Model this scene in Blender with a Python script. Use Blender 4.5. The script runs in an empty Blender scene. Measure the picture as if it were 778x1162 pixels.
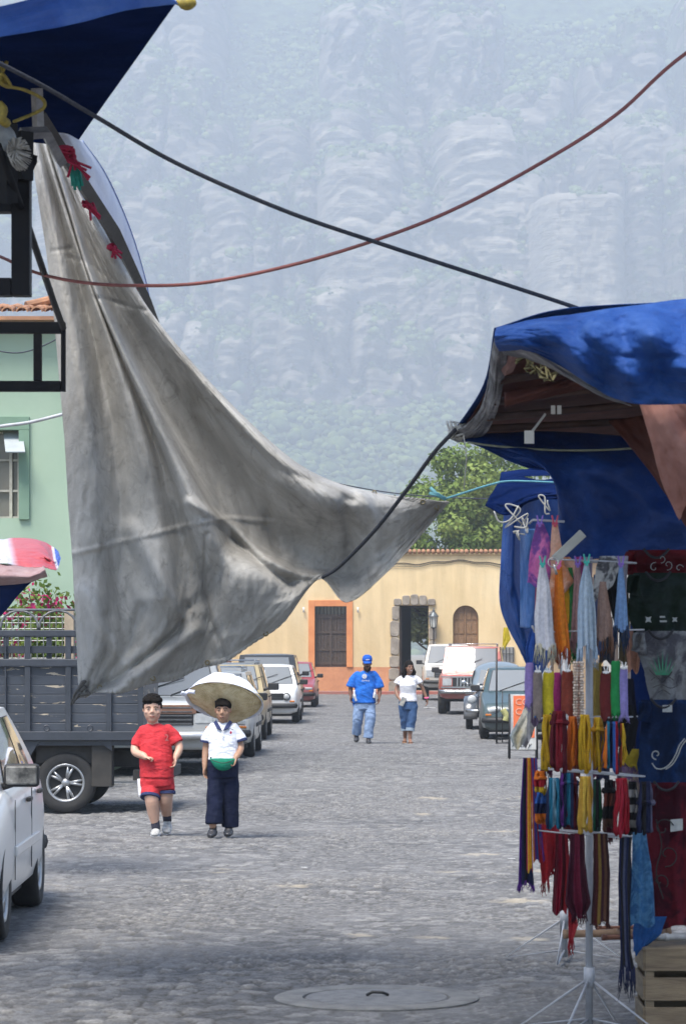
import bpy, bmesh, math, random
import numpy as np
from mathutils import Vector, Matrix, Euler, noise as mn
R = math.radians
sc = bpy.context.scene
COL = sc.collection
FX, CX, CY, CH = 3300.0, 428.0, 738.0, 1.75

def P(px, py, Y):
    """photo pixel -> world point at distance Y along the street"""
    return Vector(((px - CX) * Y / FX, Y, CH - (py - CY) * Y / FX))
def GY(py):
    return FX * CH / (py - CY)

# ------------------------------------------------------------------ node materials
def new_mat(name):
    m = bpy.data.materials.new(name); m.use_nodes = True
    nt = m.node_tree; b = nt.nodes['Principled BSDF']
    return m, nt, b
def N(nt, t, **k):
    n = nt.nodes.new(t)
    for a, v in k.items():
        if a in n.inputs: n.inputs[a].default_value = v
        else: setattr(n, a, v)
    return n
def L(nt, a, b): nt.links.new(a, b)
def rgba(c): return (c[0], c[1], c[2], 1)
def ramp(nt, fac, stops):
    r = nt.nodes.new('ShaderNodeValToRGB'); e = r.color_ramp.elements
    while len(e) > 1: e.remove(e[-1])
    e[0].position = stops[0][0]; e[0].color = rgba(stops[0][1])
    for p, c in stops[1:]:
        x = e.new(p); x.color = rgba(c)
    L(nt, fac, r.inputs[0]); return r
def mixc(nt, fac, a, b, mode='MIX'):
    m = nt.nodes.new('ShaderNodeMix'); m.data_type = 'RGBA'; m.blend_type = mode
    for inp, v in ((0, fac), (6, a), (7, b)):
        if hasattr(v, 'links') or hasattr(v, 'is_output'): L(nt, v, m.inputs[inp])
        elif inp == 0: m.inputs[0].default_value = v
        else: m.inputs[inp].default_value = rgba(v)
    return m.outputs[2]
def coords(nt, kind='Object', scale=(1, 1, 1), rot=(0, 0, 0)):
    tc = nt.nodes.new('ShaderNodeTexCoord'); mp = nt.nodes.new('ShaderNodeMapping')
    mp.inputs['Scale'].default_value = scale; mp.inputs['Rotation'].default_value = rot
    L(nt, tc.outputs[kind], mp.inputs[0]); return mp.outputs[0]
def noise(nt, vec, scale, detail=4, rough=.55, dist=0.0):
    n = N(nt, 'ShaderNodeTexNoise', Scale=scale, Detail=detail, Roughness=rough, Distortion=dist)
    L(nt, vec, n.inputs['Vector']); return n.outputs[0]
def bump(nt, b, h, strength=.3, dist=.01):
    n = N(nt, 'ShaderNodeBump', Strength=strength, Distance=dist); L(nt, h, n.inputs['Height'])
    L(nt, n.outputs[0], b.inputs['Normal']); return n
_mc = {}
def mat(name, c, rough=.7, c2=None, scale=6, metal=0.0, bmp=0.0, bscale=None, coat=0, kind='Object', stretch=(1, 1, 1), c3=None, amt=None, sheen=0, trans=0):
    """plain coloured surface with noise variation"""
    if name in _mc: return _mc[name]
    m, nt, b = new_mat(name)
    v = coords(nt, kind, stretch)
    if c2 is None: c2 = tuple(x * .8 for x in c)
    st = [(.32, c2), (.62, c)]
    if c3: st.append((.74, c3))
    f = noise(nt, v, scale, 5, .6)
    r = ramp(nt, f, st); L(nt, r.outputs[0], b.inputs['Base Color'])
    b.inputs['Metallic'].default_value = metal
    rr = N(nt, 'ShaderNodeMapRange'); rr.inputs[3].default_value = max(.03, rough - .08); rr.inputs[4].default_value = min(1, rough + .08)
    L(nt, noise(nt, v, scale * 3, 3), rr.inputs[0]); L(nt, rr.outputs[0], b.inputs['Roughness'])
    if coat: b.inputs['Coat Weight'].default_value = coat; b.inputs['Coat Roughness'].default_value = .08
    if sheen: b.inputs['Sheen Weight'].default_value = sheen
    if bmp: bump(nt, b, noise(nt, v, bscale or scale * 4, 5), .6, bmp)
    if trans:
        t = N(nt, 'ShaderNodeBsdfTranslucent'); L(nt, r.outputs[0], t.inputs[0])
        ms = N(nt, 'ShaderNodeMixShader'); ms.inputs[0].default_value = trans
        out = nt.nodes['Material Output']; L(nt, b.outputs[0], ms.inputs[1]); L(nt, t.outputs[0], ms.inputs[2]); L(nt, ms.outputs[0], out.inputs[0])
    _mc[name] = m; return m

# ------------------------------------------------------------------ object bookkeeping
def tag(o, label=None, cat=None, group=None, kind=None):
    if label: o['label'] = label
    if cat: o['category'] = cat
    if group: o['group'] = group
    if kind: o['kind'] = kind
    return o
def empty(name, loc=(0, 0, 0), rz=0.0, label=None, cat=None, group=None):
    o = bpy.data.objects.new(name, None); COL.objects.link(o); o.location = loc; o.rotation_euler = (0, 0, rz)
    o.empty_display_size = .1
    return tag(o, label, cat, group)
def link(name, me, mats, parent=None, smooth=True, loc=None, rot=None):
    o = bpy.data.objects.new(name, me); COL.objects.link(o)
    for m in (mats if isinstance(mats, (list, tuple)) else [mats]): me.materials.append(m)
    if smooth and len(me.polygons): me.polygons.foreach_set('use_smooth', [True] * len(me.polygons))
    if parent: o.parent = parent
    if loc is not None: o.location = loc
    if rot is not None: o.rotation_euler = rot
    return o
def copy_tree(o, parent=None):
    c = o.copy(); COL.objects.link(c)
    if parent: c.parent = parent
    for ch in list(o.children): copy_tree(ch, c)
    return c

class MB:
    def __init__(s): s.v = []; s.f = []; s.m = []
    def add(s, vs, fs, mi=0, M=None):
        n = len(s.v)
        s.v += [tuple(M @ Vector(v)) if M else tuple(v) for v in vs]
        s.f += [tuple(i + n for i in f) for f in fs]; s.m += [mi] * len(fs); return s
    def box(s, c, d, rot=None, mi=0, taper=(1, 1)):
        x, y, z = d[0] / 2, d[1] / 2, d[2] / 2; tx, ty = taper
        vs = [(-x, -y, -z), (x, -y, -z), (x, y, -z), (-x, y, -z), (-x * tx, -y * ty, z), (x * tx, -y * ty, z), (x * tx, y * ty, z), (-x * tx, y * ty, z)]
        M = Matrix.Translation(c) @ (Euler(rot).to_matrix().to_4x4() if rot else Matrix())
        return s.add(vs, [(0, 3, 2, 1), (4, 5, 6, 7), (0, 1, 5, 4), (1, 2, 6, 5), (2, 3, 7, 6), (3, 0, 4, 7)], mi, M)
    def bx(s, x0, x1, y0, y1, z0, z1, mi=0):
        return s.box(((x0 + x1) / 2, (y0 + y1) / 2, (z0 + z1) / 2), (abs(x1 - x0), abs(y1 - y0), abs(z1 - z0)), None, mi)
    def tube(s, pts, r, n=8, cap=True, mi=0, closed=False, flat=1.0):
        pts = [Vector(p) for p in pts]; k = len(pts)
        rs = r if isinstance(r, (list, tuple)) else [r] * k
        up = Vector((0, 0, 1)); prev = None; vs = []
        for i, p in enumerate(pts):
            if closed: t = pts[(i + 1) % k] - pts[i - 1]
            else: t = pts[min(i + 1, k - 1)] - pts[max(i - 1, 0)]
            if t.length < 1e-9: t = Vector((0, 0, 1))
            t.normalize()
            if prev is None:
                a = up.cross(t)
                if a.length < .05: a = Vector((1, 0, 0)).cross(t)
                a.normalize()
            else:
                a = prev - t * prev.dot(t)
                if a.length < 1e-6: a = Vector((1, 0, 0)).cross(t)
                a.normalize()
            prev = a; b = t.cross(a)
            for j in range(n):
                an = 2 * math.pi * j / n
                vs.append(p + (a * math.cos(an) + b * math.sin(an) * flat) * rs[i])
        fs = []
        for i in range(k if closed else k - 1):
            for j in range(n):
                i2 = (i + 1) % k
                fs.append((i * n + j, i * n + (j + 1) % n, i2 * n + (j + 1) % n, i2 * n + j))
        if cap and not closed:
            fs.append(tuple(reversed(range(n)))); fs.append(tuple(range((k - 1) * n, k * n)))
        return s.add(vs, fs, mi)
    def lathe(s, prof, n=24, M=None, mi=0, cap=True):
        """prof (r,z) rotated about z"""
        vs = []; fs = []
        for r, z in prof:
            for j in range(n):
                a = 2 * math.pi * j / n; vs.append((r * math.cos(a), r * math.sin(a), z))
        for i in range(len(prof) - 1):
            for j in range(n):
                fs.append((i * n + j, i * n + (j + 1) % n, (i + 1) * n + (j + 1) % n, (i + 1) * n + j))
        if cap:
            if prof[0][0] > 1e-6: fs.append(tuple(reversed(range(n))))
            if prof[-1][0] > 1e-6: fs.append(tuple(range((len(prof) - 1) * n, len(prof) * n)))
        return s.add(vs, fs, mi, M)
    def ell(s, c, r, rot=None, n=12, mi=0):
        prof = [(max(1e-4, math.sin(math.pi * i / n)), -math.cos(math.pi * i / n)) for i in range(n + 1)]
        M = Matrix.Translation(c) @ (Euler(rot).to_matrix().to_4x4() if rot else Matrix()) @ Matrix.Diagonal((r[0], r[1], r[2], 1))
        return s.lathe(prof, n + 4, M, mi)
    def loft(s, secs, mi=0, cap=True, closed=True):
        n = len(secs[0]); vs = [v for q in secs for v in q]; fs = []
        for i in range(len(secs) - 1):
            for j in range(n if closed else n - 1):
                fs.append((i * n + j, i * n + (j + 1) % n, (i + 1) * n + (j + 1) % n, (i + 1) * n + j))
        if cap and closed:
            fs.append(tuple(reversed(range(n)))); fs.append(tuple(range((len(secs) - 1) * n, len(secs) * n)))
        return s.add(vs, fs, mi)
    def prism(s, poly, y0, y1, axis='y', mi=0):
        """polygon in the two other axes, extruded along axis"""
        def V(a, b, t):
            return {'y': (a, t, b), 'x': (t, a, b), 'z': (a, b, t)}[axis]
        n = len(poly)
        vs = [V(a, b, y0) for a, b in poly] + [V(a, b, y1) for a, b in poly]
        fs = [tuple(range(n)), tuple(reversed(range(n, 2 * n)))] + [(i, i + n, (i + 1) % n + n, (i + 1) % n) for i in range(n)]
        return s.add(vs, fs, mi)
    def grid(s, fn, nu, nv, mi=0, thick=0.0):
        vs = [fn(i / nu, j / nv) for j in range(nv + 1) for i in range(nu + 1)]
        fs = [(j * (nu + 1) + i, j * (nu + 1) + i + 1, (j + 1) * (nu + 1) + i + 1, (j + 1) * (nu + 1) + i) for j in range(nv) for i in range(nu)]
        return s.add(vs, fs, mi)
    def mesh(s, name='mesh'):
        me = bpy.data.meshes.new(name); me.from_pydata(s.v, [], s.f)
        for i, k in enumerate(s.m): me.polygons[i].material_index = k
        me.validate(); return me
    def build(s, name, mats, parent=None, smooth=False, bevel=0, seg=2, loc=None, rot=None, solid=0, sub=0, fixn=True, offset=0):
        me = s.mesh(name)
        if fixn:
            bm = bmesh.new(); bm.from_mesh(me); bmesh.ops.recalc_face_normals(bm, faces=bm.faces); bm.to_mesh(me); bm.free()
        o = link(name, me, mats, parent, smooth, loc, rot)
        if solid:
            md = o.modifiers.new('s', 'SOLIDIFY'); md.thickness = solid; md.offset = offset
        if sub:
            md = o.modifiers.new('u', 'SUBSURF'); md.levels = md.render_levels = sub
        if bevel:
            md = o.modifiers.new('b', 'BEVEL'); md.width = bevel; md.segments = seg; md.limit_method = 'ANGLE'; md.angle_limit = R(35)
            if not smooth: me.polygons.foreach_set('use_smooth', [True] * len(me.polygons)); md.harden_normals = True
        return o

def np_mesh(name, V, F, mats, smooth=True, attrs=None):
    me = bpy.data.meshes.new(name); nv, nf = len(V), len(F); k = F.shape[1]
    me.vertices.add(nv); me.vertices.foreach_set('co', V.astype(np.float32).ravel())
    me.loops.add(nf * k); me.loops.foreach_set('vertex_index', F.astype(np.int32).ravel())
    me.polygons.add(nf); me.polygons.foreach_set('loop_start', np.arange(0, nf * k, k, dtype=np.int32))
    me.polygons.foreach_set('loop_total', np.full(nf, k, dtype=np.int32))
    me.polygons.foreach_set('use_smooth', np.full(nf, smooth))
    me.update(calc_edges=True)
    for an, arr in (attrs or {}).items():
        a = me.attributes.new(an, 'FLOAT', 'POINT'); a.data.foreach_set('value', arr.astype(np.float32).ravel())
    o = bpy.data.objects.new(name, me); COL.objects.link(o)
    for m in (mats if isinstance(mats, (list, tuple)) else [mats]): me.materials.append(m)
    return o
def grid_faces(nx, ny):
    i, j = np.meshgrid(np.arange(nx - 1), np.arange(ny - 1)); a = (j * nx + i).ravel()
    return np.stack([a, a + 1, a + nx + 1, a + nx], 1)
def vnoise(x, y, seed=0):
    """value noise, numpy"""
    xi = np.floor(x).astype(np.int64); yi = np.floor(y).astype(np.int64); xf = x - xi; yf = y - yi
    def h(a, b):
        n = (a * 374761393 + b * 668265263 + seed * 144665) & 0xffffffff
        n = ((n ^ (n >> 13)) * 1274126177) & 0xffffffff
        return ((n ^ (n >> 16)) & 0xffff) / 65535.0
    u = xf * xf * (3 - 2 * xf); v = yf * yf * (3 - 2 * yf)
    return (h(xi, yi) * (1 - u) + h(xi + 1, yi) * u) * (1 - v) + (h(xi, yi + 1) * (1 - u) + h(xi + 1, yi + 1) * u) * v
def fbm(x, y, oct=5, seed=0, g=.5):
    s = 0; a = 1; t = 0
    for k in range(oct):
        s = s + a * vnoise(x * 2 ** k, y * 2 ** k, seed + k * 17); t += a; a *= g
    return s / t
def sstep(a, b, x):
    t = np.clip((x - a) / (b - a), 0, 1); return t * t * (3 - 2 * t)

def worley(x, y, s, seed):
    """F1, F2, id of a jittered grid of cell size s"""
    gx = x / s; gy = y / s; ix = np.floor(gx).astype(np.int64); iy = np.floor(gy).astype(np.int64)
    f1 = np.full(x.shape, 9.); f2 = np.full(x.shape, 9.); idd = np.zeros(x.shape)
    for dx in (-1, 0, 1):
        for dy in (-1, 0, 1):
            cx, cy = ix + dx, iy + dy
            def h(k):
                n = (cx * 374761393 + cy * 668265263 + k * 974634777 + seed * 7) & 0xffffffff
                n = ((n ^ (n >> 13)) * 1274126177) & 0xffffffff
                return ((n ^ (n >> 16)) & 0xffff) / 65535.0
            d = np.hypot(gx - cx - .1 - .8 * h(1), (gy - cy - .1 - .8 * h(2)))
            near = d < f1
            f2 = np.where(near, f1, np.minimum(f2, d)); idd = np.where(near, h(3), idd); f1 = np.where(near, d, f1)
    return f1, f2, idd

def blob(name, mb, voxel, mats, parent=None, smooth_it=3, loc=None, rot=None, smooth_f=.5):
    """one continuous surface from overlapping pieces (voxel remesh)"""
    me = mb.mesh(name + '_tmp')
    bm = bmesh.new(); bm.from_mesh(me); bmesh.ops.recalc_face_normals(bm, faces=bm.faces); bm.to_mesh(me); bm.free()
    t = bpy.data.objects.new('tmp', me); COL.objects.link(t)
    md = t.modifiers.new('r', 'REMESH'); md.mode = 'VOXEL'; md.voxel_size = voxel; md.use_smooth_shade = True
    if smooth_it:
        s = t.modifiers.new('s', 'SMOOTH'); s.factor = smooth_f; s.iterations = smooth_it
    dg = bpy.context.evaluated_depsgraph_get(); dg.update()
    out = bpy.data.meshes.new_from_object(t.evaluated_get(dg)); out.name = name; out.materials.clear()
    bpy.data.objects.remove(t); bpy.data.meshes.remove(me)
    return link(name, out, mats, parent, True, loc, rot)
def hang(a, b, sag, n=24):
    a, b = Vector(a), Vector(b)
    return [a.lerp(b, i / n) - Vector((0, 0, sag * 4 * (i / n) * (1 - i / n))) for i in range(n + 1)]
def catmull(pts, k=6):
    p = [Vector(q) for q in pts]; p = [p[0] * 2 - p[1]] + p + [p[-1] * 2 - p[-2]]; out = []
    for i in range(1, len(p) - 2):
        for j in range(k):
            t = j / k; a, b, c, d = p[i - 1:i + 3]
            out.append(.5 * ((2 * b) + (c - a) * t + (2 * a - 5 * b + 4 * c - d) * t * t + (3 * b - a - 3 * c + d) * t ** 3))
    out.append(p[-2]); return out
# ------------------------------------------------------------------ camera, sky, sun
cd = bpy.data.cameras.new('camera'); cam = bpy.data.objects.new('camera', cd); COL.objects.link(cam)
cam.location = (0, 0, CH); cam.rotation_euler = (R(90), 0, 0); sc.camera = cam
cd.sensor_width = 36; cd.sensor_fit = 'AUTO'; cd.lens = 36 * FX / 1162
cd.shift_x = -(CX - 389) / 1162; cd.shift_y = (CY - 581) / 1162
cd.clip_start = .1; cd.clip_end = 9000
cd.dof.use_dof = True; cd.dof.focus_distance = 30; cd.dof.aperture_fstop = 11
SUNV = Vector((-.24, -.38, .89)).normalized()      # towards the sun
el = math.asin(SUNV.z); az = math.atan2(SUNV.x, SUNV.y)
w = bpy.data.worlds.new('World'); sc.world = w; w.use_nodes = True; nt = w.node_tree
bg = nt.nodes['Background']; sky = nt.nodes.new('ShaderNodeTexSky'); sky.sky_type = 'NISHITA'; sky.sun_disc = False
sky.sun_elevation = el; sky.sun_rotation = az; sky.dust_density = 1.2; sky.air_density = 1.0; sky.ozone_density = 1.0
L(nt, sky.outputs[0], bg.inputs[0]); bg.inputs[1].default_value = .115
sd = bpy.data.lights.new('sun', 'SUN'); sun = bpy.data.objects.new('sun', sd); COL.objects.link(sun)
sd.energy = 3.3; sd.angle = R(28); sd.color = (1, .945, .865); sun.rotation_euler = SUNV.to_track_quat('Z', 'Y').to_euler()
sc.view_settings.view_transform = 'Standard'; sc.view_settings.look = 'None'; sc.view_settings.gamma = 1; sc.view_settings.exposure = 1.2
sc.cycles.use_denoising = True; sc.cycles.max_bounces = 6; sc.cycles.volume_bounces = 1; sc.cycles.transparent_max_bounces = 8
sc.cycles.use_adaptive_sampling = True; sc.cycles.adaptive_threshold = .02; sc.cycles.caustics_reflective = False; sc.cycles.caustics_refractive = False
sc.cycles.sample_clamp_indirect = 6

# ------------------------------------------------------------------ ground and cobbled street
m_dirt = mat('dry_earth', (.22, .19, .14), .95, (.15, .13, .10), .3, bmp=.02)
g = MB(); g.add([(-3000, -300, -.09), (3000, -300, -.09), (3000, 3500, -.09), (-3000, 3500, -.09)], [(0, 1, 2, 3)])
go = g.build('ground', m_dirt); tag(go, kind='structure')

m, nt, b = new_mat('cobbles')
at = N(nt, 'ShaderNodeAttribute', attribute_name='joint'); ai = N(nt, 'ShaderNodeAttribute', attribute_name='stone'); ad = N(nt, 'ShaderNodeAttribute', attribute_name='dust')
v = coords(nt)
st = ramp(nt, ai.outputs['Fac'], [(0, (.092, .093, .097)), (.35, (.147, .148, .151)), (.7, (.197, .197, .197)), (1, (.27, .266, .256))])
gr = mixc(nt, .7, st.outputs[0], ramp(nt, noise(nt, v, 9, 6, .65), [(.3, (.55, .55, .57)), (.7, (1.25, 1.23, 1.2))]).outputs[0], 'MULTIPLY')
gr = mixc(nt, .9, gr, ramp(nt, noise(nt, v, 48, 6, .7), [(.32, (.5, .5, .5)), (.5, (.95, .95, .95)), (.7, (1.45, 1.43, 1.4))]).outputs[0], 'MULTIPLY')
c = mixc(nt, at.outputs['Fac'], (.06, .056, .05), gr)
# large worn / dusty areas
c = mixc(nt, ramp(nt, noise(nt, v, .55, 4, .6), [(.4, (0, 0, 0)), (.75, (.5,) * 3)]).outputs[0], c, (.215, .213, .212))
c = mixc(nt, ad.outputs['Fac'], c, (.44, .385, .29))
L(nt, c, b.inputs['Base Color']); b.inputs['Roughness'].default_value = .82; b.inputs['Specular IOR Level'].default_value = .35
bump(nt, b, noise(nt, v, 38, 6, .7), .8, .012)
xs = np.concatenate([np.arange(-9, -4.2, .12), np.arange(-4.2, 3.4, .024), np.arange(3.4, 9, .12)])
ys = [10.5]
while ys[-1] < 30: ys.append(ys[-1] + .024)
while ys[-1] < 117.4: ys.append(ys[-1] + .024 * (ys[-1] / 30) ** 1.6)
ys = np.array(ys); X, Y = np.meshgrid(xs, ys)
wx = X + .10 * (fbm(X * 3, Y * 3, 3, 5) - .5) * 2 + .035 * (fbm(X * 16, Y * 16, 2, 6) - .5); wy = Y + .10 * (fbm(X * 3, Y * 3, 3, 9) - .5) * 2 + .035 * (fbm(X * 16, Y * 16, 2, 10) - .5)
f1, f2, cid = worley(wx, wy * .86, .118, 3)
joint = sstep(.02, .17, f2 - f1)
f1b, f2b, cidb = worley(X, Y, .05, 13); jb = sstep(.02, .3, f2b - f1b)
small = sstep(.46, .56, fbm(X * .9, Y * .9, 3, 77))
joint = joint * (1 - small) + jb * small; cid = cid * (1 - small) + cidb * small
fade = 1 - .45 * sstep(40, 90, Y)
worn = .35 + .65 * sstep(.35, .6, fbm(X * .7, Y * .5, 3, 41))
Z = (joint * (.010 + .018 * cid) * worn + .045 * (fbm(X * .6, Y * .6, 3, 21) - .5) + .014 * (fbm(X * 12, Y * 12, 4, 33, .6) - .5)) * fade - .016
# flat pad round the manhole
md = np.hypot(X - 0.0, (Y - 14.75)); padk = sstep(.5, .62, md); Z = Z * padk + (1 - padk) * -.018
dust = np.zeros_like(X)
for (px, py, wpx, hh) in ((590, 905, 70, 5), (490, 906, 40, 4), (520, 990, 60, 6), (620, 988, 40, 4), (590, 1023, 75, 7), (480, 923, 22, 4), (600, 1063, 50, 6), (490, 1062, 45, 5), (410, 1060, 40, 5), (560, 943, 60, 3), (545, 968, 60, 3), (250, 985, 30, 6), (330, 1005, 50, 5)):
    q = P(px, py, GY(py)); sx = wpx / 2 * q.y / FX; sy = hh / 2 * q.y ** 2 / (FX * CH)
    d = ((X - q.x) / sx) ** 2 + ((Y - q.y) / max(sy, .06)) ** 2
    dust = np.maximum(dust, np.clip(1.15 - d, 0, 1))
dust = dust * sstep(.38, .62, fbm(X * 7, Y * 5, 3, 90)) * .55
V = np.stack([X, Y, Z], -1).reshape(-1, 3)
so = np_mesh('street', V, grid_faces(len(xs), len(ys)), m, True, {'joint': joint, 'stone': cid, 'dust': dust}); tag(so, kind='structure')
# street under and behind the camera
g = MB(); g.add([(-9, -12, -.006), (9, -12, -.006), (9, 10.52, -.006), (-9, 10.52, -.006)], [(0, 1, 2, 3)]); tag(g.build('street', mat('street_stone', (.24, .24, .24), .85, (.16, .16, .165), 9, bmp=.02)), kind='structure')

# ------------------------------------------------------------------ mountain
def rock_material():
    m, nt, b = new_mat('cliff_rock')
    v = coords(nt); vs = coords(nt, 'Object', (.35, .35, 3.2)); vv = coords(nt, 'Object', (2.2, 2.2, .25))
    a = ramp(nt, noise(nt, vs, .035, 6, .65, .6), [(.3, (.06, .055, .048)), (.45, (.12, .11, .092)), (.6, (.20, .182, .15)), (.8, (.38, .35, .29))]).outputs[0]
    k = ramp(nt, noise(nt, vv, .03, 5, .6), [(.3, (.8, .79, .78)), (.5, (1, 1, 1)), (.72, (1.12, 1.1, 1.07))]).outputs[0]
    rock = mixc(nt, .8, a, k, 'MULTIPLY')
    gn = ramp(nt, noise(nt, v, .12, 6, .7), [(.35, (.012, .022, .010)), (.5, (.035, .058, .022)), (.65, (.085, .115, .04))]).outputs[0]
    at = N(nt, 'ShaderNodeAttribute', attribute_name='veg')
    nn = N(nt, 'ShaderNodeMath', operation='ADD'); L(nt, at.outputs['Fac'], nn.inputs[0])
    ns = N(nt, 'ShaderNodeMath', operation='MULTIPLY_ADD'); L(nt, noise(nt, v, .09, 6, .7), ns.inputs[0]); ns.inputs[1].default_value = 1.6; ns.inputs[2].default_value = -.8
    L(nt, ns.outputs[0], nn.inputs[1])
    f = ramp(nt, nn.outputs[0], [(.42, (0, 0, 0)), (.55, (1, 1, 1))]).outputs[0]
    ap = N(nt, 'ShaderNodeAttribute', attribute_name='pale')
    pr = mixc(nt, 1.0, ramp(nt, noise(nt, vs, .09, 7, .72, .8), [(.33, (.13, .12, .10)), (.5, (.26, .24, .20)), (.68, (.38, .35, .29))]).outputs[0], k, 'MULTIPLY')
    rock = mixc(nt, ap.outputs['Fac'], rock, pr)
    L(nt, mixc(nt, f, rock, gn), b.inputs['Base Color']); b.inputs['Roughness'].default_value = .95; b.inputs['Specular IOR Level'].default_value = .1
    bump(nt, b, noise(nt, vs, .12, 8, .7, .3), 1, 3.0)
    return m
MY = 1500.0
xs = np.linspace(-430, 430, 760); zs = np.linspace(-4, 470, 480); X, Z = np.meshgrid(xs, zs)
def mx(px): return (px - CX) * MY / FX
def mz(py): return CH - (py - CY) * MY / FX
def ridged(x, y, o, s): return 1 - np.abs(2 * fbm(x, y, o, s) - 1)
foot = mz(496) + 22 * sstep(mx(230), mx(300), X) * (1 - sstep(mx(500), mx(590), X)) - 8 + 16 * (fbm(X / 45, X * 0, 4, 8) - .5) + 40 * sstep(mx(300), mx(150), X) - 25 * sstep(mx(480), mx(640), X)
nx_ = 9 * (fbm(X / 40, Z / 55, 5, 3, .55) - .5) + 3 * (fbm(X / 9, Z / 7, 3, 6) - .5); nz_ = 12 * (fbm(X / 30, Z / 60, 4, 12) - .5)
D = 30 + .95 * (Z - 60) + 30 * (fbm(X / 60, Z / 50, 5, 18, .55) - .5)            # the wooded slope behind everything
edge = np.ones_like(X); tid = np.zeros_like(X); uu_ = np.zeros_like(X)
rt = np.random.default_rng(11)
tw = [ # px centre, px top, px half width, flatness, protrusion
 (162, 138, 30, .3, 30), (236, 104, 40, .35, 34), (206, 190, 18, .3, 24), (292, 150, 26, .3, 28), (335, 120, 22, .3, 26), (405, 96, 58, .35, 46), (470, 150, 30, .3, 30), (432, 180, 44, .4, 36),
 (556, 42, 62, .35, 44), (600, 128, 52, .4, 34), (520, 160, 34, .4, 28), (640, 60, 40, .3, 26), (716, 116, 21, .8, 40), (762, 122, 26, .7, 30), (775, 36, 44, .4, 30), (700, 60, 30, .3, 24),
 (524, 266, 86, .93, 30), (670, 184, 59, .90, 66), (626, 205, 20, .7, 30),
 (176, 315, 22, .3, 26), (214, 330, 26, .3, 26), (256, 345, 24, .3, 28), (300, 300, 30, .35, 30), (334, 322, 26, .35, 36), (372, 286, 30, .35, 36), (420, 318, 30, .35, 30), (470, 345, 34, .35, 26), (530, 350, 34, .35, 26), (300, 420, 22, .4, 24), (350, 398, 24, .4, 26), (395, 408, 20, .4, 20), (440, 420, 26, .4, 22), (120, 250, 30, .3, 26), (100, 330, 30, .3, 30), (70, 180, 34, .3, 30), (40, 280, 30, .3, 30), (250, 230, 22, .3, 22), (330, 210, 22, .3, 24), (120, 60, 40, .3, 24), (200, 30, 40, .3, 22), (300, 40, 40, .3, 24), (380, 20, 40, .3, 22), (460, 60, 36, .3, 24)]
for i in range(34): tw.append((rt.uniform(-500, 60) if i % 2 else rt.uniform(800, 1300), rt.uniform(20, 420), rt.uniform(24, 55), rt.uniform(.3, .7), rt.uniform(24, 45)))
for i in range(26): tw.append((rt.uniform(-480, 1280), rt.uniform(-250, 0), rt.uniform(24, 55), rt.uniform(.3, .6), rt.uniform(20, 35)))
for i, (px, pt, hw_, flat, pro) in enumerate(tw):
    x0, zt, rx = mx(px), mz(pt), hw_ * MY / FX; lean = rt.uniform(-.06, .06) * (flat < .6)
    big = i in (16, 17); k_ = .35 if big else 1.0
    u = np.abs(X + nx_ * k_ - x0 - lean * (zt - Z)) / (rx * (1 + .10 * np.clip((zt - Z) / 90, 0, 2.5) * (not big)))
    hh = rx * (1.6 - 1.4 * flat) + 4; v_ = np.clip((Z + nz_ * k_ * .6 - (zt - hh)) / hh, 0, 1.2)
    r2 = np.clip(1 - u ** (2.6 + 4 * flat), 0, 1); cap = np.clip(1 - v_ ** 2.4, 0, 1); f = np.sqrt(r2) * np.sqrt(cap)
    pro *= 1.9
    Yt = 44 + .95 * (zt - hh * .5 - 60) * .82 - pro * f - .10 * (zt - Z) * .6 + 6
    Yt = np.minimum(Yt, 30 + .95 * (zt - 60) - pro * .25) - pro * .2 * f
    ok = (u < 1) & (v_ < 1) & (Yt < D); D = np.where(ok, Yt, D); edge = np.where(ok, 1 - f, edge); tid = np.where(ok, i + 1, tid); uu_ = np.where(ok, u * u * rx, uu_)
rock_ = sstep(0, 1, tid)
# thin strata, each ledge wandering; finer cracks
st_z = Z + 16 * (fbm(X / 70 + tid * .37, Z / 160, 4, 21) - .5) + np.where(tid % 3 == 1, .30, np.where(tid % 3 == 2, -.22, .06)) * X + .55 * uu_
for per, amp, sd_ in ((17, 4.2, 1), (7.3, 2.2, 2), (3.3, .8, 3)):
    t = st_z / per + .9 * (fbm(X / (per * 2.2), Z / (per * 5), 3, 60 + sd_) - .5); fr = t - np.floor(t)
    D = D + rock_ * np.where(tid == 18, .35, 1.) * amp * (.4 + 1.1 * fbm(X / (per * 3), Z / (per * 1.5), 3, 80 + sd_)) * (sstep(.70, 1., fr) - fr * .8)
def ridged(x, y, o, s_): return 1 - np.abs(2 * fbm(x, y, o, s_) - 1)
cr = ridged((X + 2 * nx_) / 46, Z / 100, 4, 31); crk = sstep(.92, .99, cr); D = D + rock_ * 11 * crk
cr = ridged((X + nx_) / 10, Z / 50, 3, 35); D = D + rock_ * 1.5 * sstep(.84, .98, cr)
D = D - 7 * (fbm(X / 20, Z / 14, 5, 47, .6) - .5) - 3 * (fbm(X / 5, Z / 4, 4, 49, .6) - .5)
apron = 8 - np.clip(foot - Z, 0, None) * 3.0 + 14 * (fbm(X / 22, Z / 9, 5, 55) - .5) + 7 * np.clip(Z - foot, 0, None)
k = 1 - (apron < D); D = np.minimum(D, apron)
D = D + np.clip(Z - 420, 0, None) * 1.3
Yg = MY + D
gz = np.gradient(D, zs, axis=0); gz = (gz + np.roll(gz, 1, 1) + np.roll(gz, -1, 1)) / 3
q = ((tid == 18) & (k > 0)) * 1.0
veg = sstep(.9, 2.2, gz) * .75 + .65 * sstep(.43, .60, fbm(X / 22, Z / 18, 5, 101, .65)) + (1 - k) * 1.2 + (1 - rock_) * .65 + .6 * sstep(.5, .9, edge) * rock_ + .4 * crk
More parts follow.
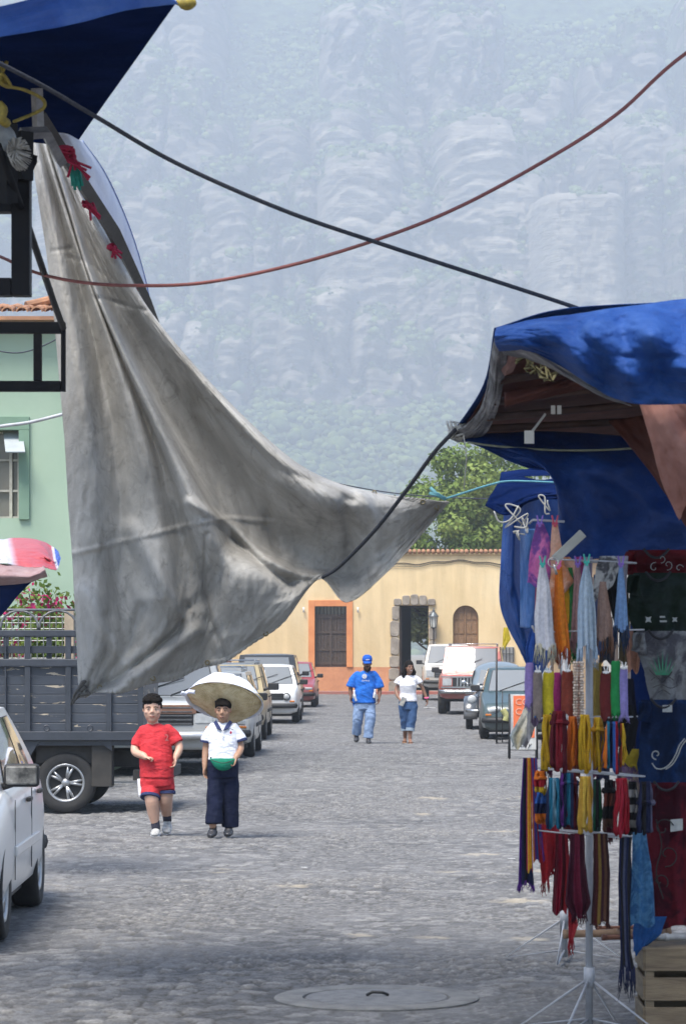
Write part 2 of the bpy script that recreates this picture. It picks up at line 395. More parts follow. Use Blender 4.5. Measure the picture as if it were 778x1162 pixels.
veg = veg + .5 * sstep(mx(728), mx(742), X) * sstep(mz(480), mz(420), Z) * (1 - sstep(mz(150), mz(120), Z)) + .5 * sstep(mx(596), mx(602), X) * (1 - sstep(mx(608), mx(613), X)) - 1.1 * q * (gz < 2.0) - .12 * rock_
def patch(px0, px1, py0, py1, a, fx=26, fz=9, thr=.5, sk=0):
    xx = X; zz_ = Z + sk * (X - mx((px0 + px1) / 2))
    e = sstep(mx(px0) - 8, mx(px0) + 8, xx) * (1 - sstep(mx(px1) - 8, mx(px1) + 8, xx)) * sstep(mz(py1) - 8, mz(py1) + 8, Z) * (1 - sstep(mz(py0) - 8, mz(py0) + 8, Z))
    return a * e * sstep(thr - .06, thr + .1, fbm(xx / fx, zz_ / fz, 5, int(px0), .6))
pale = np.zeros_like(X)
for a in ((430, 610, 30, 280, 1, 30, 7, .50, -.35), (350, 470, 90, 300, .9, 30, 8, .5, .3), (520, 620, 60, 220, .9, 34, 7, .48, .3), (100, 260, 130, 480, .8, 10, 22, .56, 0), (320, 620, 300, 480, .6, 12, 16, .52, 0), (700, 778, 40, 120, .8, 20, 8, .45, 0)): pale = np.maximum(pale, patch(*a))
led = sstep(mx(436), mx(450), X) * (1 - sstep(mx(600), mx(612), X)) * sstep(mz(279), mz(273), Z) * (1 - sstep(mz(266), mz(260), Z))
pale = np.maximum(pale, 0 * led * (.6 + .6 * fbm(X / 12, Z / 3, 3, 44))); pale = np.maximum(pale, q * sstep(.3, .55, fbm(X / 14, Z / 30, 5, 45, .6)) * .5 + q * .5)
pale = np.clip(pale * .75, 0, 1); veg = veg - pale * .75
V = np.stack([X, Yg, Z], -1).reshape(-1, 3)
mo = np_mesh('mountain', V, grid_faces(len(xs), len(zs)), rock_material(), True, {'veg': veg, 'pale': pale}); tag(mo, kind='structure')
# trees on the slopes: one far-off wood
rng = np.random.default_rng(4)
phi = (1 + 5 ** .5) / 2
ico = np.array([(-1, phi, 0), (1, phi, 0), (-1, -phi, 0), (1, -phi, 0), (0, -1, phi), (0, 1, phi), (0, -1, -phi), (0, 1, -phi), (phi, 0, -1), (phi, 0, 1), (-phi, 0, -1), (-phi, 0, 1)]) / 1.9
icf = np.array([(0, 11, 5), (0, 5, 1), (0, 1, 7), (0, 7, 10), (0, 10, 11), (1, 5, 9), (5, 11, 4), (11, 10, 2), (10, 7, 6), (7, 1, 8), (3, 9, 4), (3, 4, 2), (3, 2, 6), (3, 6, 8), (3, 8, 9), (4, 9, 5), (2, 4, 11), (6, 2, 10), (8, 6, 7), (9, 8, 1)])
def clumps(name, Pn, S, mats):
    n = len(Pn); J = 1 + .45 * (rng.random((n, 12, 1)) - .5)
    V = (ico[None] * J * S[:, None, None] * np.array([1, 1, .85])) + Pn[:, None, :]
    F = (icf[None] + (np.arange(n) * 12)[:, None, None]).reshape(-1, 3)
    return np_mesh(name, V.reshape(-1, 3), F, mats, True, {'tone': np.repeat(rng.random(n), 12)})
def leaf_mat(name, c0, c1, c2, sc_=2.0):
    m, nt, b = new_mat(name); v = coords(nt)
    at = N(nt, 'ShaderNodeAttribute', attribute_name='tone')
    f = N(nt, 'ShaderNodeMath', operation='MULTIPLY_ADD'); L(nt, noise(nt, v, sc_, 3), f.inputs[0]); f.inputs[1].default_value = .8; 
    g_ = N(nt, 'ShaderNodeMath', operation='MULTIPLY'); L(nt, at.outputs['Fac'], g_.inputs[0]); g_.inputs[1].default_value = .6; L(nt, g_.outputs[0], f.inputs[2])
    r = ramp(nt, f.outputs[0], [(.25, c0), (.6, c1), (1, c2)]); L(nt, r.outputs[0], b.inputs['Base Color']); b.inputs['Roughness'].default_value = .75
    b.inputs['Specular IOR Level'].default_value = .2
    t = N(nt, 'ShaderNodeBsdfTranslucent'); L(nt, r.outputs[0], t.inputs[0]); ms = N(nt, 'ShaderNodeMixShader'); ms.inputs[0].default_value = .3
    L(nt, b.outputs[0], ms.inputs[1]); L(nt, t.outputs[0], ms.inputs[2]); L(nt, ms.outputs[0], nt.nodes['Material Output'].inputs[0]); return m
m_wood = leaf_mat('far_wood', (.012, .025, .01), (.055, .09, .03), (.15, .20, .065), .2)
prob = np.clip(veg - .35, 0, 1) * (np.abs(X) < 300) * (Z < 400); prob = prob / prob.sum()
n = 34000; idx = rng.choice(prob.size, n, p=prob.ravel())
Pn = V[idx] + rng.normal(0, .9, (n, 3)); sz = rng.lognormal(.32, .45, n); sz = np.clip(sz, .6, 4.6) * (1 + .35 * (Pn[:, 2] < mz(480)))
Pn[:, 2] += sz * .3
wo = clumps('woods', Pn, sz, m_wood); tag(wo, kind='stuff')
# haze
m, nt, b = new_mat('haze_air'); nt.nodes.remove(b)
pv = N(nt, 'ShaderNodeVolumePrincipled', Density=.00052, Anisotropy=.1); pv.inputs['Color'].default_value = (.77, .87, 1.0, 1)
L(nt, pv.outputs[0], nt.nodes['Material Output'].inputs['Volume'])
g = MB(); g.bx(-3200, 3200, -500, 3700, -3.5, 480); hz = g.build('haze', m); tag(hz, kind='stuff')
# ------------------------------------------------------------------ yellow building closing the street
def arch_poly(cx, w, z0, z1, n=14, rise=None):
    """door outline with an arched head"""
    r = w / 2; rise = r if rise is None else rise
    return [(cx - r, z0)] + [(cx + r, z0)] + [(cx + r * math.cos(math.pi * i / n), z1 - rise + rise * math.sin(math.pi * i / n)) for i in range(n + 1)]
def wall_with_holes(x0, x1, z0, z1, holes, y0, y1, nm, mats, parent, split_z=None):
    """a wall slab with shaped openings (polygon with holes triangulated by bmesh)"""
    me = bpy.data.meshes.new(nm); bm = bmesh.new()
    def loop(poly):
        vs = [bm.verts.new((x, y0, z)) for x, z in poly]
        return [bm.edges.new((vs[i], vs[(i + 1) % len(vs)])) for i in range(len(vs))]
    E = loop([(x0, z0), (x1, z0), (x1, z1), (x0, z1)])
    for h in holes: E += loop(h)
    bmesh.ops.triangle_fill(bm, use_beauty=True, use_dissolve=False, edges=E)
    r = bmesh.ops.extrude_face_region(bm, geom=bm.faces[:])
    for v in [g for g in r['geom'] if isinstance(g, bmesh.types.BMVert)]: v.co.y = y1
    bmesh.ops.recalc_face_normals(bm, faces=bm.faces); bm.to_mesh(me); bm.free()
    return link(nm, me, mats, parent, False)

BY = 118.0
def bxx(px): return (px - CX) * BY / FX
def bzz(py): return CH - (py - CY) * BY / FX
# painted plaster: yellow over an orange dado
m, nt, b = new_mat('yellow_plaster'); v = coords(nt)
ye = ramp(nt, noise(nt, v, .5, 6, .6), [(.3, (.66, .50, .27)), (.55, (.73, .565, .325)), (.75, (.78, .63, .39))]).outputs[0]
ye = mixc(nt, .5, ye, ramp(nt, noise(nt, coords(nt, 'Object', (3, 3, .35)), .8, 5, .6), [(.35, (.78, .76, .72)), (.6, (1.08, 1.06, 1.04))]).outputs[0], 'MULTIPLY')
og = ramp(nt, noise(nt, v, 1.3, 6, .65), [(.25, (.44, .19, .10)), (.5, (.58, .26, .13)), (.75, (.66, .37, .22))]).outputs[0]
sx = N(nt, 'ShaderNodeSeparateXYZ'); L(nt, v, sx.inputs[0])
gt = N(nt, 'ShaderNodeMath', operation='GREATER_THAN'); L(nt, sx.outputs[2], gt.inputs[0]); gt.inputs[1].default_value = bzz(757)
L(nt, mixc(nt, gt.outputs[0], og, ye), b.inputs['Base Color']); b.inputs['Roughness'].default_value = .9; bump(nt, b, noise(nt, v, 6, 6, .65), .5, .02); m_yellow = m
m_orange = mat('orange_paint', (.72, .29, .11), .85, (.60, .21, .08), 1.5, bmp=.004)
m_stone = mat('carved_stone', (.36, .31, .25), .9, (.22, .19, .155), 3, bmp=.03, c3=(.43, .39, .33))
m_dkwood = mat('dark_door_wood', (.085, .06, .045), .6, (.05, .036, .028), 8, stretch=(8, 8, .6), bmp=.004)
m_brwood = mat('brown_door_wood', (.27, .155, .075), .6, (.17, .095, .045), 7, stretch=(8, 8, .6), bmp=.004)
m_iron = mat('black_iron', (.02, .021, .023), .5, (.012, .012, .013), 20, bmp=.001)
m_tile = mat('clay_tile', (.42, .21, .11), .85, (.25, .13, .075), 3, c3=(.52, .34, .2), bmp=.01)
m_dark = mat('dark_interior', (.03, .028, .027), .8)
m_glass, nt, b = new_mat('window_glass'); b.inputs['Base Color'].default_value = (.05, .06, .065, 1); b.inputs['Roughness'].default_value = .06; b.inputs['Specular IOR Level'].default_value = .8
bl = empty('yellow_building', (bxx(440), BY, 0), label='long yellow plastered building with orange dado closing the end of the street', cat='building')
def rel(o): o.location -= bl.location; return o
BX0, BX1, BT = -19, 13, bzz(630)
d1 = [(bxx(357), bzz(757)), (bxx(393), bzz(757)), (bxx(393), bzz(688)), (bxx(357), bzz(688))]
d2 = [(bxx(453), .12), (bxx(486), .12), (bxx(486), bzz(687)), (bxx(453), bzz(687))]
d3 = arch_poly(bxx(528), (542 - 513) * BY / FX, bzz(738), bzz(687), rise=.52)
rel(wall_with_holes(BX0, BX1, 0, BT, [d1, d2, d3], BY, BY + .45, 'front_wall', m_yellow, bl))
g = MB(); g.bx(BX0, BX0 + .3, BY + .45, BY + 9, 0, BT - .1); g.bx(BX1 - .3, BX1, BY + .45, BY + 9, 0, BT - .1); g.bx(BX0 + .3, bxx(480) - 1.2, BY + 8.7, BY + 9, 0, BT - .1); g.bx(bxx(486) + 2.4, BX1 - .3, BY + 8.7, BY + 9, 0, BT - .1); rel(g.build('rear_wall', m_yellow, bl))
g = MB(); g.bx(BX0, BX1, BY + .45, BY + 9, BT - .35, BT - .12); rel(g.build('flat_roof', m_tile, bl))
# coping with a thin row of tiles
g = MB(); g.bx(BX0 - .05, BX1 + .05, BY - .07, BY + .5, BT + .003, BT + .09)
rel(g.build('cornice', mat('pale_cornice', (.62, .46, .24), .9, (.45, .33, .2), 2), bl, bevel=.01))
g = MB(); rnd = random.Random(5); x = BX0
while x < BX1:
    g.tube([(x, BY - .16, BT + .14 + rnd.uniform(-.01, .01)), (x, BY + .5, BT + .19)], .085, 8); x += .19 + rnd.uniform(-.01, .02)
rel(g.build('tile_edge', m_tile, bl, smooth=True))
# loose grey cables along the top
# orange framed dark double door
g = MB(); w0, w1, t0 = bxx(350), bxx(400), bzz(681)
g.bx(w0, bxx(357), BY - .06, BY + .1, bzz(757), t0); g.bx(bxx(393), w1, BY - .06, BY + .1, bzz(757), t0); g.bx(bxx(357), bxx(393), BY - .06, BY + .1, bzz(688), t0)
fr = rel(g.build('door_surround', m_orange, bl, bevel=.01))
g = MB(); x0, x1, z0, z1 = bxx(357), bxx(393), bzz(757), bzz(697)
for i in range(10):
    a = x0 + (x1 - x0) * i / 10; g.bx(a + .008, a + (x1 - x0) / 10 - .008, BY + .22, BY + .27, z0, z1)
g.bx(x0, x1, BY + .27, BY + .30, z0, z1); g.bx(x0, x1, BY + .19, BY + .225, z0 + .1, z0 + .22); g.bx(x0, x1, BY + .19, BY + .225, z1 - .15, z1); g.bx((x0 + x1) / 2 - .04, (x0 + x1) / 2 + .04, BY + .17, BY + .215, z0, z1)
for k in (.33, .66): g.bx(x0, x1, BY + .19, BY + .225, z0 + (z1 - z0) * k - .05, z0 + (z1 - z0) * k + .05)
dr = rel(g.build('double_door', m_dkwood, bl)); tag(dr, 'dark brown boarded double door in the orange surround')
g = MB(); g.bx(x0, x1, BY + .25, BY + .28, z1, bzz(688)); tr = rel(g.build('transom_window', m_glass, bl))
g = MB()
for i in range(9): a = x0 + (x1 - x0) * (i + .5) / 9; g.tube([(a, BY + .18, z1), (a, BY + .18, bzz(688))], .018, 6)
bars = g.build('window_bars', m_iron, tr); bars.location = (0, 0, 0)
# stone doorway
rnd = random.Random(8); g = MB()
def stone_poly(x0, x1, z0, z1, y0, y1):
    cx, cz = (x0 + x1) / 2, (z0 + z1) / 2; n = 18; pl = []
    for i in range(n):
        a = 2 * math.pi * i / n; c, s = math.cos(a), math.sin(a); k = 1 / max(abs(c), abs(s)) ** .82
        pl.append((cx + (x1 - x0) / 2 * c * k * rnd.uniform(.93, 1.0), cz + (z1 - z0) / 2 * s * k * rnd.uniform(.95, 1.0)))
    g.prism(pl, y0, y1, 'y')
yy = .12
for sd_, xin, xo in ((-1, bxx(453), bxx(444.5)), (1, bxx(486), bxx(494.5))):
    z = .02
    while z < bzz(688) - .2:
        h = rnd.uniform(.45, .75); h = min(h, bzz(687) - z); e = rnd.uniform(-.05, .16) * -sd_ * -1
        a, c = sorted((xin, xo + e)); stone_poly(a, c, z, z + h - .015, BY - .09, BY + .12); z += h
top = bzz(687)
for i in range(5):
    a0 = bxx(446) + (bxx(494) - bxx(446)) * i / 5; a1 = bxx(446) + (bxx(494) - bxx(446)) * (i + 1) / 5
    rise = .18 * (1 - ((i - 2) / 2) ** 2); stone_poly(a0 + .01, a1 - .01, top, top + .28 + rise, BY - .11, BY + .13)
rel(g.build('stone_surround', m_stone, bl, bevel=.03))
# open doorway: passage with a view into the yard
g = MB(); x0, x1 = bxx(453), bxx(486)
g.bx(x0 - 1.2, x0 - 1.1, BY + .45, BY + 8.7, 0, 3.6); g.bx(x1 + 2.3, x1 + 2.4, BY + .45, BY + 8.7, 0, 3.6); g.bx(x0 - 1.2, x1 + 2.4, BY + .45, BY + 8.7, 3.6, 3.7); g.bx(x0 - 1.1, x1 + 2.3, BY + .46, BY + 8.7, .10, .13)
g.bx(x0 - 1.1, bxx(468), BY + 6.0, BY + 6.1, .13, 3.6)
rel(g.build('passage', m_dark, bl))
g = MB(); g.bx(bxx(453) + .01, bxx(453) + .09, BY + .3, BY + 1.15, .14, bzz(689)); rel(g.build('open_door_leaf', m_dkwood, bl, bevel=.01))
# arched wooden window shutters
g = MB(); cx = bxx(527.5); wz = (542 - 513) * BY / FX; y = BY + .2
pl = arch_poly(cx, wz + .02, bzz(738), bzz(687) + .01, rise=.52); g.prism(pl, y, y + .06, 'y')
g.bx(cx - .035, cx + .035, y - .05, y + .001, bzz(738), bzz(689))
for s in (-1, 1):
    for (z0, z1) in ((bzz(736), bzz(722)), (bzz(720), bzz(706)), (bzz(704), bzz(694))):
        for k in (0, 1):
            a = cx + s * (.06 + k * .235); c_ = a + s * .19
            g.bx(min(a, c_), max(a, c_), y - .025, y + .001, z0 + .03, z1 - .03)
rel(g.build('arched_shutters', m_brwood, bl, bevel=.008))
g = MB(); g.prism([(bxx(512), bzz(741)), (bxx(543.5), bzz(741)), (bxx(543.5), bzz(738.3)), (bxx(512), bzz(738.3))], BY - .08, BY + .3, 'y'); rel(g.build('window_sill', m_stone, bl, bevel=.01))
for (px, py) in ((344.5, 689), (406, 689)):
    g = MB(); g.tube([(bxx(px), BY - .12, bzz(py)), (bxx(px), BY - .12, bzz(py + 6))], .035, 8); g.tube([(bxx(px), BY, bzz(py + 2)), (bxx(px), BY - .12, bzz(py + 2))], .015, 6); rel(g.build('wall_light', mat('white_paint', (.75, .74, .7), .5, (.6, .6, .56), 8), bl, smooth=True))
g = MB(); c0 = []
pts = []
for i in range(70):
    x = -1.5 + i * .2; pts.append((x, BY - .03, bzz(638) + .07 * math.sin(i * .33) + .03 * math.sin(i * 1.1)))
g.tube(pts, .018, 6); g.tube([(p[0], p[1] - .01, p[2] - .10 - .05 * math.sin(i * .2)) for i, p in enumerate(pts)], .012, 6)
rel(g.build('wall_cable', m_iron, bl, smooth=True))
# kerb at the foot of the wall
g = MB(); g.bx(-19, 13, BY - 1.35, BY - 1.2, -.05, .11); k_ = g.build('kerb', mat('red_kerb', (.40, .13, .10), .85, (.30, .16, .13), 2), bevel=.015); tag(k_, kind='structure')
g = MB(); g.bx(-19, 13, BY - 1.2, BY + .44, -.05, .10); tag(g.build('pavement', mat('pavement_stone', (.30, .29, .28), .9, (.2, .2, .2), 3)), kind='structure')
# lamp on bracket
lm = empty('wall_lantern', (bxx(491.5), BY - .35, bzz(700)), label='old grey metal lantern on an iron bracket beside the stone doorway', cat='street lamp')
m_lampm = mat('lamp_metal', (.13, .15, .16), .45, (.08, .09, .1), 12, metal=.6)
g = MB(); g.lathe([(.11, -.42), (.155, -.02), (.16, 0)], 6); gl = g.build('lamp_glass', mat('lamp_pane', (.62, .62, .55), .25, (.5, .5, .45), 5), lm)
g = MB()
for i in range(6):
    a = i * math.pi / 3; g.tube([(.115 * math.cos(a), .115 * math.sin(a), -.42), (.165 * math.cos(a), .165 * math.sin(a), 0)], .014, 6)
g.lathe([(.0, -.50), (.05, -.48), (.12, -.44), (.125, -.42)], 12); g.lathe([(.21, 0), (.2, .03), (.1, .16), (.06, .2), (.06, .26), (.03, .28), (.02, .34), (0, .36)], 12)
g.build('lamp_frame', m_lampm, lm, smooth=False)
g = MB(); g.tube([(0, 0, -.48), (0, .02, -.8), (0, .1, -1.2), (0, .34, -1.55)], [.03, .025, .025, .02], 8); g.tube([(0, .34, -1.75), (0, .34, -1.1)], .03, 8); g.build('bracket', m_iron, lm, smooth=True)
# small caged window box / items beyond the red jeep
hb = empty('wall_meter', (bxx(573), BY - .02, bzz(742)), label='small grey barred window box on the yellow wall behind the red jeep', cat='window box')
g = MB(); g.bx(-.45, .35, -.1, .02, -.35, .28); g.build('meter_box', mat('grey_box', (.3, .3, .29), .6, (.2, .2, .2), 4), hb, bevel=.01)
g = MB()
for i in range(6): g.tube([(-.4 + i * .14, -.14, -.33), (-.4 + i * .14, -.14, .26)], .014, 5)
g.tube([(-.42, -.14, .0), (.32, -.14, 0)], .014, 5); g.build('bars', m_iron, hb)
# ------------------------------------------------------------------ trees
def tree(name, base, h, rad, label, seed, mats, trunk_h=None, nclump=26, leaves=5200, lean=(0, 0), leafs=.13, zs=.8, cat='tree'):
    rnd = random.Random(seed); rg = np.random.default_rng(seed)
    t = empty(name, base, label=label, cat=cat)
    th = trunk_h or h * .42; g = MB()
    tips = []
    g.tube([(0, 0, -.1), (lean[0] * .3, lean[1] * .3, th * .5), (lean[0] * .6, lean[1] * .6, th)], [h * .035, h * .026, h * .022], 10)
    for i in range(9):
        a = i * 2.4 + rnd.uniform(-.3, .3); e = rnd.uniform(.35, 1.2); L_ = rad * rnd.uniform(.65, 1.0)
        s = Vector((lean[0] * .6, lean[1] * .6, th * rnd.uniform(.7, 1)))
        q = s + Vector((math.cos(a) * math.cos(e), math.sin(a) * math.cos(e), math.sin(e))) * L_
        mid = s.lerp(q, .5) + Vector((0, 0, -.06 * L_)); g.tube([s, mid, q], [h * .013, h * .009, h * .004], 6); tips.append(q)
        for j in range(2):
            q2 = mid + Vector((rnd.uniform(-1, 1), rnd.uniform(-1, 1), rnd.uniform(.1, 1))) * L_ * .5; g.tube([mid, q2], [h * .006, h * .002], 5); tips.append(q2)
    g.build('trunk', mats[0], t, smooth=True)
    cen = []; top = h
    for i in range(nclump):
        a = rnd.uniform(0, 6.28); u = rnd.uniform(-.55, 1); rr = math.sqrt(max(0, 1 - (u * .9) ** 2)) * rnd.uniform(.45, 1)
        cen.append((lean[0] + math.cos(a) * rr * rad, lean[1] + math.sin(a) * rr * rad, th + (h - th) * .42 + u * (h - th) * .55, rad * rnd.uniform(.22, .42)))
    cen = np.array(cen); k = rg.integers(0, len(cen), leaves); d = rg.normal(size=(leaves, 3)); d /= np.linalg.norm(d, axis=1)[:, None]
    rr = rg.random(leaves) ** .4
    C = cen[k, :3] + d * (cen[k, 3] * rr)[:, None] * np.array([1, 1, zs])
    nrm = d + rg.normal(size=(leaves, 3)) * .6 + np.array([0, 0, .4]); nrm /= np.linalg.norm(nrm, axis=1)[:, None]
    a1 = np.cross(nrm, rg.normal(size=(leaves, 3))); a1 /= np.linalg.norm(a1, axis=1)[:, None]; a2 = np.cross(nrm, a1)
    s = leafs * (.6 + .8 * rg.random(leaves))[:, None]
    V = np.stack([C - a1 * s, C - a2 * s * .55, C + a1 * s, C + a2 * s * .55], 1).reshape(-1, 3)
    F = np.arange(leaves * 4).reshape(-1, 4)
    tone = np.repeat(.55 * rg.random(len(cen))[k] + .45 * rg.random(leaves), 4)
    o = np_mesh('crown', V, F, mats[1], False, {'tone': tone}); o.parent = t
    return t
m_bark = mat('bark', (.12, .09, .065), .9, (.06, .045, .035), 6, bmp=.02)
m_lf1 = leaf_mat('broad_leaves', (.055, .10, .02), (.13, .20, .04), (.26, .33, .085), .6)
m_lf2 = leaf_mat('dusty_leaves', (.08, .10, .035), (.17, .20, .08), (.30, .32, .15), .6)
tree('broadleaf_tree', (P(540, 600, 132).x, 132, 0), 10.9, 3.0, 'tall light green tree rising highest behind the yellow building by the blue canopy', 2, (m_bark, m_lf1), nclump=44, leaves=20000, leafs=.12)
tree('broadleaf_tree', (P(490, 600, 131).x, 131, 0), 8.9, 3.0, 'lower round green tree behind the yellow building at the tip of the grey tarp', 3, (m_bark, m_lf1), nclump=36, leaves=14000, leafs=.12)
tree('broadleaf_tree', (P(575, 600, 135).x, 135, 0), 9.0, 2.9, 'dusty olive tree behind the yellow building nearest the blue stall sheet', 6, (m_bark, m_lf2), nclump=36, leaves=14000, leafs=.12)
tree('yard_tree', (bxx(480) + .9, BY + 14, 0), 4.6, 2.3, 'small dusty tree in the yard seen through the stone doorway', 9, (m_bark, m_lf2), nclump=24, leaves=8000, leafs=.10)
tree('broadleaf_tree', (-11.5, 128, 0), 7.4, 2.8, 'green tree behind the left end of the yellow building hidden by the grey tarp', 12, (m_bark, m_lf2), nclump=24, leaves=6000)

# ------------------------------------------------------------------ green house on the left
GYd = 40.0
def gx(px): return (px - CX) * GYd / FX
def gz_(py): return CH - (py - CY) * GYd / FX
gh = empty('green_house', (gx(30), GYd, 0), label='mint green plastered house with clay tile roof behind the dark truck', cat='house')
def relg(o): o.location -= gh.location; return o
m_green = mat('mint_plaster', (.36, .47, .355), .9, (.31, .42, .315), .9, bmp=.006, c3=(.41, .51, .39))
m_green2 = mat('dark_green_plaster', (.20, .31, .225), .9, (.165, .265, .19), 1.5, bmp=.004)
GX1 = gx(112)
wx0, wx1, wz0, wz1 = gx(-18), gx(22), gz_(588), gz_(488)
relg(wall_with_holes(-9.5, GX1, 0, gz_(362), [[(wx0, wz0), (wx1, wz0), (wx1, wz1), (wx0, wz1)]], GYd, GYd + .35, 'front_wall', m_green, gh))
g = MB(); g.bx(GX1 - .3, GX1, GYd + .35, GYd + 9, 0, gz_(364)); relg(g.build('side_wall', m_green, gh))
g = MB(); e0 = gz_(473); fw = gx(34)
g.bx(-9.4, fw, GYd - .05, GYd + .05, wz1, e0); g.bx(wx1, fw, GYd - .05, GYd + .05, wz0 - .02, wz1 - .003)
relg(g.build('window_surround', m_green2, gh, bevel=.004))
g = MB(); g.bx(wx0, wx1, GYd + .30, GYd + .33, wz0, wz1); wn = relg(g.build('window', mat('old_pane', (.20, .19, .165), .15, (.15, .145, .13), 2), gh))
g = MB(); m_oldw = mat('old_white_frame', (.5, .48, .42), .6, (.35, .33, .28), 10)
for a in (wx0 + .02, (wx0 + wx1) / 2 + .1, wx1 - .03): g.bx(a - .02, a + .02, GYd + .22, GYd + .29, wz0, wz1)
for z in (wz0 + .02, gz_(556), gz_(521), wz1 - .02): g.bx(wx0, wx1, GYd + .235, GYd + .285, z - .015, z + .015)
f_ = g.build('window_frame', m_oldw, wn)
g = MB(); g.add([(gx(2), GYd + .2, gz_(490)), (gx(24), GYd + .2, gz_(490)), (gx(32), GYd - .32, gz_(515)), (gx(10), GYd - .32, gz_(515))], [(0, 1, 2, 3)])
sh = relg(g.build('open_vent_pane', mat('milky_pane', (.42, .46, .47), .3, (.35, .38, .4), 4), gh, solid=.02)); 
# roof with real curved tiles on the eave
g = MB(); rnd = random.Random(3); zt = gz_(362)
for row in range(3):
    x = -9.6 + (row % 2) * .06
    while x < GX1 + .2:
        yy = GYd - .35 + row * .42; zz0 = zt + .06 + row * .06; j = rnd.uniform(-.02, .02)
        n = 6; A = []; B = []
        for i in range(n + 1):
            a = math.pi * i / n; A.append((x + .085 * math.cos(a) + j, yy, zz0 + .075 * math.sin(a))); B.append((x + .07 * math.cos(a) + j * .6, yy + .5, zz0 + .09 + .065 * math.sin(a)))
        A2 = [(x + .067 * math.cos(math.pi * i / n) + j, yy, zz0 + .058 * math.sin(math.pi * i / n) - .003) for i in range(n + 1)]
        B2 = [(p[0], p[1], p[2] - .018) for p in B]
        vs = A + B + A2 + B2; fs = []
        for i in range(n): fs += [(i, i + 1, n + 2 + i, n + 1 + i), (2 * n + 2 + i, 3 * n + 3 + i, 3 * n + 4 + i, 2 * n + 3 + i), (i, 2 * n + 2 + i, 2 * n + 3 + i, i + 1)]
        g.add(vs, fs); x += .19 + rnd.uniform(-.006, .006)
for i in range(9):
    x = gx(44) + i * .1; g.tube([(gx(27) + i * .05, GYd + .3 + .1 * i, zt + .22 + .022 * i), (gx(48) + i * .05, GYd + .45 + .1 * i, zt + .30 + .03 * i)], .06, 8)
relg(g.build('tile_roof', m_tile, gh, smooth=False))
g = MB(); g.prism([(GYd - .35, zt + .0), (GYd + 9, zt + .25), (GYd + 9, zt + .1), (GYd - .35, zt - .05)], -9.6, GX1 + .1, 'x'); relg(g.build('roof_deck', m_tile, gh))
# chain fence strip with bougainvillea above the truck
m_fl = leaf_mat('magenta_bracts', (.25, .01, .06), (.45, .02, .12), (.6, .06, .22), 3)
def shrub(base, h, r, label, seed, flowers, leaves=1500):
    rg = np.random.default_rng(seed); t = empty('bougainvillea', base, label=label, cat='shrub')
    g = MB(); rnd = random.Random(seed)
    for i in range(9):
        a = rnd.uniform(0, 6.28); q = (math.cos(a) * r * rnd.uniform(.3, .9), math.sin(a) * r * .5, h * rnd.uniform(.6, 1)); g.tube([(0, 0, 0), (q[0] * .4, q[1] * .4, q[2] * .55), q], [.025, .015, .006], 5)
    g.build('stems', m_bark, t, smooth=True)
    for nm, n, mt_, s0 in (('foliage', leaves, m_lf1, .045), ('blossoms', flowers, m_fl, .045)):
        cl = rg.normal(size=(10, 3)) * np.array([r * .5, r * .3, h * .16]) + np.array([0, 0, h * .72]); k = rg.integers(0, 10, n)
        C = cl[k] + rg.normal(size=(n, 3)) * r * (.16 if nm == 'blossoms' else .22); C[:, 2] = np.clip(C[:, 2], .05, h)
        a1 = rg.normal(size=(n, 3)); a1 /= np.linalg.norm(a1, axis=1)[:, None]; a2 = np.cross(a1, rg.normal(size=(n, 3))); a2 /= np.linalg.norm(a2, axis=1)[:, None]
        V = np.stack([C - a1 * s0, C - a2 * s0 * .6, C + a1 * s0, C + a2 * s0 * .6], 1).reshape(-1, 3)
        o = np_mesh(nm, V, np.arange(n * 4).reshape(-1, 4), mt_, False, {'tone': np.repeat(rg.random(n), 4)}); o.parent = t
shrub((P(70, 700, 38).x, 38, 0), 2.75, .75, 'bougainvillea with magenta flowers beside the green wall, partly behind the tarp edge', 5, 420, 2600)
shrub((P(8, 700, 38).x, 38, 0), 2.3, .6, 'low bougainvillea with magenta flowers at the left end of the truck rail', 6, 260, 1200)
cf = empty('mesh_fence', (P(30, 738, 37).x, 37, 0), label='wire mesh fence on pale posts behind the truck body', cat='fence')
g = MB(); g.bx(-2.2, .9, -.04, .04, 0, 1.2); g.build('fence_base', mat('fence_block', (.42, .40, .36), .9, (.3, .29, .26), 2, bmp=.01), cf)
for x in (-2.1, -.6, .55):
    g = MB(); g.bx(x - .06, x + .06, -.06, .06, 0, 2.25); g.build('post', mat('post_timber', (.45, .36, .26), .9, (.3, .24, .17), 6), cf, bevel=.005)
g = MB()
for i in range(37): g.tube([(-2.1 + i * .08, 0, 1.2), (-2.1 + i * .08, 0, 2.2)], .005, 4)
for i in range(14): g.tube([(-2.1, .01, 1.2 + i * .075), (.8, .01, 1.2 + i * .075)], .005, 4)
g.build('wire_mesh', mat('galvanised', (.42, .43, .43), .4, (.3, .3, .3), 9, metal=.7), cf)
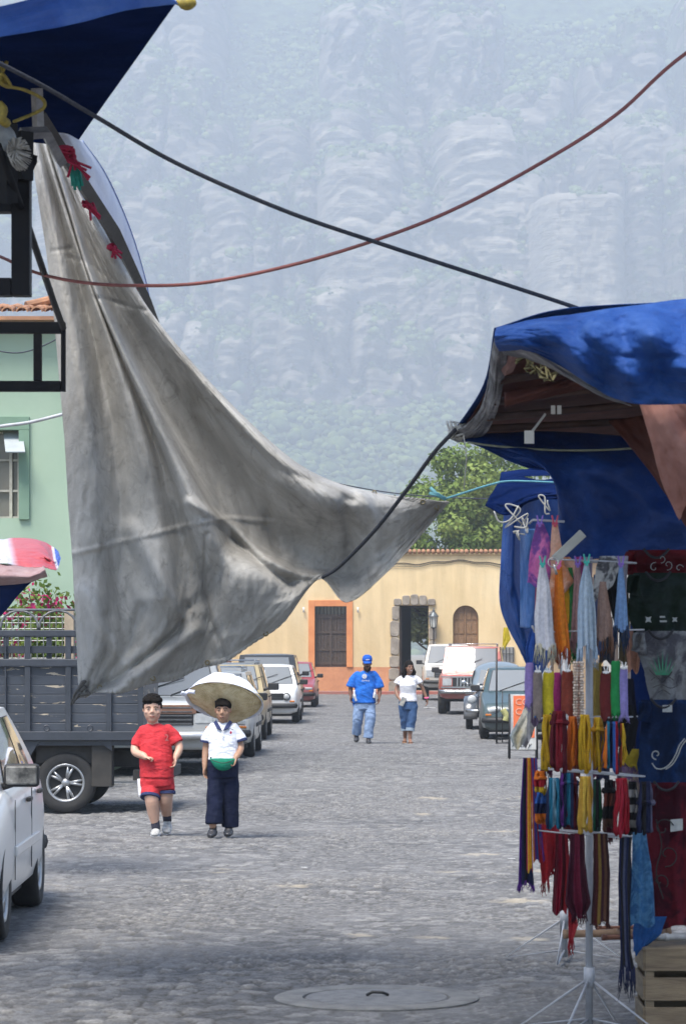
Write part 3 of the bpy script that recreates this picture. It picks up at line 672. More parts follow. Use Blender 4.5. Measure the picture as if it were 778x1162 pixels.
# plain houses along both sides of the street, seen from a step aside
def row_house(x0, x1, y0, y1, h, mt_, label, side):
    t = empty('street_house', ((x0 + x1) / 2, y0, 0), label=label, cat='house'); xs_ = x1 if side < 0 else x0; dx = (x1 - x0) / 2
    g = MB(); g.bx(-dx, dx, 0, y1 - y0, 0, h); g.build('wall', mt_, t)
    g = MB(); g.bx(-dx - .15, dx + .15, -.1, y1 - y0 + .1, h + .003, h + .16); g.build('roof', m_tile, t)
    sx_ = dx if side < 0 else -dx
    for i, yy in enumerate(np.arange(2.5, y1 - y0 - 2, 4.5)):
        g = MB(); zb = 0 if i % 2 == 0 else 1.1; g.bx(sx_ - .05, sx_ + .03, yy, yy + 1.1, zb + .02, 2.4); g.build('door' if i % 2 == 0 else 'window', m_dkwood, t, bevel=.01)
row_house(-13, -5.6, 60, 84, 4.6, mat('cream_plaster', (.6, .53, .4), .9, (.5, .45, .34), 1), 'cream house wall along the left pavement behind the parked cars', -1)
row_house(-13, -5.6, 86, 112, 5.2, mat('brick_red_plaster', (.42, .20, .13), .9, (.34, .16, .11), 1), 'brick red house on the left near the end of the street', -1)
row_house(6.2, 13, 50, 80, 4.8, mat('white_plaster', (.66, .64, .58), .9, (.55, .53, .48), 1), 'white house wall behind the right hand row of cars', 1)
row_house(6.2, 13, 82, 112, 4.4, mat('ochre_plaster', (.56, .38, .2), .9, (.46, .31, .17), 1), 'ochre house on the right near the end of the street', 1)
# ------------------------------------------------------------------ grey tarpaulin
def cloth_mat(name, c0, c1, c2, rough=.75, sc_=3, stain=None, translu=.15, wr=.012, spec=.3, kind='Object'):
    m, nt, b = new_mat(name); v = coords(nt, kind)
    r = ramp(nt, noise(nt, v, sc_, 7, .68, .5), [(.3, c0), (.5, c1), (.7, c2)]).outputs[0]
    if stain:
        s1 = ramp(nt, noise(nt, coords(nt, kind, (1, 1, .45)), sc_ * .6, 6, .7, 1.2), [(.42, (0, 0, 0)), (.64, (.75,) * 3)]).outputs[0]
        r = mixc(nt, s1, r, stain)
        s2 = ramp(nt, noise(nt, coords(nt, kind, (1.5, 1, 1.1), (0, .5, 0)), sc_ * 3, 5, .7, 1.5), [(.55, (0, 0, 0)), (.75, (.6,) * 3)]).outputs[0]
        r = mixc(nt, s2, r, tuple(x * .6 for x in stain))
    L(nt, r, b.inputs['Base Color']); b.inputs['Roughness'].default_value = rough; b.inputs['Specular IOR Level'].default_value = spec
    h1 = noise(nt, v, 17, 8, .68, .9)
    bump(nt, b, h1, .55, wr)
    if translu:
        t = N(nt, 'ShaderNodeBsdfTranslucent'); L(nt, r, t.inputs[0]); ms = N(nt, 'ShaderNodeMixShader'); ms.inputs[0].default_value = translu
        L(nt, b.outputs[0], ms.inputs[1]); L(nt, t.outputs[0], ms.inputs[2]); L(nt, ms.outputs[0], nt.nodes['Material Output'].inputs[0])
    return m
def interp1(pts, u):
    """Catmull-Rom over a list of numpy rows, u in 0..1"""
    n = len(pts) - 1; t = np.clip(u, 0, 1) * n; i = np.minimum(t.astype(int), n - 1); f = (t - i)[:, None]
    g = lambda k: pts[np.clip(i + k, 0, n)]
    a, b, c, d = g(-1), g(0), g(1), g(2)
    a = np.where((i == 0)[:, None], 2 * b - c, a); d = np.where((i == n - 1)[:, None], 2 * c - b, d)
    return .5 * ((2 * b) + (c - a) * f + (2 * a - 5 * b + 4 * c - d) * f * f + (3 * b - a - 3 * c + d) * f ** 3)
def patch_surface(ctrl, nu, nv):
    """ctrl[col][row] = (px, py, depth): smooth surface through traced fold lines"""
    ctrl = [np.array(c, float) for c in ctrl]; vv = np.linspace(0, 1, nv); uu = np.linspace(0, 1, nu)
    cols = np.stack([interp1(c, vv) for c in ctrl])                # ncol, nv, 3
    out = np.stack([interp1(cols[:, j], uu) for j in range(nv)])   # nv, nu, 3
    return out
def to_world(A, Y0=0.0):
    Y = A[..., 2] + Y0
    return np.stack([(A[..., 0] - CX) * Y / FX, Y, CH - (A[..., 1] - CY) * Y / FX], -1)
T0 = 16.0
# columns fan out from the gathered top: left edge, folds, long ridge, valley, upper right hem
grey = [
 [(34, 160, -.05), (44, 225, -.03), (54, 290, .0), (62, 360, .02), (68, 430, .02), (74, 500, .0), (78, 570, .02), (83, 640, .05), (87, 720, .05), (90, 792, .0)],
 [(40, 160, -.09), (54, 225, -.09), (68, 290, -.10), (80, 360, -.12), (92, 430, -.13), (101, 500, -.14), (107, 570, -.12), (112, 640, -.06), (112, 720, -.05), (102, 789, -.02)],
 [(45, 161, -.02), (64, 228, .01), (84, 300, .03), (103, 370, .05), (118, 440, .07), (130, 508, .07), (138, 580, .06), (144, 650, .05), (144, 720, .02), (128, 786, .04)],
 [(50, 162, -.08), (71, 230, -.09), (95, 304, -.08), (121, 378, -.10), (144, 448, -.13), (163, 518, -.15), (176, 590, -.13), (184, 655, -.16), (182, 715, -.06), (160, 780, .04)],
 [(54, 163, -.05), (76, 234, -.02), (99, 310, -.02), (130, 388, -.03), (160, 462, -.04), (186, 535, -.04), (204, 600, .02), (212, 655, .02), (208, 710, -.02), (192, 772, .10)],
 [(57, 165, -.12), (80, 238, -.10), (105, 318, -.12), (142, 403, -.15), (180, 480, -.18), (214, 552, -.20), (235, 606, -.20), (240, 650, -.02), (234, 706, .06), (222, 762, .12)],
 [(60, 166, .0), (86, 242, .05), (117, 322, .09), (160, 404, .13), (204, 482, .16), (246, 560, .13), (264, 612, .08), (268, 650, -.16), (264, 704, -.02), (252, 751, .12)],
 [(64, 170, .0), (96, 250, .03), (134, 328, .05), (184, 408, .09), (234, 482, .12), (278, 556, .17), (300, 616, .17), (304, 652, -.10), (298, 696, -.06), (284, 734, .10)],
 [(68, 175, .0), (108, 260, .0), (150, 336, -.03), (206, 414, -.08), (264, 486, -.12), (312, 552, -.08), (334, 612, .18), (340, 650, .10), (336, 678, -.06), (320, 706, .05)],
 [(72, 182, .02), (120, 272, .0), (164, 346, -.05), (224, 424, -.14), (292, 500, -.24), (350, 560, -.24), (368, 608, .10), (368, 644, .16), (365, 653, .10), (361, 659, .04)],
 [(75, 188, .03), (130, 284, .03), (172, 356, .0), (238, 434, -.08), (312, 508, -.18), (376, 564, -.28), (402, 602, .0), (400, 640, .10), (396, 664, .06), (394, 682, .0)],
 [(78, 192, .04), (138, 297, .05), (178, 368, .04), (250, 450, .04), (334, 524, -.02), (404, 560, -.16), (440, 588, -.10), (444, 616, .02), (442, 634, .0), (438, 652, -.03)],
 [(80, 196, .05), (146, 312, .06), (184, 382, .06), (262, 466, .08), (352, 538, .08), (430, 560, .0), (480, 566, -.05), (500, 569, -.03), (505, 569, .0), (509, 568, .0)],
]
def crease(A, line, wpx, dep, seed=1):
    d = np.full(A.shape[:2], 1e9); ln = np.array(line, float)
    for i in range(len(ln) - 1):
        a, b = ln[i], ln[i + 1]; ab = b - a; t = np.clip(((A[..., 0] - a[0]) * ab[0] + (A[..., 1] - a[1]) * ab[1]) / (ab @ ab), 0, 1)
        d = np.minimum(d, np.hypot(A[..., 0] - a[0] - t * ab[0], A[..., 1] - a[1] - t * ab[1]))
    A[..., 2] += dep * np.exp(-(d / wpx) ** 2)
A = patch_surface(grey, 300, 400)
for ln, w_, dp in (([(92, 796), (130, 772), (170, 742), (200, 716), (212, 688)], 5, .07), ([(110, 796), (150, 772), (190, 742), (222, 716)], 9, -.08), ([(150, 600), (185, 660), (206, 694)], 10, -.07), ([(98, 670), (132, 735), (150, 765)], 9, -.07),
    ([(120, 700), (122, 740), (100, 780)], 6, .04), ([(160, 690), (150, 730), (118, 772)], 7, .05), ([(234, 606), (231, 670), (240, 705), (256, 742)], 3, .025), ([(250, 650), (232, 676), (215, 690)], 9, .03),
    ([(76, 292), (96, 296), (118, 312)], 3, .006), ([(110, 338), (140, 345), (166, 352)], 2.5, .012), ([(60, 285), (80, 282)], 2.5, .006), ([(215, 570), (262, 596), (300, 632), (335, 652), (364, 654)], 5, -.07), ([(262, 610), (300, 645), (330, 662)], 5, .05), ([(390, 570), (398, 610), (400, 650)], 7, .04), ([(410, 560), (428, 600), (425, 650)], 6, -.04), ([(300, 545), (305, 600), (318, 630)], 6, .03), ([(230, 470), (300, 540), (380, 580)], 8, -.03), ([(250, 468), (320, 532), (400, 568)], 5, .03)):
    crease(A, ln, w_, dp)
crease(A, [(84, 628), (150, 612), (222, 594), (262, 588), (310, 592)], 2.5, -.016)
nv, nu = A.shape[:2]; U, Vv = np.meshgrid(np.linspace(0, 1, nu), np.linspace(0, 1, nv))
A[..., 2] += .05 * (fbm(U * 16, Vv * 5, 4, 5) - .5) * (.3 + Vv) + .016 * (fbm(U * 50 + Vv * 10, Vv * 26, 4, 9) - .5)
cr = fbm(U * 9 + 3, Vv * 9, 4, 15); A[..., 2] += .05 * np.abs(cr - .5) * sstep(.55, .8, Vv) * 1.2
A[..., 1] += 3.5 * np.sin(U * 40) * sstep(.93, 1, Vv) * (U > .05) * .5
rg1 = ridged(U * 14 + 3 * Vv, Vv * 7 + U * 4, 3, 71); A[..., 2] += .0045 * sstep(.80, .99, rg1) * (.2 + Vv)
rg2 = ridged(U * 34 - 5 * Vv, Vv * 18 + U * 12, 3, 75); A[..., 2] += .0015 * sstep(.80, .99, rg2)
hem = np.maximum(sstep(.982, .990, U), sstep(.984, .990, Vv)); A[..., 2] -= .010 * hem
A[..., 2] += .006 * (np.sin(Vv * 500) * sstep(.985, 1, U) + np.sin(U * 420) * sstep(.987, 1, Vv))
V = to_world(A, T0)
m_grey = cloth_mat('grey_tarpaulin', (.43, .425, .41), (.55, .54, .515), (.66, .65, .62), .72, 2.2, (.28, .265, .242), .12, .010)
gt_ = empty('grey_tarp', V[0, 0].tolist(), label='large dirty grey tarpaulin sheet hanging in folds from the left canopy across the street', cat='tarpaulin')
V2 = (V - V[0, 0]).reshape(-1, 3)
o = np_mesh('sheet', V2, grid_faces(nu, nv), m_grey); o.parent = gt_
s_ = o.modifiers.new('s', 'SOLIDIFY'); s_.thickness = .004
for (i_, j_) in [(int(nu * .99) - 1, int(nv * f_)) for f_ in (.25, .4, .55, .68, .8, .9)] + [(int(nu * f_), int(nv * .992) - 1) for f_ in (.12, .28, .45, .62)]:
    g = MB(); c = Vector((V[j_, i_] - V[0, 0]).tolist()) + Vector((0, -.006, 0)); g.tube([c + Vector((.012 * math.cos(k * .785), 0, .012 * math.sin(k * .785))) for k in range(8)], .004, 6, closed=True); g.build('eyelet', mat('brass_eyelet', (.35, .3, .18), .4, (.2, .17, .1), 30, metal=.8), gt_, smooth=True)
g = MB(); c = Vector((to_world(np.array([[[272, 660, .0]]]), T0 - .12)[0, 0] - V[0, 0]).tolist()); g.tube([c + Vector((-.035, 0, -.01)), c + Vector((0, -.02, .008)), c + Vector((.03, -.01, .016))], [.012, .016, .006], 6, flat=.4); g.build('pale_tear', mat('pale_fray', (.55, .47, .3), .9), gt_, smooth=True)
# torn knotted corner, tip cord, and small leaf caught on it
def gl_(px, py, Y): return P(px, py, Y) - Vector(V[0, 0])
g = MB(); rnd = random.Random(2)
for k in range(9):
    pts = [gl_(92 + rnd.uniform(-3, 10), 780 + rnd.uniform(-12, 8), T0 + rnd.uniform(-.03, .05)), gl_(88 + rnd.uniform(-3, 3), 788 + rnd.uniform(-3, 3), T0 + rnd.uniform(-.03, .03)), gl_(80 + rnd.uniform(-1, 3), 799 + rnd.uniform(-3, 1), T0 + rnd.uniform(-.02, .02))]
    g.tube(pts, [.02, .014, .004], 6, flat=.5)
g.build('torn_corner', cloth_mat('dirty_grey_tarpaulin', (.10, .10, .095), (.16, .155, .15), (.26, .255, .25), .8, 8), gt_, smooth=True)
g = MB()
for k in range(6):
    g.tube([gl_(489 + rnd.uniform(-3, 3), 556 + rnd.uniform(-5, 6), T0 - .02), gl_(497, 562 + rnd.uniform(-2, 2), T0 - .03), gl_(505, 566 + rnd.uniform(-2, 2), T0)], [.007, .008, .005], 5)
g.build('corner_tie', mat('aqua_cord', (.16, .42, .46), .6, (.1, .3, .36), 30), gt_, smooth=True)
# bottom flap hanging behind the fold at the rope
fl = patch_surface([[(322, 676, .22), (330, 688, .22), (338, 700, .22)], [(350, 660, .12), (352, 678, .2), (358, 690, .2)], [(366, 656, .02), (378, 672, .08), (392, 684, .14)]], 20, 20)
# ------------------------------------------------------------------ ropes and wires
m_dkrope = mat('dark_rope', (.03, .035, .05), .8, (.06, .065, .08), 60, bmp=.001)
m_redwire = mat('red_wire', (.30, .10, .09), .55, (.22, .08, .075), 20)
m_wrope = mat('white_string', (.6, .6, .57), .8, (.45, .45, .42), 40)
def cable(name, pts, r, m_, label, cat='rope', n=8):
    g = MB(); pts = catmull(pts, 10); c = Vector(pts[0]); g.tube([p - c for p in pts], r, n)
    o = g.build(name, m_, smooth=True, loc=c); return tag(o, label, cat)
cable('rope', [P(-40, 52, 12.1), P(0, 72, 12.2), P(50, 98, 12.4), P(110, 133, 12.6), P(200, 185, 12.9), P(320, 238, 13.2), P(430, 276, 13.5), P(540, 312, 13.7), P(664, 353, 13.9), P(760, 390, 14.2)], .0105, m_dkrope, 'thick dark rope slanting from the left canopy to the right stall roof')
cable('wire', [P(-49, 275, 13.42), P(0, 291, 14.2), P(40, 309, 14.4), P(90, 320, 14.3), P(150, 324, 14.2), P(230, 321, 14.0), P(330, 301, 13.8), P(430, 271, 13.6), P(520, 235, 13.5), P(620, 181, 13.3), P(700, 129, 13.2), P(790, 52, 13.0), Vector((2.1, 12.5, 4.75)), Vector((2.8, 12.0, 5.25))], .0085, m_redwire, 'thin red wire sagging across the whole view in front of the mountain', 'wire')
cable('rope', [P(366, 655, T0 - .13), P(386, 642, T0 - .25), P(425, 602, 15.2), P(462, 555, 14.7), P(492, 514, 14.3), P(516, 488, 14.0)], .0105, m_dkrope, 'short dark rope from the grey tarp fold up to the right stall corner')
cable('cord', [P(505, 566, T0), P(530, 558, 16.2), P(556, 550, 16.4), P(580, 546, 16.6), P(640, 548, 16.8)], .006, mat('aqua_cord', (0, 0, 0)), 'pale aqua cord from the tip of the grey tarp to the small dark canopy', 'cord')
cable('cable', [P(-40, 492, 24), P(0, 484, 24), P(35, 479, 24), P(72, 470, 24), P(110, 462, 24)], .014, mat('grey_cable', (.42, .44, .46), .5, (.3, .31, .32), 9), 'pale grey cable crossing the green wall above its window', 'cable')
cable('cable', [P(-20, 395, 26), P(25, 400, 26), P(70, 382, 26), P(100, 360, 26)], .006, m_dkrope, 'thin dark cable sagging in front of the green wall under its tiled eave', 'cable')
cable('wire', [P(300, 522, 40), P(340, 537, 40), P(400, 552, 40), P(470, 562, 40), P(560, 566, 40), P(700, 566, 40)], .008, m_dkrope, 'hair thin dark wire passing above the upper hem of the grey tarp', 'wire')

# ------------------------------------------------------------------ stall on the left: black frames and blue canopy
m_blk = mat('black_painted_steel', (.006, .007, .010), .6, (.011, .011, .013), 10); m_blk.node_tree.nodes['Principled BSDF'].inputs['Specular IOR Level'].default_value = .2
m_gal = mat('dull_steel', (.22, .225, .23), .45, (.13, .13, .135), 12, metal=.6)
m_blue_lit = cloth_mat('lit_blue_tarpaulin', (.03, .11, .50), (.05, .17, .66), (.12, .28, .78), .42, 2.5, None, .10, .012, .5)  # sunlit face of the left canopy, its brightness put into the colour
m_blue_dk = cloth_mat('navy_shade_tarpaulin', (.004, .010, .042), (.006, .015, .065), (.010, .022, .09), .95, 2.5, None, .0, .010, .0)  # left canopy's underside shade put into the navy; other dark sheets share it
def beam(g, a, b, w):
    g.tube([a, b], w, 4)
bf = empty('stall_framework', P(20, 1150, 13.4), label='black steel stall frame with an open square panel at the upper left', cat='frame')
o0 = bf.location.copy(); o0.z = 0; bf.location = o0
def fl_(px, py, Y): return P(px, py, Y) - o0
def pbox(g, px0, py0, px1, py1, Y, d=.06):
    a = fl_(px0, py0, Y); c = fl_(px1, py1, Y); g.bx(a.x, c.x, a.y, a.y + d, c.z, a.z)
g = MB(); pbox(g, 13, 200, 34, 335, 13.4, .09); pbox(g, -60, 315, 12.6, 335, 13.4, .09); pbox(g, -60, 222, 12.6, 240, 13.4, .09)
g.build('square_panel', m_blk, bf, bevel=.004)
g = MB(); pbox(g, -60, 365, 69, 378, 15.6, .05); pbox(g, -60, 432, 69, 444, 15.6, .05); pbox(g, 38, 378.3, 47, 431.7, 15.6, .05); pbox(g, 69.2, 365, 74, 444, 15.6, .05)
g.build('sign_frame', m_blk, bf, bevel=.004)
g = MB(); g.tube([fl_(-2, 165, 13.0), fl_(30, 250, 13.5), fl_(62, 345, 15.0), fl_(72, 372, 15.6)], .018, 8); g.build('brace', m_blk, bf, smooth=True)
g = MB(); g.bx(fl_(-52, 0, 13.4).x, fl_(-40, 0, 13.4).x, 0, .06, 0, fl_(0, 90, 13.4).z); g.build('post', m_blk, bf, bevel=.004)
g = MB(); g.bx(fl_(-60, 0, 15.6).x, fl_(-52, 0, 15.6).x, 2.2, 2.26, 0, fl_(0, 366, 15.6).z); g.build('post', m_blk, bf, bevel=.004)
g = MB(); g.tube([fl_(26, 205, 13.4), fl_(26, 150, 13.4)], .05, 4); g.tube([fl_(-60, 150, 13.35), fl_(40, 186, 13.5)], .04, 4); g.tube([fl_(8, 140, 13.2), fl_(8, 230, 13.3)], .05, 4); g.build('crossbar', m_blk, bf)
# rafter of the white canopy behind the tarp, running away and down
ra = empty('steel_rafter', P(60, 150, 14), label='long dark rafter with red ties running behind the upper edge of the grey tarp', cat='rafter')
o1 = ra.location.copy()
g = MB(); g.tube([P(44, 128, 13.9) - o1, P(82, 190, 14.6) - o1, P(127, 260, 15.8) - o1, P(166, 340, 17.0) - o1, P(180, 374, 17.6) - o1], [.036, .040, .044, .030, .02], 4); g.build('rail', mat('dark_steel', (.035, .036, .038), .6, (.06, .06, .06), 9), ra)
m_red = mat('red_yarn', (.42, .02, .07), .8, (.3, .01, .05), 30); m_teal = mat('teal_yarn', (.02, .30, .24), .8, (.01, .2, .17), 30)
for (px, py, Y, s) in ((78, 176, 14.3, 1.1), (100, 234, 15.2, .7), (128, 282, 16.0, .6), (149, 322, 16.8, .5)):
    g = MB(); rnd = random.Random(px)
    for k in range(7):
        c = P(px, py, Y) - o1 + Vector((0, -.06, 0)); q = [c + Vector((rnd.uniform(-.04, .04), rnd.uniform(-.03, .03), rnd.uniform(-.03, .03))) * s for _ in range(4)] + [c + Vector((rnd.uniform(-.01, .11), 0, rnd.uniform(-.12, -.04))) * s]
        g.tube(catmull(q, 4), .007, 5)
    g.build('tie', m_red, ra, smooth=True)
g = MB()
for k in range(5): c = P(82, 186, 14.35) - o1 + Vector((.0, -.07, 0)); g.tube([c + Vector((k * .008, 0, 0)), c + Vector((.01 + k * .012, 0, -.12 - .02 * (k % 2)))], .008, 5)
g.build('teal_tie', m_teal, ra, smooth=True)
# L bracket where the grey tarp is clamped
cb = empty('clamp_bracket', P(38, 150, 13.6), label='square galvanised bracket clamping the gathered top of the grey tarp', cat='bracket')
o2 = cb.location.copy()
g = MB(); a = P(36, 165, 13.6) - o2; g.tube([P(42, 100, 13.55) - o2, P(44, 150, 13.6) - o2], .028, 4); g.tube([P(24, 152, 13.5) - o2, P(52, 150, 13.6) - o2, P(70, 184, 13.9) - o2], .03, 4); g.build('clamp', mat('worn_zinc', (.3, .3, .31), .5, (.18, .18, .19), 14, metal=.4), cb)
# rolled plastic and rope bundle tied on the beam
rb = empty('tied_bundle', P(8, 165, 13.1), label='rolled white plastic and frayed yellow rope tied at the beam end, upper left', cat='bundle'); o3 = rb.location.copy()
g = MB(); g.ell(P(-4, 150, 13.1) - o3, (.10, .06, .06), (0, .5, .2)); g.tube([P(-30, 140, 13.1) - o3, P(12, 165, 13.1) - o3], [.05, .035], 12); o_ = blob('plastic_roll', g, .008, mat('grey_plastic', (.33, .36, .38), .4, (.18, .19, .2), 9), rb)
g = MB(); rnd = random.Random(6)
for k in range(90):
    a = rnd.uniform(0, 6.28); c = P(18, 170, 13.05) - o3; g.tube([c + Vector((0, 0, 0)), c + Vector((.035 * math.cos(a), rnd.uniform(-.04, .03), .05 * math.sin(a))), c + Vector((.05 * math.cos(a + .3) + .02, rnd.uniform(-.05, .03), .075 * math.sin(a + .2) - .02))], [.008, .006, .002], 4)
g.build('frayed_rag', mat('frayed_white', (.42, .41, .38), .9, (.25, .24, .22), 20), rb, smooth=True)
g = MB(); m_yr = mat('yellow_rope', (.36, .28, .05), .75, (.2, .16, .04), 50, bmp=.002)
g.tube(catmull([P(2, 70, 12.9) - o3, P(6, 95, 12.9) - o3, P(28, 102, 13.0) - o3, P(48, 112, 13.1) - o3, P(50, 122, 13.1) - o3, P(36, 130, 13.1) - o3, P(16, 138, 13.0) - o3], 8), .008, 6)
g.tube(catmull([P(8, 70, 12.9) - o3, P(0, 92, 12.85) - o3, P(12, 98, 12.9) - o3, P(2, 84, 12.85) - o3, P(-6, 100, 12.9) - o3], 8), .009, 6)
g.tube(catmull([P(-2, 118, 12.9) - o3, P(4, 125, 12.9) - o3, P(2, 135, 12.9) - o3, P(8, 140, 12.95) - o3], 6), .022, 7)
g.build('yellow_rope', m_yr, rb, smooth=True)
# the blue canopy over the left stall: roof sheet with valance that ends in a point
bc = empty('blue_canopy', P(-40, 60, 12.4), label='bright blue tarp canopy jutting in at the top left corner, dark underneath', cat='canopy'); o4 = bc.location.copy()
def L4(px, py, Y): return P(px, py, Y) - o4
def sheet(name, rows, m_, parent, nu=60, nv=60, o=Vector((0, 0, 0)), wr=.02, thick=.003, seed=3, fr=6):
    """rows of (px,py,Y) control points -> wrinkled cloth"""
    A = patch_surface(rows, nu, nv); U, Vv = np.meshgrid(np.linspace(0, 1, nu), np.linspace(0, 1, nv))
    A[..., 2] += wr * 2 * (fbm(U * fr, Vv * fr, 4, seed) - .5); A[..., 1] += wr * 90 * (fbm(U * fr + 9, Vv * fr + 4, 4, seed + 5) - .5) * .5
    Vw = to_world(A) - np.array(o)
    ob = np_mesh(name, Vw.reshape(-1, 3), grid_faces(nu, nv), m_); ob.parent = parent
    if thick: md = ob.modifiers.new('s', 'SOLIDIFY'); md.thickness = thick
    return ob
# lit outer valance strip along the front edge
sheet('valance', [[(-60, 20, 11.6), (-60, 38, 11.7), (-60, 52, 11.75)], [(10, 5, 11.6), (10, 22, 11.7), (10, 40, 11.75)], [(80, -12, 11.7), (80, 4, 11.8), (80, 28, 11.85)], [(140, -20, 11.8), (140, -4, 11.9), (142, 12, 11.95)], [(190, -20, 11.8), (192, -8, 11.85), (202, 4, 11.85)]], m_blue_lit, bc, 80, 24, o4, .012)
# roof underside running back to the beam, its shade put into the navy colour
RF = lambda px, py: (px, py, (11.95 if py < 60 else 8745 / (738 - py)) if py > 45 else 8745 / (738 - py) * (1 + .0 * py))
RF = lambda px, py: (px, py, 8745 / (738 - py))
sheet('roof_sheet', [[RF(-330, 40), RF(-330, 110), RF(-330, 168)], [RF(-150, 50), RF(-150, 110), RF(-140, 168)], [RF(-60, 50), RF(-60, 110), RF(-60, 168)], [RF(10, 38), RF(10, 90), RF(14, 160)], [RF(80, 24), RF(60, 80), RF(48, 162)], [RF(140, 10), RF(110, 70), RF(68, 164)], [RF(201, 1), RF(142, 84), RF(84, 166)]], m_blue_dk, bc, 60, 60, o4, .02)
# roof going back over the camera side: shades the near street
z0 = 4.2
g = MB(); rnd = random.Random(4); g.ell(L4(212, 4, 12.0), (.035, .03, .028)); g.tube(catmull([L4(200, 2, 12), L4(214, 8, 12), L4(220, 2, 12), L4(206, -4, 12), L4(216, -14, 12)], 6), .012, 6); g.build('corner_knot', m_yr, bc, smooth=True)
for x, y in ((-3.3, 3), (-3.3, 11), ):
    g = MB(); g.tube([Vector((x, y, 0)) - o4, Vector((x, y, z0)) - o4], .03, 8); g.build('pole', m_gal, bc, smooth=True)
# plain canopy over the photographer's end of the street
ov = empty('market_canopy', (0, 0, 0), label='wide white market canopy over the near end of the street, above the camera', cat='canopy')
g = MB(); g.add([(-2.4, -4, 4.3), (.5, -4, 4.4), (.42, 11.7, 4.62), (-2.4, 11.6, 4.55)], [(0, 1, 2, 3)]); g.build('roof_sheet', cloth_mat('white_canopy_sheet', (.5, .5, .5), (.6, .6, .6), (.65, .65, .65)), ov, solid=.004)
for x, y in ((-2.3, -3.9), (-3.4, 8.0), (.0, -3.9)):
    g = MB(); g.tube([(x, y, 0), (x, y, 4.45)], .03, 8); g.build('pole', m_gal, ov, smooth=True)
oq = empty('added_shade_sheet', (1, 13.5, 0), label='added white sheet just above the view that shades the near street', cat='tarpaulin')  # unseen sheet added only to shade the near cobbles
g = MB(); g.grid(lambda u, v: Vector((-.9 - 1 + 3.7 * u, 11.95 - 13.5 + 2.95 * v, 5.28 - .10 * math.sin(math.pi * u) * math.sin(math.pi * v))), 12, 10); g.build('sheet', cloth_mat('white_shade_sheet', (.5, .5, .5), (.6, .6, .6), (.65, .65, .65)), oq, smooth=True, solid=.004)
for (x, y) in ((2.8, 12.0), (2.8, 14.9)):
    g = MB(); g.tube([(x - 1, y - 13.5, 0), (x - 1, y - 13.5, 5.28)], .03, 8); g.build('pole', m_gal, oq, smooth=True)
# pale blue sheet seen behind the rafter
ws = empty('pale_blue_sheet', P(130, 250, 17), label='pale bluish white plastic sheet arching behind the dark rafter and grey tarp', cat='tarpaulin'); o5 = ws.location.copy()
m_pale = cloth_mat('pale_blue_sheet', (.52, .57, .72), (.62, .66, .78), (.70, .73, .82), .4, 2.5, None, .3, .01, .5)
sheet('sheet', [[(60, 150, 14.2), (84, 205, 15.2), (112, 262, 16.3), (140, 320, 17.5), (170, 372, 18.5)], [(76, 152, 14.4), (98, 200, 15.4), (126, 255, 16.5), (148, 310, 17.7), (172, 372, 18.6)], [(88, 158, 14.9), (112, 198, 15.8), (138, 252, 16.9), (158, 306, 18), (176, 374, 18.8)], [(94, 160, 15.4), (120, 198, 16.3), (146, 256, 17.4), (164, 314, 18.4), (178, 378, 19)]], m_pale, ws, 40, 90, o5, .03, seed=8)
sheet('blue_hem', [[(94, 159, 15.38), (120, 197, 16.28), (146, 255, 17.38), (164, 313, 18.38), (178, 378, 18.98)], [(95, 160, 15.36), (121.2, 198, 16.26), (147.2, 256, 17.36), (165, 314, 18.36), (178.8, 379, 18.96)]], m_blue_lit, ws, 6, 60, o5, .004)

# red white and blue striped awning at the left edge
aw = empty('striped_awning', P(20, 650, 22), label='small red, white and blue striped awning jutting in over the white car', cat='awning'); o6 = aw.location.copy()
m, nt, b = new_mat('striped_tarp'); at = N(nt, 'ShaderNodeAttribute', attribute_name='u')
r = ramp(nt, at.outputs['Fac'], [(0, (.50, .50, .56)), (.38, (.48, .47, .53)), (.44, (.42, .08, .09)), (.80, (.36, .05, .07)), (.82, (.5, .45, .48)), (.86, (.5, .48, .5)), (.89, (.03, .08, .36)), (1, (.03, .08, .36))]); r.color_ramp.interpolation = 'LINEAR'
L(nt, r.outputs[0], b.inputs['Base Color']); b.inputs['Roughness'].default_value = .4; bump(nt, b, noise(nt, coords(nt), 14, 5), .5, .02); m_str = m
def usheet(name, rows, m_, parent, o, nu, nv, wr, seed=2, thick=.003, vert=False):
    ob = sheet(name, rows, m_, parent, nu, nv, o, wr, thick, seed)
    U, Vv = np.meshgrid(np.linspace(0, 1, nu), np.linspace(0, 1, nv)); a = ob.data.attributes.new('u', 'FLOAT', 'POINT'); a.data.foreach_set('value', (Vv if vert else U).astype(np.float32).ravel()); return ob
usheet('awning_sheet', [[(-60, 618, 23.5), (-60, 634, 22.4), (-60, 650, 22)], [(-10, 612, 23.5), (-10, 626, 22.4), (-8, 640, 22)], [(10, 611, 23.5), (12, 624, 22.5), (16, 642, 22)], [(40, 612, 23.5), (46, 624, 22.6), (48, 644, 22)], [(58, 620, 23.3), (60, 634, 22.5), (64, 646, 22.2)], [(66, 625, 23.2), (68, 630, 22.8), (69, 634, 22.6)]], m_str, aw, o6, 70, 50, .10)
sheet('rolled_edge', [[(-60, 646, 22), (-60, 658, 21.8), (-60, 668, 22)], [(0, 640, 22), (0, 652, 21.8), (0, 664, 22)], [(30, 644, 22), (32, 655, 21.85), (34, 660, 22)], [(50, 642, 22.05), (52, 648, 21.9), (54, 654, 22.05)]], cloth_mat('greyish_red_tarp', (.28, .16, .16), (.36, .24, .24), (.45, .34, .34), .6, 5), aw, 40, 20, o6, .05)
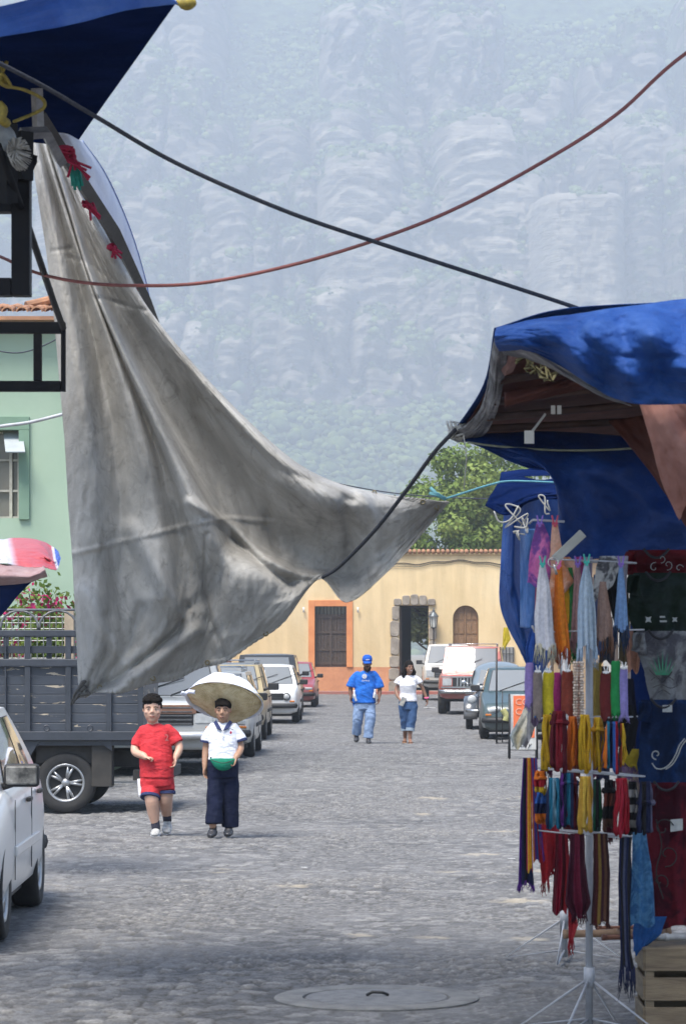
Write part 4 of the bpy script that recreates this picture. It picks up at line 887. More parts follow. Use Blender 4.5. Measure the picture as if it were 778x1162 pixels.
sheet('dark_flap', [[(-60, 655, 22.05), (-60, 700, 22.1), (-60, 760, 22.2)], [(0, 655, 22.05), (0, 680, 22.1), (0, 700, 22.2)], [(25, 652, 22.1), (24, 664, 22.1), (20, 676, 22.2)], [(42, 650, 22.1), (42, 652, 22.1), (40, 656, 22.2)]], m_blue_dk, aw, 30, 30, o6, .01)
g = MB(); g.tube([P(-70, 612, 23.4) - o6, P(64, 626, 23.2) - o6], .02, 8); g.tube([P(-70, 612, 23.4) - o6, Vector((P(-70, 612, 23.4).x, 23.4, 0)) - o6], .025, 8); g.build('pole', m_gal, aw, smooth=True)
# ------------------------------------------------------------------ right stall: canopy
m_blue = cloth_mat('royal_blue_tarpaulin', (.010, .045, .21), (.018, .075, .30), (.05, .13, .40), .62, 3.5, None, .05, .022, .22)
m_rust = cloth_mat('rust_red_tarpaulin', (.09, .03, .024), (.15, .05, .038), (.22, .09, .07), .6, 3, (.12, .05, .04), .45, .012)
m_pink = cloth_mat('faded_pink_tarpaulin', (.40, .20, .17), (.50, .26, .22), (.58, .34, .29), .6, 3, None, .35, .012)
m_greyt = cloth_mat('grimy_grey_tarpaulin', (.16, .165, .18), (.28, .28, .30), (.42, .42, .43), .6, 5, (.08, .08, .09), .1, .012)
sc_ = empty('stall_canopy', (.9, 13.5, 0), label='blue and rust tarp roof of the textile stall with a crumpled blue front edge', cat='canopy'); oS = sc_.location.copy()
# front valance: crumpled blue
rows = [[(563, 372, 12.5), (561, 380, 12.35), (562, 390, 12.4), (566, 398, 12.5)],
 [(590, 366, 12.4), (588, 376, 12.25), (592, 390, 12.2), (600, 398, 12.35)],
 [(620, 361, 12.4), (620, 376, 12.15), (626, 400, 12.3), (634, 414, 12.45)],
 [(650, 357, 12.4), (652, 378, 12.2), (658, 410, 12.1), (666, 434, 12.35)],
 [(672, 354, 12.4), (676, 380, 12.05), (682, 416, 12.25), (692, 450, 12.4)],
 [(700, 349, 12.4), (706, 380, 12.25), (712, 420, 12.15), (722, 458, 12.3)],
 [(730, 346, 12.4), (738, 380, 12.05), (746, 420, 12.25), (752, 459, 12.3)],
 [(765, 341, 12.4), (775, 380, 12.2), (782, 420, 12.05), (790, 457, 12.25)],
 [(840, 333, 12.4), (845, 380, 12.1), (850, 420, 12.1), (850, 452, 12.2)]]
sheet('valance', rows, m_blue, sc_, 160, 60, oS, .035, seed=11, fr=11)
# grey grimy lining along the front hem and the left edge
sheet('grey_lining', [[(562, 389, 12.55), (566, 394, 12.5), (572, 402, 12.5)], [(600, 395, 12.45), (606, 402, 12.4), (612, 412, 12.5)], [(636, 412, 12.5), (640, 424, 12.45), (650, 432, 12.55)], [(668, 434, 12.45), (676, 444, 12.4), (688, 452, 12.5)], [(700, 450, 12.5), (708, 456, 12.5), (716, 460, 12.6)]], m_greyt, sc_, 70, 20, oS, .03, seed=5)
sheet('side_hem', [[(561, 384, 12.45), (556, 410, 12.9), (553, 436, 13.3), (545, 462, 13.8), (528, 482, 14.2), (510, 492, 14.5)],
 [(566, 392, 12.45), (562, 420, 12.9), (560, 446, 13.3), (552, 470, 13.8), (538, 488, 14.2), (516, 500, 14.5)],
 [(576, 394, 12.55), (572, 426, 13.0), (567, 454, 13.4), (560, 476, 13.9), (550, 492, 14.3), (530, 502, 14.6)]], m_greyt, sc_, 40, 90, oS, .05, seed=6, fr=8)
# underside sheet: roof falling away from the front edge
RS = lambda px, py, Y: (px, py, Y)
sheet('roof_sheet', [[(563, 380, 12.6), (552, 440, 13.6), (520, 494, 14.6)], [(620, 376, 12.6), (620, 440, 13.8), (610, 498, 15.2)], [(700, 372, 12.6), (700, 440, 14.0), (700, 505, 15.6)], [(780, 366, 12.6), (790, 440, 14.0), (800, 520, 16)], [(900, 350, 12.6), (900, 440, 14.0), (900, 540, 16)]], m_rust, sc_, 100, 70, oS, .04, seed=7)
sheet('roof_cover', [[(560, 372, 12.5), (548, 436, 13.6), (512, 492, 14.6)], [(640, 350, 12.5), (640, 420, 14), (640, 486, 15.5)], [(780, 340, 12.5), (800, 420, 14), (800, 490, 16)], [(900, 320, 12.5), (900, 420, 14), (900, 490, 16)]], m_blue, sc_, 60, 50, oS, .02, seed=8)
m_bar = mat('brown_pole_wood', (.07, .035, .028), .7, (.04, .02, .018), 10)
for (a, c) in (((566, 432, 13.1), (700, 412, 13.1)), ((560, 456, 13.5), (760, 432, 13.5)), ((552, 474, 13.9), (800, 452, 13.9)), ((536, 487, 14.3), (800, 474, 14.3))):
    g = MB(); g.tube([P(*a) - oS, P(*c) - oS], .018, 8); g.build('roof_pole', m_bar, sc_, smooth=True)
sheet('rolled_sheet', [[(572, 446, 13.0), (572, 456, 12.95), (572, 462, 13.0)], [(640, 430, 13.0), (640, 436, 12.95), (640, 446, 13.05)], [(700, 416, 13.0), (700, 426, 12.95), (700, 434, 13.05)]], m_rust, sc_, 60, 16, oS, .03, seed=9)
g = MB(); g.tube([P(572, 388, 12.6) - oS, P(584, 396, 12.65) - oS, P(574, 420, 12.9) - oS], .03, 4); g.build('corner_post', mat('dusty_pink_wood', (.30, .17, .16), .8, (.2, .11, .1), 9), sc_)
g = MB(); rnd = random.Random(4)
for k in range(10): c = P(590 + k * 4, 408 + k * 2.2, 12.6) - oS; g.tube([c + Vector((rnd.uniform(-.03, .03), rnd.uniform(-.03, .03), rnd.uniform(-.03, .03))) for _ in range(5)], .006, 5)
g.build('faded_twine', mat('olive_twine', (.22, .20, .10), .9, (.13, .12, .06), 20), sc_, smooth=True)
# hanging blue sheet under the roof
sheet('blue_drop_sheet', [[(508, 494, 14.55), (540, 506, 14.3), (575, 522, 14.1), (600, 532, 14.0)], [(560, 492, 14.4), (590, 512, 14.1), (620, 534, 14.0), (640, 546, 14.0)], [(620, 490, 14.4), (640, 520, 14.1), (641, 570, 13.9), (634, 630, 14.0)], [(690, 494, 14.4), (696, 530, 14.0), (694, 580, 14.1), (690, 633, 13.95)], [(760, 500, 14.4), (760, 540, 14.1), (760, 590, 13.9), (760, 630, 14.0)], [(860, 500, 14.4), (860, 540, 14.0), (860, 590, 14.1), (860, 620, 14.0)]], cloth_mat('deep_blue_tarpaulin', (.006, .025, .12), (.01, .04, .18), (.02, .065, .25), .5, 3.5, None, .03, .016, .25), sc_, 130, 70, oS, .035, seed=12)
sheet('rust_side_sheet', [[(690, 478, 13.9), (740, 540, 13.7), (778, 598, 13.6), (800, 640, 13.5)], [(740, 470, 13.8), (770, 520, 13.6), (790, 570, 13.5), (820, 620, 13.4)], [(800, 464, 13.7), (810, 500, 13.5), (820, 560, 13.4), (850, 600, 13.3)]], m_rust, sc_, 40, 60, oS, .04, seed=13)
sheet('pink_drape', [[(724, 455, 12.7), (738, 500, 12.7), (750, 545, 12.8), (770, 590, 12.9)], [(745, 452, 12.65), (758, 490, 12.55), (768, 530, 12.65), (782, 570, 12.8)], [(775, 450, 12.6), (785, 490, 12.65), (800, 530, 12.5), (810, 575, 12.7)], [(830, 448, 12.6), (830, 500, 12.5), (840, 540, 12.6), (850, 590, 12.7)]], m_pink, sc_, 60, 60, oS, .03, seed=14)
# poles carrying it
for (px, Y, zt_) in ((850, 12.6, 3.2), (820, 15.8, 2.9)):
    g = MB(); a = P(px, 738, Y); g.tube([Vector((a.x, Y, 0)) - oS, Vector((a.x, Y, zt_)) - oS], .025, 8); g.build('pole', m_gal, sc_, smooth=True)
g = MB(); rnd = random.Random(14)
for k in range(8): c = P(518, 488, 14.4) - oS; g.tube(catmull([c + Vector((rnd.uniform(-.05, .05), rnd.uniform(-.05, .03), rnd.uniform(-.05, .05))) for _ in range(5)], 4), .006, 5)
g.tube([P(526, 494, 14.3) - oS, P(529, 520, 14.3) - oS, P(526, 555, 14.3) - oS], .003, 5)
g.build('corner_string', m_wrope, sc_, smooth=True)
# white hook, cord and label strips
g = MB(); g.tube([P(618, 470, 13.6) - oS, P(603, 490, 13.5) - oS], .006, 6); g.box(P(600, 496, 13.45) - oS, (.045, .01, .06)); g.box(P(627, 465, 13.6) - oS, (.02, .01, .04)); g.box(P(634, 465, 13.6) - oS, (.02, .01, .04))
g.build('white_hook', mat('white_plastic', (.7, .7, .68), .4, (.6, .6, .58), 10), sc_)
g = MB(); g.tube(hang(P(530, 502, 14.2) - oS, P(745, 506, 14.0) - oS, .03), .006, 6); g.build('hang_cord', mat('olive_cord', (.25, .27, .2), .8, (.17, .18, .14), 30), sc_, smooth=True)
# ------------------------------------------------------------------ small dark canopy behind with blue drop sheet
dc = empty('small_canopy', P(600, 640, 16.9), label='small dark navy canopy flap with white cords and a long blue side sheet', cat='canopy'); oD = dc.location.copy(); 
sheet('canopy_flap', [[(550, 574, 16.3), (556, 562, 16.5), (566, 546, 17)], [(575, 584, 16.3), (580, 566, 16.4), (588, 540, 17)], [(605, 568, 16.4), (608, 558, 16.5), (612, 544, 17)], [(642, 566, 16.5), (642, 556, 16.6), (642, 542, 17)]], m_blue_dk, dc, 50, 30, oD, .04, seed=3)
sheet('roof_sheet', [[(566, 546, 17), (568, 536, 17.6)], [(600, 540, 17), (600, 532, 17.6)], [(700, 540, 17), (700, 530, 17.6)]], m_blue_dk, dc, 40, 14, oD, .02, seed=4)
sheet('side_sheet', [[(572, 576, 16.8), (568, 640, 16.7), (568, 690, 16.9), (588, 735, 16.8), (604, 768, 16.8)], [(585, 570, 16.6), (582, 640, 16.5), (584, 690, 16.6), (596, 735, 16.7), (606, 766, 16.8)], [(598, 566, 16.8), (600, 640, 16.9), (600, 690, 16.7), (603, 730, 16.8), (608, 766, 16.8)], [(640, 566, 17.2), (640, 640, 17.2), (640, 690, 17.2), (632, 730, 17.2), (612, 768, 17.1)]], m_blue, dc, 60, 80, oD, .05, seed=5)
sheet('hanging_panel', [[(590, 600, 16.45), (590, 660, 16.4), (590, 712, 16.45)], [(600, 600, 16.3), (600, 660, 16.35), (600, 713, 16.3)], [(612, 600, 16.4), (612, 660, 16.3), (612, 711, 16.4)]], cloth_mat('mid_blue_sheet', (.03, .09, .28), (.05, .14, .38), (.08, .2, .48), .45, 3), dc, 30, 50, oD, .015)
g = MB(); rnd = random.Random(24)
for (cx_, cy_, s) in ((584, 585, 1), (588, 592, .8), (618, 572, .7), (590, 606, .6)):
    c = P(cx_, cy_, 16.2) - oD; g.tube(catmull([c + Vector((rnd.uniform(-.07, .07), rnd.uniform(-.02, .02), rnd.uniform(-.09, .06))) * s for _ in range(7)], 5), .0045, 5)
g.tube(catmull([P(560, 580, 16.2) - oD, P(566, 592, 16.2) - oD, P(578, 590, 16.2) - oD, P(588, 574, 16.2) - oD], 5), .005, 5)
g.build('white_cord', m_wrope, dc, smooth=True)
a = P(640, 738, 17.2); g = MB(); g.tube([Vector((a.x, 17.3, 0)) - oD, Vector((a.x, 17.3, 2.9)) - oD], .02, 8); g.build('pole', m_gal, dc, smooth=True)

# ------------------------------------------------------------------ textiles
def weave(name, stops, rough=.85, freq=220, sheen=.0, dye=None, lengthwise=False, spec=.2):
    """woven cloth: colour bands across u (or along v), fine weave"""
    if name in _mc: return _mc[name]
    m, nt, b = new_mat(name); at = N(nt, 'ShaderNodeAttribute', attribute_name='v' if lengthwise else 'u'); v = coords(nt)
    r = ramp(nt, at.outputs['Fac'], stops).outputs[0]
    if dye: r = mixc(nt, ramp(nt, noise(nt, v, dye[1], 4, .6, 1), [(.44, (0, 0, 0)), (.56, (1, 1, 1))]).outputs[0], r, dye[0])
    r = mixc(nt, .6, r, ramp(nt, noise(nt, v, 60, 3, .6), [(.3, (.6, .6, .6)), (.7, (1.05, 1.05, 1.05))]).outputs[0], 'MULTIPLY')
    L(nt, r, b.inputs['Base Color']); b.inputs['Roughness'].default_value = rough; b.inputs['Sheen Weight'].default_value = sheen; b.inputs['Specular IOR Level'].default_value = spec
    w_ = N(nt, 'ShaderNodeTexWave', Scale=freq / 6.0, Distortion=1.5); w_.bands_direction = 'Z'; L(nt, v, w_.inputs['Vector']); bump(nt, b, w_.outputs[0], .35, .002)
    t = N(nt, 'ShaderNodeBsdfTranslucent'); L(nt, r, t.inputs[0]); ms = N(nt, 'ShaderNodeMixShader'); ms.inputs[0].default_value = .25
    L(nt, b.outputs[0], ms.inputs[1]); L(nt, t.outputs[0], ms.inputs[2]); L(nt, ms.outputs[0], nt.nodes['Material Output'].inputs[0])
    _mc[name] = m; return m
def plain(name, c, **k): return weave(name, [(0, tuple(x * .85 for x in c)), (.5, c), (1, tuple(x * .8 for x in c))], **k)
def textile(name, label, cat, rail, m_, Y, group=None, folds=5, amp=.35, fringe=0, fringe_m=None, thick=.25, seed=1, clip=None, nu=56, nv=44, loop=False):
    """rail: list of (y, x0, x1) in photo pixels from top to bottom at distance Y"""
    rl = np.array(rail, float); vv = np.linspace(0, 1, nv); ys = rl[:, 0]; yy = ys[0] + (ys[-1] - ys[0]) * vv
    x0 = np.interp(yy, ys, rl[:, 1]); x1 = np.interp(yy, ys, rl[:, 2])
    rg = np.random.default_rng(seed); ph = rg.uniform(0, 6.28, 4); th = np.linspace(0, 2 * np.pi, nu, endpoint=False)
    k = FX / Y; O = P((x0[0] + x1[0]) / 2, ys[0], Y); VV = []
    for j in range(nv):
        w_ = (x1[j] - x0[j]) / 2; c = (x0[j] + x1[j]) / 2 + .05 * w_ * math.sin(6 * vv[j] + ph[0]); s = np.cos(th)
        d = np.sin(th) * thick * w_ * (.5 + .7 * vv[j])
        fo = amp * w_ * (.25 + .75 * vv[j]) * (np.sin(s * folds * 1.6 + ph[1] + .8 * math.sin(3 * vv[j])) + .5 * np.sin(s * folds * 3.1 + ph[2] + 2 * vv[j]))
        fo = fo + w_ * .30 * (fbm(s * 2.2 + seed, np.full_like(s, vv[j] * 5 + seed), 3, seed) - .5) + w_ * .10 * np.sin(9 * vv[j] + 2 * s + ph[3])
        e = w_ * .10 * (fbm(np.full_like(s, vv[j] * 9.0), s * .3 + seed, 3, seed + 3) - .5)
        X_ = (c + (w_ + e) * s - CX) / k; Y_ = Y + (d * 1.0 + fo * .5) / k
        droop = 0 if j < nv - 1 else 1
        z_ = CH - (yy[j] + (3 * np.sin(s * 4 + ph[1]) * vv[j] ** 6) - CY) / k
        VV.append(np.stack([X_, Y_, z_ + 0 * s], -1))
    VV = np.stack(VV) - np.array(O); n = nu
    F = []
    i, j = np.meshgrid(np.arange(nu), np.arange(nv - 1)); a = j * nu + i; b_ = j * nu + (i + 1) % nu
    F = np.stack([a, b_, b_ + nu, a + nu], -1).reshape(-1, 4)
    ua = np.tile((np.cos(th) * .5 + .5), nv); va = np.repeat(vv, nu)
    o = np_mesh(name, VV.reshape(-1, 3), F, m_, True, {'u': ua, 'v': va}); o.location = O; tag(o, label, cat, group)
    if fringe:
        g = MB(); rnd = random.Random(seed); zb = VV[-1]
        for q in range(int((x1[-1] - x0[-1]) * 1.5) + 6):
            i_ = rnd.randrange(nu); p = Vector(zb[i_].tolist()); L_ = fringe / k * rnd.uniform(.6, 1.1)
            g.tube([p + Vector((0, 0, .01)), p + Vector((rnd.uniform(-.006, .006), 0, -L_ * .5)), p + Vector((rnd.uniform(-.012, .012), 0, -L_))], [.0022, .002, .001], 4)
        g.build('fringe', fringe_m or m_, o, smooth=True)
    if clip:
        mk = mat('clip_' + clip[0], clip[1], .4, None, 20); g = MB(); c = P((x0[0] + x1[0]) / 2, ys[0], Y - .02) - O
        cs = .55 if clip[0] == 'white' else .85
        for s in (-1, 1): g.box(c + Vector((s * .009 * cs, -.005, .010)), (.008 * cs, .012, .065 * cs), (0, s * .22, 0))
        g.tube([c + Vector((-.014, -.005, 0)), c + Vector((.014, -.005, 0))], .006, 6)
        g.build('clothes_peg', mk, o, bevel=.002)
    return o
GT = 'scarves hanging from the top rings'; GF = 'folded scarves clipped on the middle ring'; GL = 'looped sashes on the lower rings'; GB_ = 'long sashes hanging from the bottom ring'
wht = plain('white_cotton', (.78, .79, .86)); tl = ('teal', (.03, .45, .38)); pu = ('purple', (.22, .12, .5)); pk = ('pink', (.65, .12, .35)); wh = ('white', (.7, .7, .7))
T = textile
T('tie_dye_scarf', 'pink and purple tie dyed scarf on the topmost hanger', 'scarf', [(594, 608, 616), (610, 604, 623), (640, 600, 626), (664, 597, 622)], weave('tie_dye', [(0, (.55, .13, .40)), (.5, (.72, .22, .50)), (1, (.5, .12, .38))], dye=((.20, .08, .34), 12)), 13.3, GT, 2, .2, seed=2, clip=pu)
T('orange_scarf', 'plain pale orange scarf spread beside the pink tie dyed one', 'scarf', [(594, 626, 632), (640, 621, 640), (660, 618, 652), (690, 621, 628)], weave('orange_cloth', [(0, (.62, .24, .10)), (.5, (.78, .34, .17)), (1, (.66, .28, .14))], dye=((.8, .5, .38), 5)), 13.3, GT, 2, .2, seed=3, clip=('red', (.55, .06, .12)))
T('orange_cloth', 'pale orange cloth with a whitish corner under the blue sheet hem', 'cloth', [(632, 634, 646), (640, 632, 653), (650, 634, 654), (668, 622, 636)], _mc['orange_cloth'], 13.34, GT, 2, .2, seed=4)
T('magenta_cloth', 'small magenta cloth under the blue sheet hem', 'cloth', [(632, 652, 662), (645, 650, 664), (660, 649, 661)], plain('magenta_cloth', (.48, .07, .28)), 13.4, GT, 3, .3, seed=5)
T('lilac_scarf', 'grey lilac scarf hanging between magenta and black and white cloths', 'scarf', [(632, 663, 672), (660, 664, 671), (690, 665, 671)], plain('lilac_cloth', (.40, .36, .48)), 13.5, GT, 3, .3, seed=6)
T('patterned_cloth', 'black and white patterned cloth with a wavy hem', 'cloth', [(631, 680, 698), (645, 676, 702), (665, 672, 694), (680, 669, 676)], weave('black_white_print', [(0, (.62, .63, .62)), (1, (.55, .56, .56))], dye=((.12, .12, .13), 16)), 13.3, GT, 4, .3, seed=7)
T('grey_cloth', 'light grey violet scarf behind the black and white patterned cloth', 'scarf', [(631, 698, 712), (655, 700, 711), (680, 702, 710)], plain('pale_grey_cloth', (.42, .40, .46)), 13.4, GT, 3, .3, seed=8)
T('black_shawl', 'crumpled black shawl right of the patterned cloth', 'shawl', [(650, 688, 706), (668, 686, 708), (690, 692, 708), (715, 698, 706)], plain('black_cloth', (.02, .02, .022)), 13.35, GT, 4, .4, seed=9)
T('white_scarf', 'white scarf with a pale fringe, leftmost on the second ring', 'scarf', [(640, 612, 618), (660, 609, 622), (700, 606, 627), (735, 608, 630)], wht, 13.15, GT, 4, .35, 20, plain('cream_yarn', (.7, .68, .55)), seed=10, clip=tl)
T('orange_fringed_scarf', 'deep orange scarf with a rust red fringe on the second ring', 'scarf', [(642, 629, 637), (680, 628, 640), (715, 629, 645), (738, 631, 646)], weave('deep_orange', [(0, (.62, .14, .03)), (.35, (.80, .24, .03)), (.8, (.85, .30, .04)), (1, (.6, .18, .04))]), 13.2, GT, 4, .35, 18, plain('rust_yarn', (.45, .08, .04)), seed=11, clip=pk)
T('gold_scarf', 'narrow golden yellow scarf between the orange and green ones', 'scarf', [(644, 640, 644), (680, 638, 646), (706, 638, 645)], plain('golden_cloth', (.72, .42, .04)), 13.3, GT, 3, .35, seed=12)
T('green_scarf', 'narrow green scarf between the golden and dusty pink ones', 'scarf', [(644, 644, 649), (690, 643, 654), (745, 645, 656)], plain('leaf_green_cloth', (.05, .25, .08)), 13.3, GT, 3, .35, 10, seed=13)
T('dusty_pink_scarf', 'dusty pink scarf on the second ring beside the pale blue one', 'scarf', [(640, 652, 658), (680, 649, 660), (730, 647, 658)], plain('dusty_pink_cloth', (.45, .27, .27)), 13.25, GT, 4, .35, 14, seed=14, clip=pu)
T('pale_blue_scarf', 'pale blue grey pleated scarf with long fringe at the pole', 'scarf', [(638, 663, 667), (665, 657, 672), (700, 654, 675), (735, 655, 677)], weave('pale_blue_cloth', [(0, (.42, .55, .70)), (.5, (.60, .72, .84)), (.75, (.38, .48, .58)), (1, (.5, .6, .7))]), 13.1, GT, 7, .45, 24, seed=15, clip=tl)
T('taupe_scarf', 'taupe brown scarf with a loose fringe right of the pole', 'scarf', [(660, 680, 687), (690, 677, 692), (725, 675, 695)], weave('taupe_cloth', [(0, (.30, .20, .17)), (.5, (.40, .28, .24)), (1, (.30, .19, .15))]), 13.15, GT, 5, .35, 22, plain('brown_yarn', (.25, .14, .10)), seed=16)
T('sky_blue_scarf', 'sky blue scarf with dark netted hem, rightmost on the second ring', 'scarf', [(640, 702, 706), (670, 699, 709), (715, 696, 713)], plain('sky_blue_cloth', (.25, .42, .72)), 13.2, GT, 5, .35, 26, plain('navy_yarn', (.05, .08, .16)), seed=17, clip=pu)
T('dark_blue_bundle', 'royal blue cloth tail hanging left of the white scarf fringe', 'cloth', [(712, 602, 610), (735, 596, 612), (770, 598, 612)], plain('royal_cloth', (.03, .10, .42)), 13.5, GT, 4, .4, 10, seed=18)
T('peach_pouch', 'pale peach cloth pouch beside the grey printed shirt', 'pouch', [(716, 712, 720), (740, 710, 726), (762, 712, 724)], plain('peach_cloth', (.62, .33, .23)), 13.6, None, 3, .4, seed=19)
# middle ring of folded flat scarves
for k, (nm, lb, x0, x1, y0, y1, c, d) in enumerate((
 ('lavender_scarf', 'folded lavender scarf at the left end of the middle ring', 596, 604, 752, 800, (.36, .28, .66), .25),
 ('taupe_folded_scarf', 'folded taupe grey scarf between lavender and yellow', 605, 614, 762, 815, (.29, .24, .22), .0),
 ('yellow_folded_scarf', 'folded bright yellow scarf on the middle ring', 616, 627, 762, 812, (.66, .55, .04), .02),
 ('magenta_folded_scarf', 'folded magenta scarf beside the bright yellow one', 628, 635, 763, 812, (.45, .05, .22), .08),
 ('maroon_folded_scarf', 'broad folded brick maroon scarf left of the bead strands', 637, 649, 761, 813, (.27, .06, .04), .04),
 ('wine_folded_scarf', 'folded wine brown scarf right of the white pole', 681, 692, 763, 816, (.16, .03, .03), .06),
 ('green_folded_scarf', 'folded emerald green scarf on the middle ring', 693, 702, 750, 810, (.03, .30, .09), .06),
 ('violet_folded_scarf', 'folded pale violet scarf at the right end of the middle ring', 703, 711, 758, 812, (.32, .28, .62), .06))):
    T(nm, lb, 'scarf', [(y0, x0 + .5, x1), (y0 + 4, x0 - .8, x1 + 1), ((y0 + y1) / 2, x0 - 1, x1 + .5), (y1, x0 - .6, x1 + 1.4)], plain(nm + '_cloth', c), 13.05 + d, GF, 2, .10, 6 if k in (0, 6, 7) else 0, seed=30 + k, thick=.35, clip=wh if k % 3 else None)
T('grey_tail_scarf', 'narrow grey scarf tail hanging below the lavender scarf', 'scarf', [(800, 598, 602), (840, 597, 602)], plain('ash_cloth', (.45, .45, .48)), 13.5, GF, 2, .2, seed=44)
# second layer of scarves on the far side of the rings
back = [(612, 652, 730, (.30, .05, .10)), (634, 650, 742, (.42, .16, .05)), (651, 648, 722, (.20, .16, .26)), (678, 652, 742, (.12, .16, .30)), (688, 700, 752, (.10, .10, .12)), (708, 660, 752, (.24, .20, .12)),
 (609, 764, 822, (.16, .12, .20)), (632, 766, 828, (.08, .05, .14)), (655, 768, 824, (.30, .24, .16)), (675, 752, 822, (.42, .30, .08)), (686, 756, 828, (.10, .06, .06)), (698, 764, 838, (.05, .10, .09)), (712, 770, 850, (.03, .03, .05)),
 (620, 820, 878, (.10, .03, .06)), (650, 822, 884, (.18, .05, .03)), (672, 824, 880, (.20, .08, .14)), (684, 826, 886, (.05, .06, .12)), (710, 830, 890, (.16, .10, .16)),
 (628, 886, 946, (.07, .03, .10)), (648, 888, 948, (.12, .02, .03)), (676, 884, 946, (.03, .06, .06)), (692, 886, 950, (.10, .02, .03)), (716, 890, 950, (.04, .04, .06)),
 (637, 952, 1012, (.16, .02, .04)), (655, 950, 1020, (.06, .01, .03)), (681, 952, 1030, (.05, .03, .04)), (709, 950, 1060, (.02, .03, .07))]
def cname(c):
    r, g_, b_ = c; m = max(c)
    if m < .065: return 'near black'
    if r - b_ > .06 and g_ > .6 * r: return 'golden brown'
    if r > 2.2 * g_ and b_ < .6 * r: return 'dark red' if m < .2 else 'rust'
    if b_ >= r and b_ > g_: return 'slate blue' if g_ >= r else 'plum'
    if r > 1.6 * g_: return 'wine'
    return 'grey green' if g_ >= r else 'dusky'
def side_(cx): return 'left end' if cx < 625 else ('left of the pole' if cx < 645 else ('beside the pole' if cx < 673 else ('right of the pole' if cx < 695 else 'right end')))
tones = {0: 'wine', 1: 'rust', 2: 'plum', 3: 'slate blue', 4: 'charcoal', 5: 'olive'}
for i, (cx, y0, y1, c) in enumerate(back):
    lv = 'second' if y0 < 710 else ('middle' if y0 < 800 else ('third' if y0 < 860 else ('fourth' if y0 < 940 else 'bottom')))
    w_ = 6 + (i * 7 % 5)
    T('back_scarf', '%s scarf behind the front row of the %s ring, %s' % (cname(c), lv, side_(cx)), 'scarf', [(y0, cx - w_ * .7, cx + w_ * .7), ((y0 + y1) / 2, cx - w_, cx + w_), (y1, cx - w_ * 1.05, cx + w_ * .9)], plain('back_cloth_%d' % i, c), 13.62 + .02 * (i % 3), 'scarves on the far side of the stand', 4, .4, 5 * (i % 2), seed=200 + i)
# bead strands
bs = empty('bead_strands', P(655, 750, 13.1), label='bunch of cream and brown bead strands hanging left of the pole', cat='beads', group=None); ob = bs.location.copy()
rnd = random.Random(8)
for q in range(7):
    g = MB(); xx = 651 + q * 1.6; y = 752
    c = rnd.choice(((.62, .52, .44), (.5, .38, .3), (.3, .16, .12)))
    while y < 822 + rnd.uniform(-12, 14): g.ell(P(xx + rnd.uniform(-.7, .7), y, 13.08 + rnd.uniform(-.01, .01)) - ob, (.006, .006, .0065), None, 4); y += 3.2
    g.build('strand', mat('bead_%d' % (int(c[0] * 100)), c, .35), bs, smooth=True)
# lower looped sashes
def sash(nm, lb, x0, x1, y0, y1, stops, Y, seed, lw=False, grp=GL, fr=0, folds=3, amp=.3):
    """a woven belt folded into hanging loops over the ring"""
    m_ = weave(nm + '_weave', stops, lengthwise=lw); rnd = random.Random(seed); k = Y / FX; O = P((x0 + x1) / 2, y0, Y)
    w_ = (x1 - x0) * k * 1.25; h_ = (y1 - y0) * k; g = MB(); n = 3 if w_ < .05 else 4
    for i in range(n):
        c = (i - (n - 1) / 2) / n * w_ * .8 + rnd.uniform(-.004, .004); rr = w_ / n * rnd.uniform(.55, .72); lo = -h_ * rnd.uniform(.86, 1.0); sp = rr * rnd.uniform(.35, .7); dy = rnd.uniform(-.02, .02)
        tw = rnd.uniform(-.012, .012)
        pts = [(c * .6 - sp * .3, dy, .004), (c - sp * .6 + tw, dy - .008, lo * .3), (c - sp, dy - .012, lo * .72), (c - sp * .6, dy - .008, lo * .95), (c, dy, lo), (c + sp * .6, dy + .006, lo * .95), (c + sp + tw, dy + .012, lo * .7), (c + sp * .5, dy + .008, lo * .3), (c * .6 + sp * .3, dy + .004, .004)]
        p = catmull(pts, 5); rs = [rr * .86 * (1 + .22 * math.sin(j * .9 + seed + i) + rnd.uniform(-.06, .06)) for j in range(len(p))]
        g.tube(p, rs, 8, flat=.55)
    if seed % 3 == 0:
        z = -h_ * rnd.uniform(.15, .4); g.tube([(w_ * .42 * math.cos(q), .018 * math.sin(q) - .004, z + .006 * math.sin(3 * q)) for q in np.linspace(0, 6.283, 15)[:-1]], .009, 6, closed=True)
    o = g.build(nm, m_, smooth=True, loc=O); me = o.data; co = np.zeros(len(me.vertices) * 3); me.vertices.foreach_get('co', co); co = co.reshape(-1, 3)
    for an, arr in (('u', co[:, 0] / w_ + .5), ('v', -co[:, 2] / h_)):
        at = me.attributes.new(an, 'FLOAT', 'POINT'); at.data.foreach_set('value', np.clip(arr, 0, 1).astype(np.float32))
    return tag(o, lb, 'sash', grp)
def band(*cs):
    n = len(cs); out = []
    for i, c in enumerate(cs): out += [(i / n + .001, c), ((i + 1) / n - .02, c)]
    return out[:30]
NV, RD, YL, PU, OR, BL, MR, GN, BK, TL2 = (.015, .02, .06), (.36, .02, .03), (.62, .40, .03), (.15, .04, .25), (.66, .17, .02), (.03, .10, .35), (.10, .012, .02), (.02, .10, .05), (.012, .012, .015), (.02, .16, .26)
sash('mustard_belt', 'ribbed mustard sash left of the large maroon one, third ring', 614, 626, 812, 876, band(YL, (.5, .3, .02), YL), 13.0, 50)
sash('maroon_belt', 'large gathered maroon sash on the third ring', 625, 643, 808, 878, band(MR, (.26, .02, .03), MR), 12.95, 51, folds=5, amp=.4)
sash('orange_belt', 'burnt orange sash right of the large maroon one', 643, 655, 814, 876, band((.5, .10, .02), OR, (.4, .08, .02)), 13.02, 52)
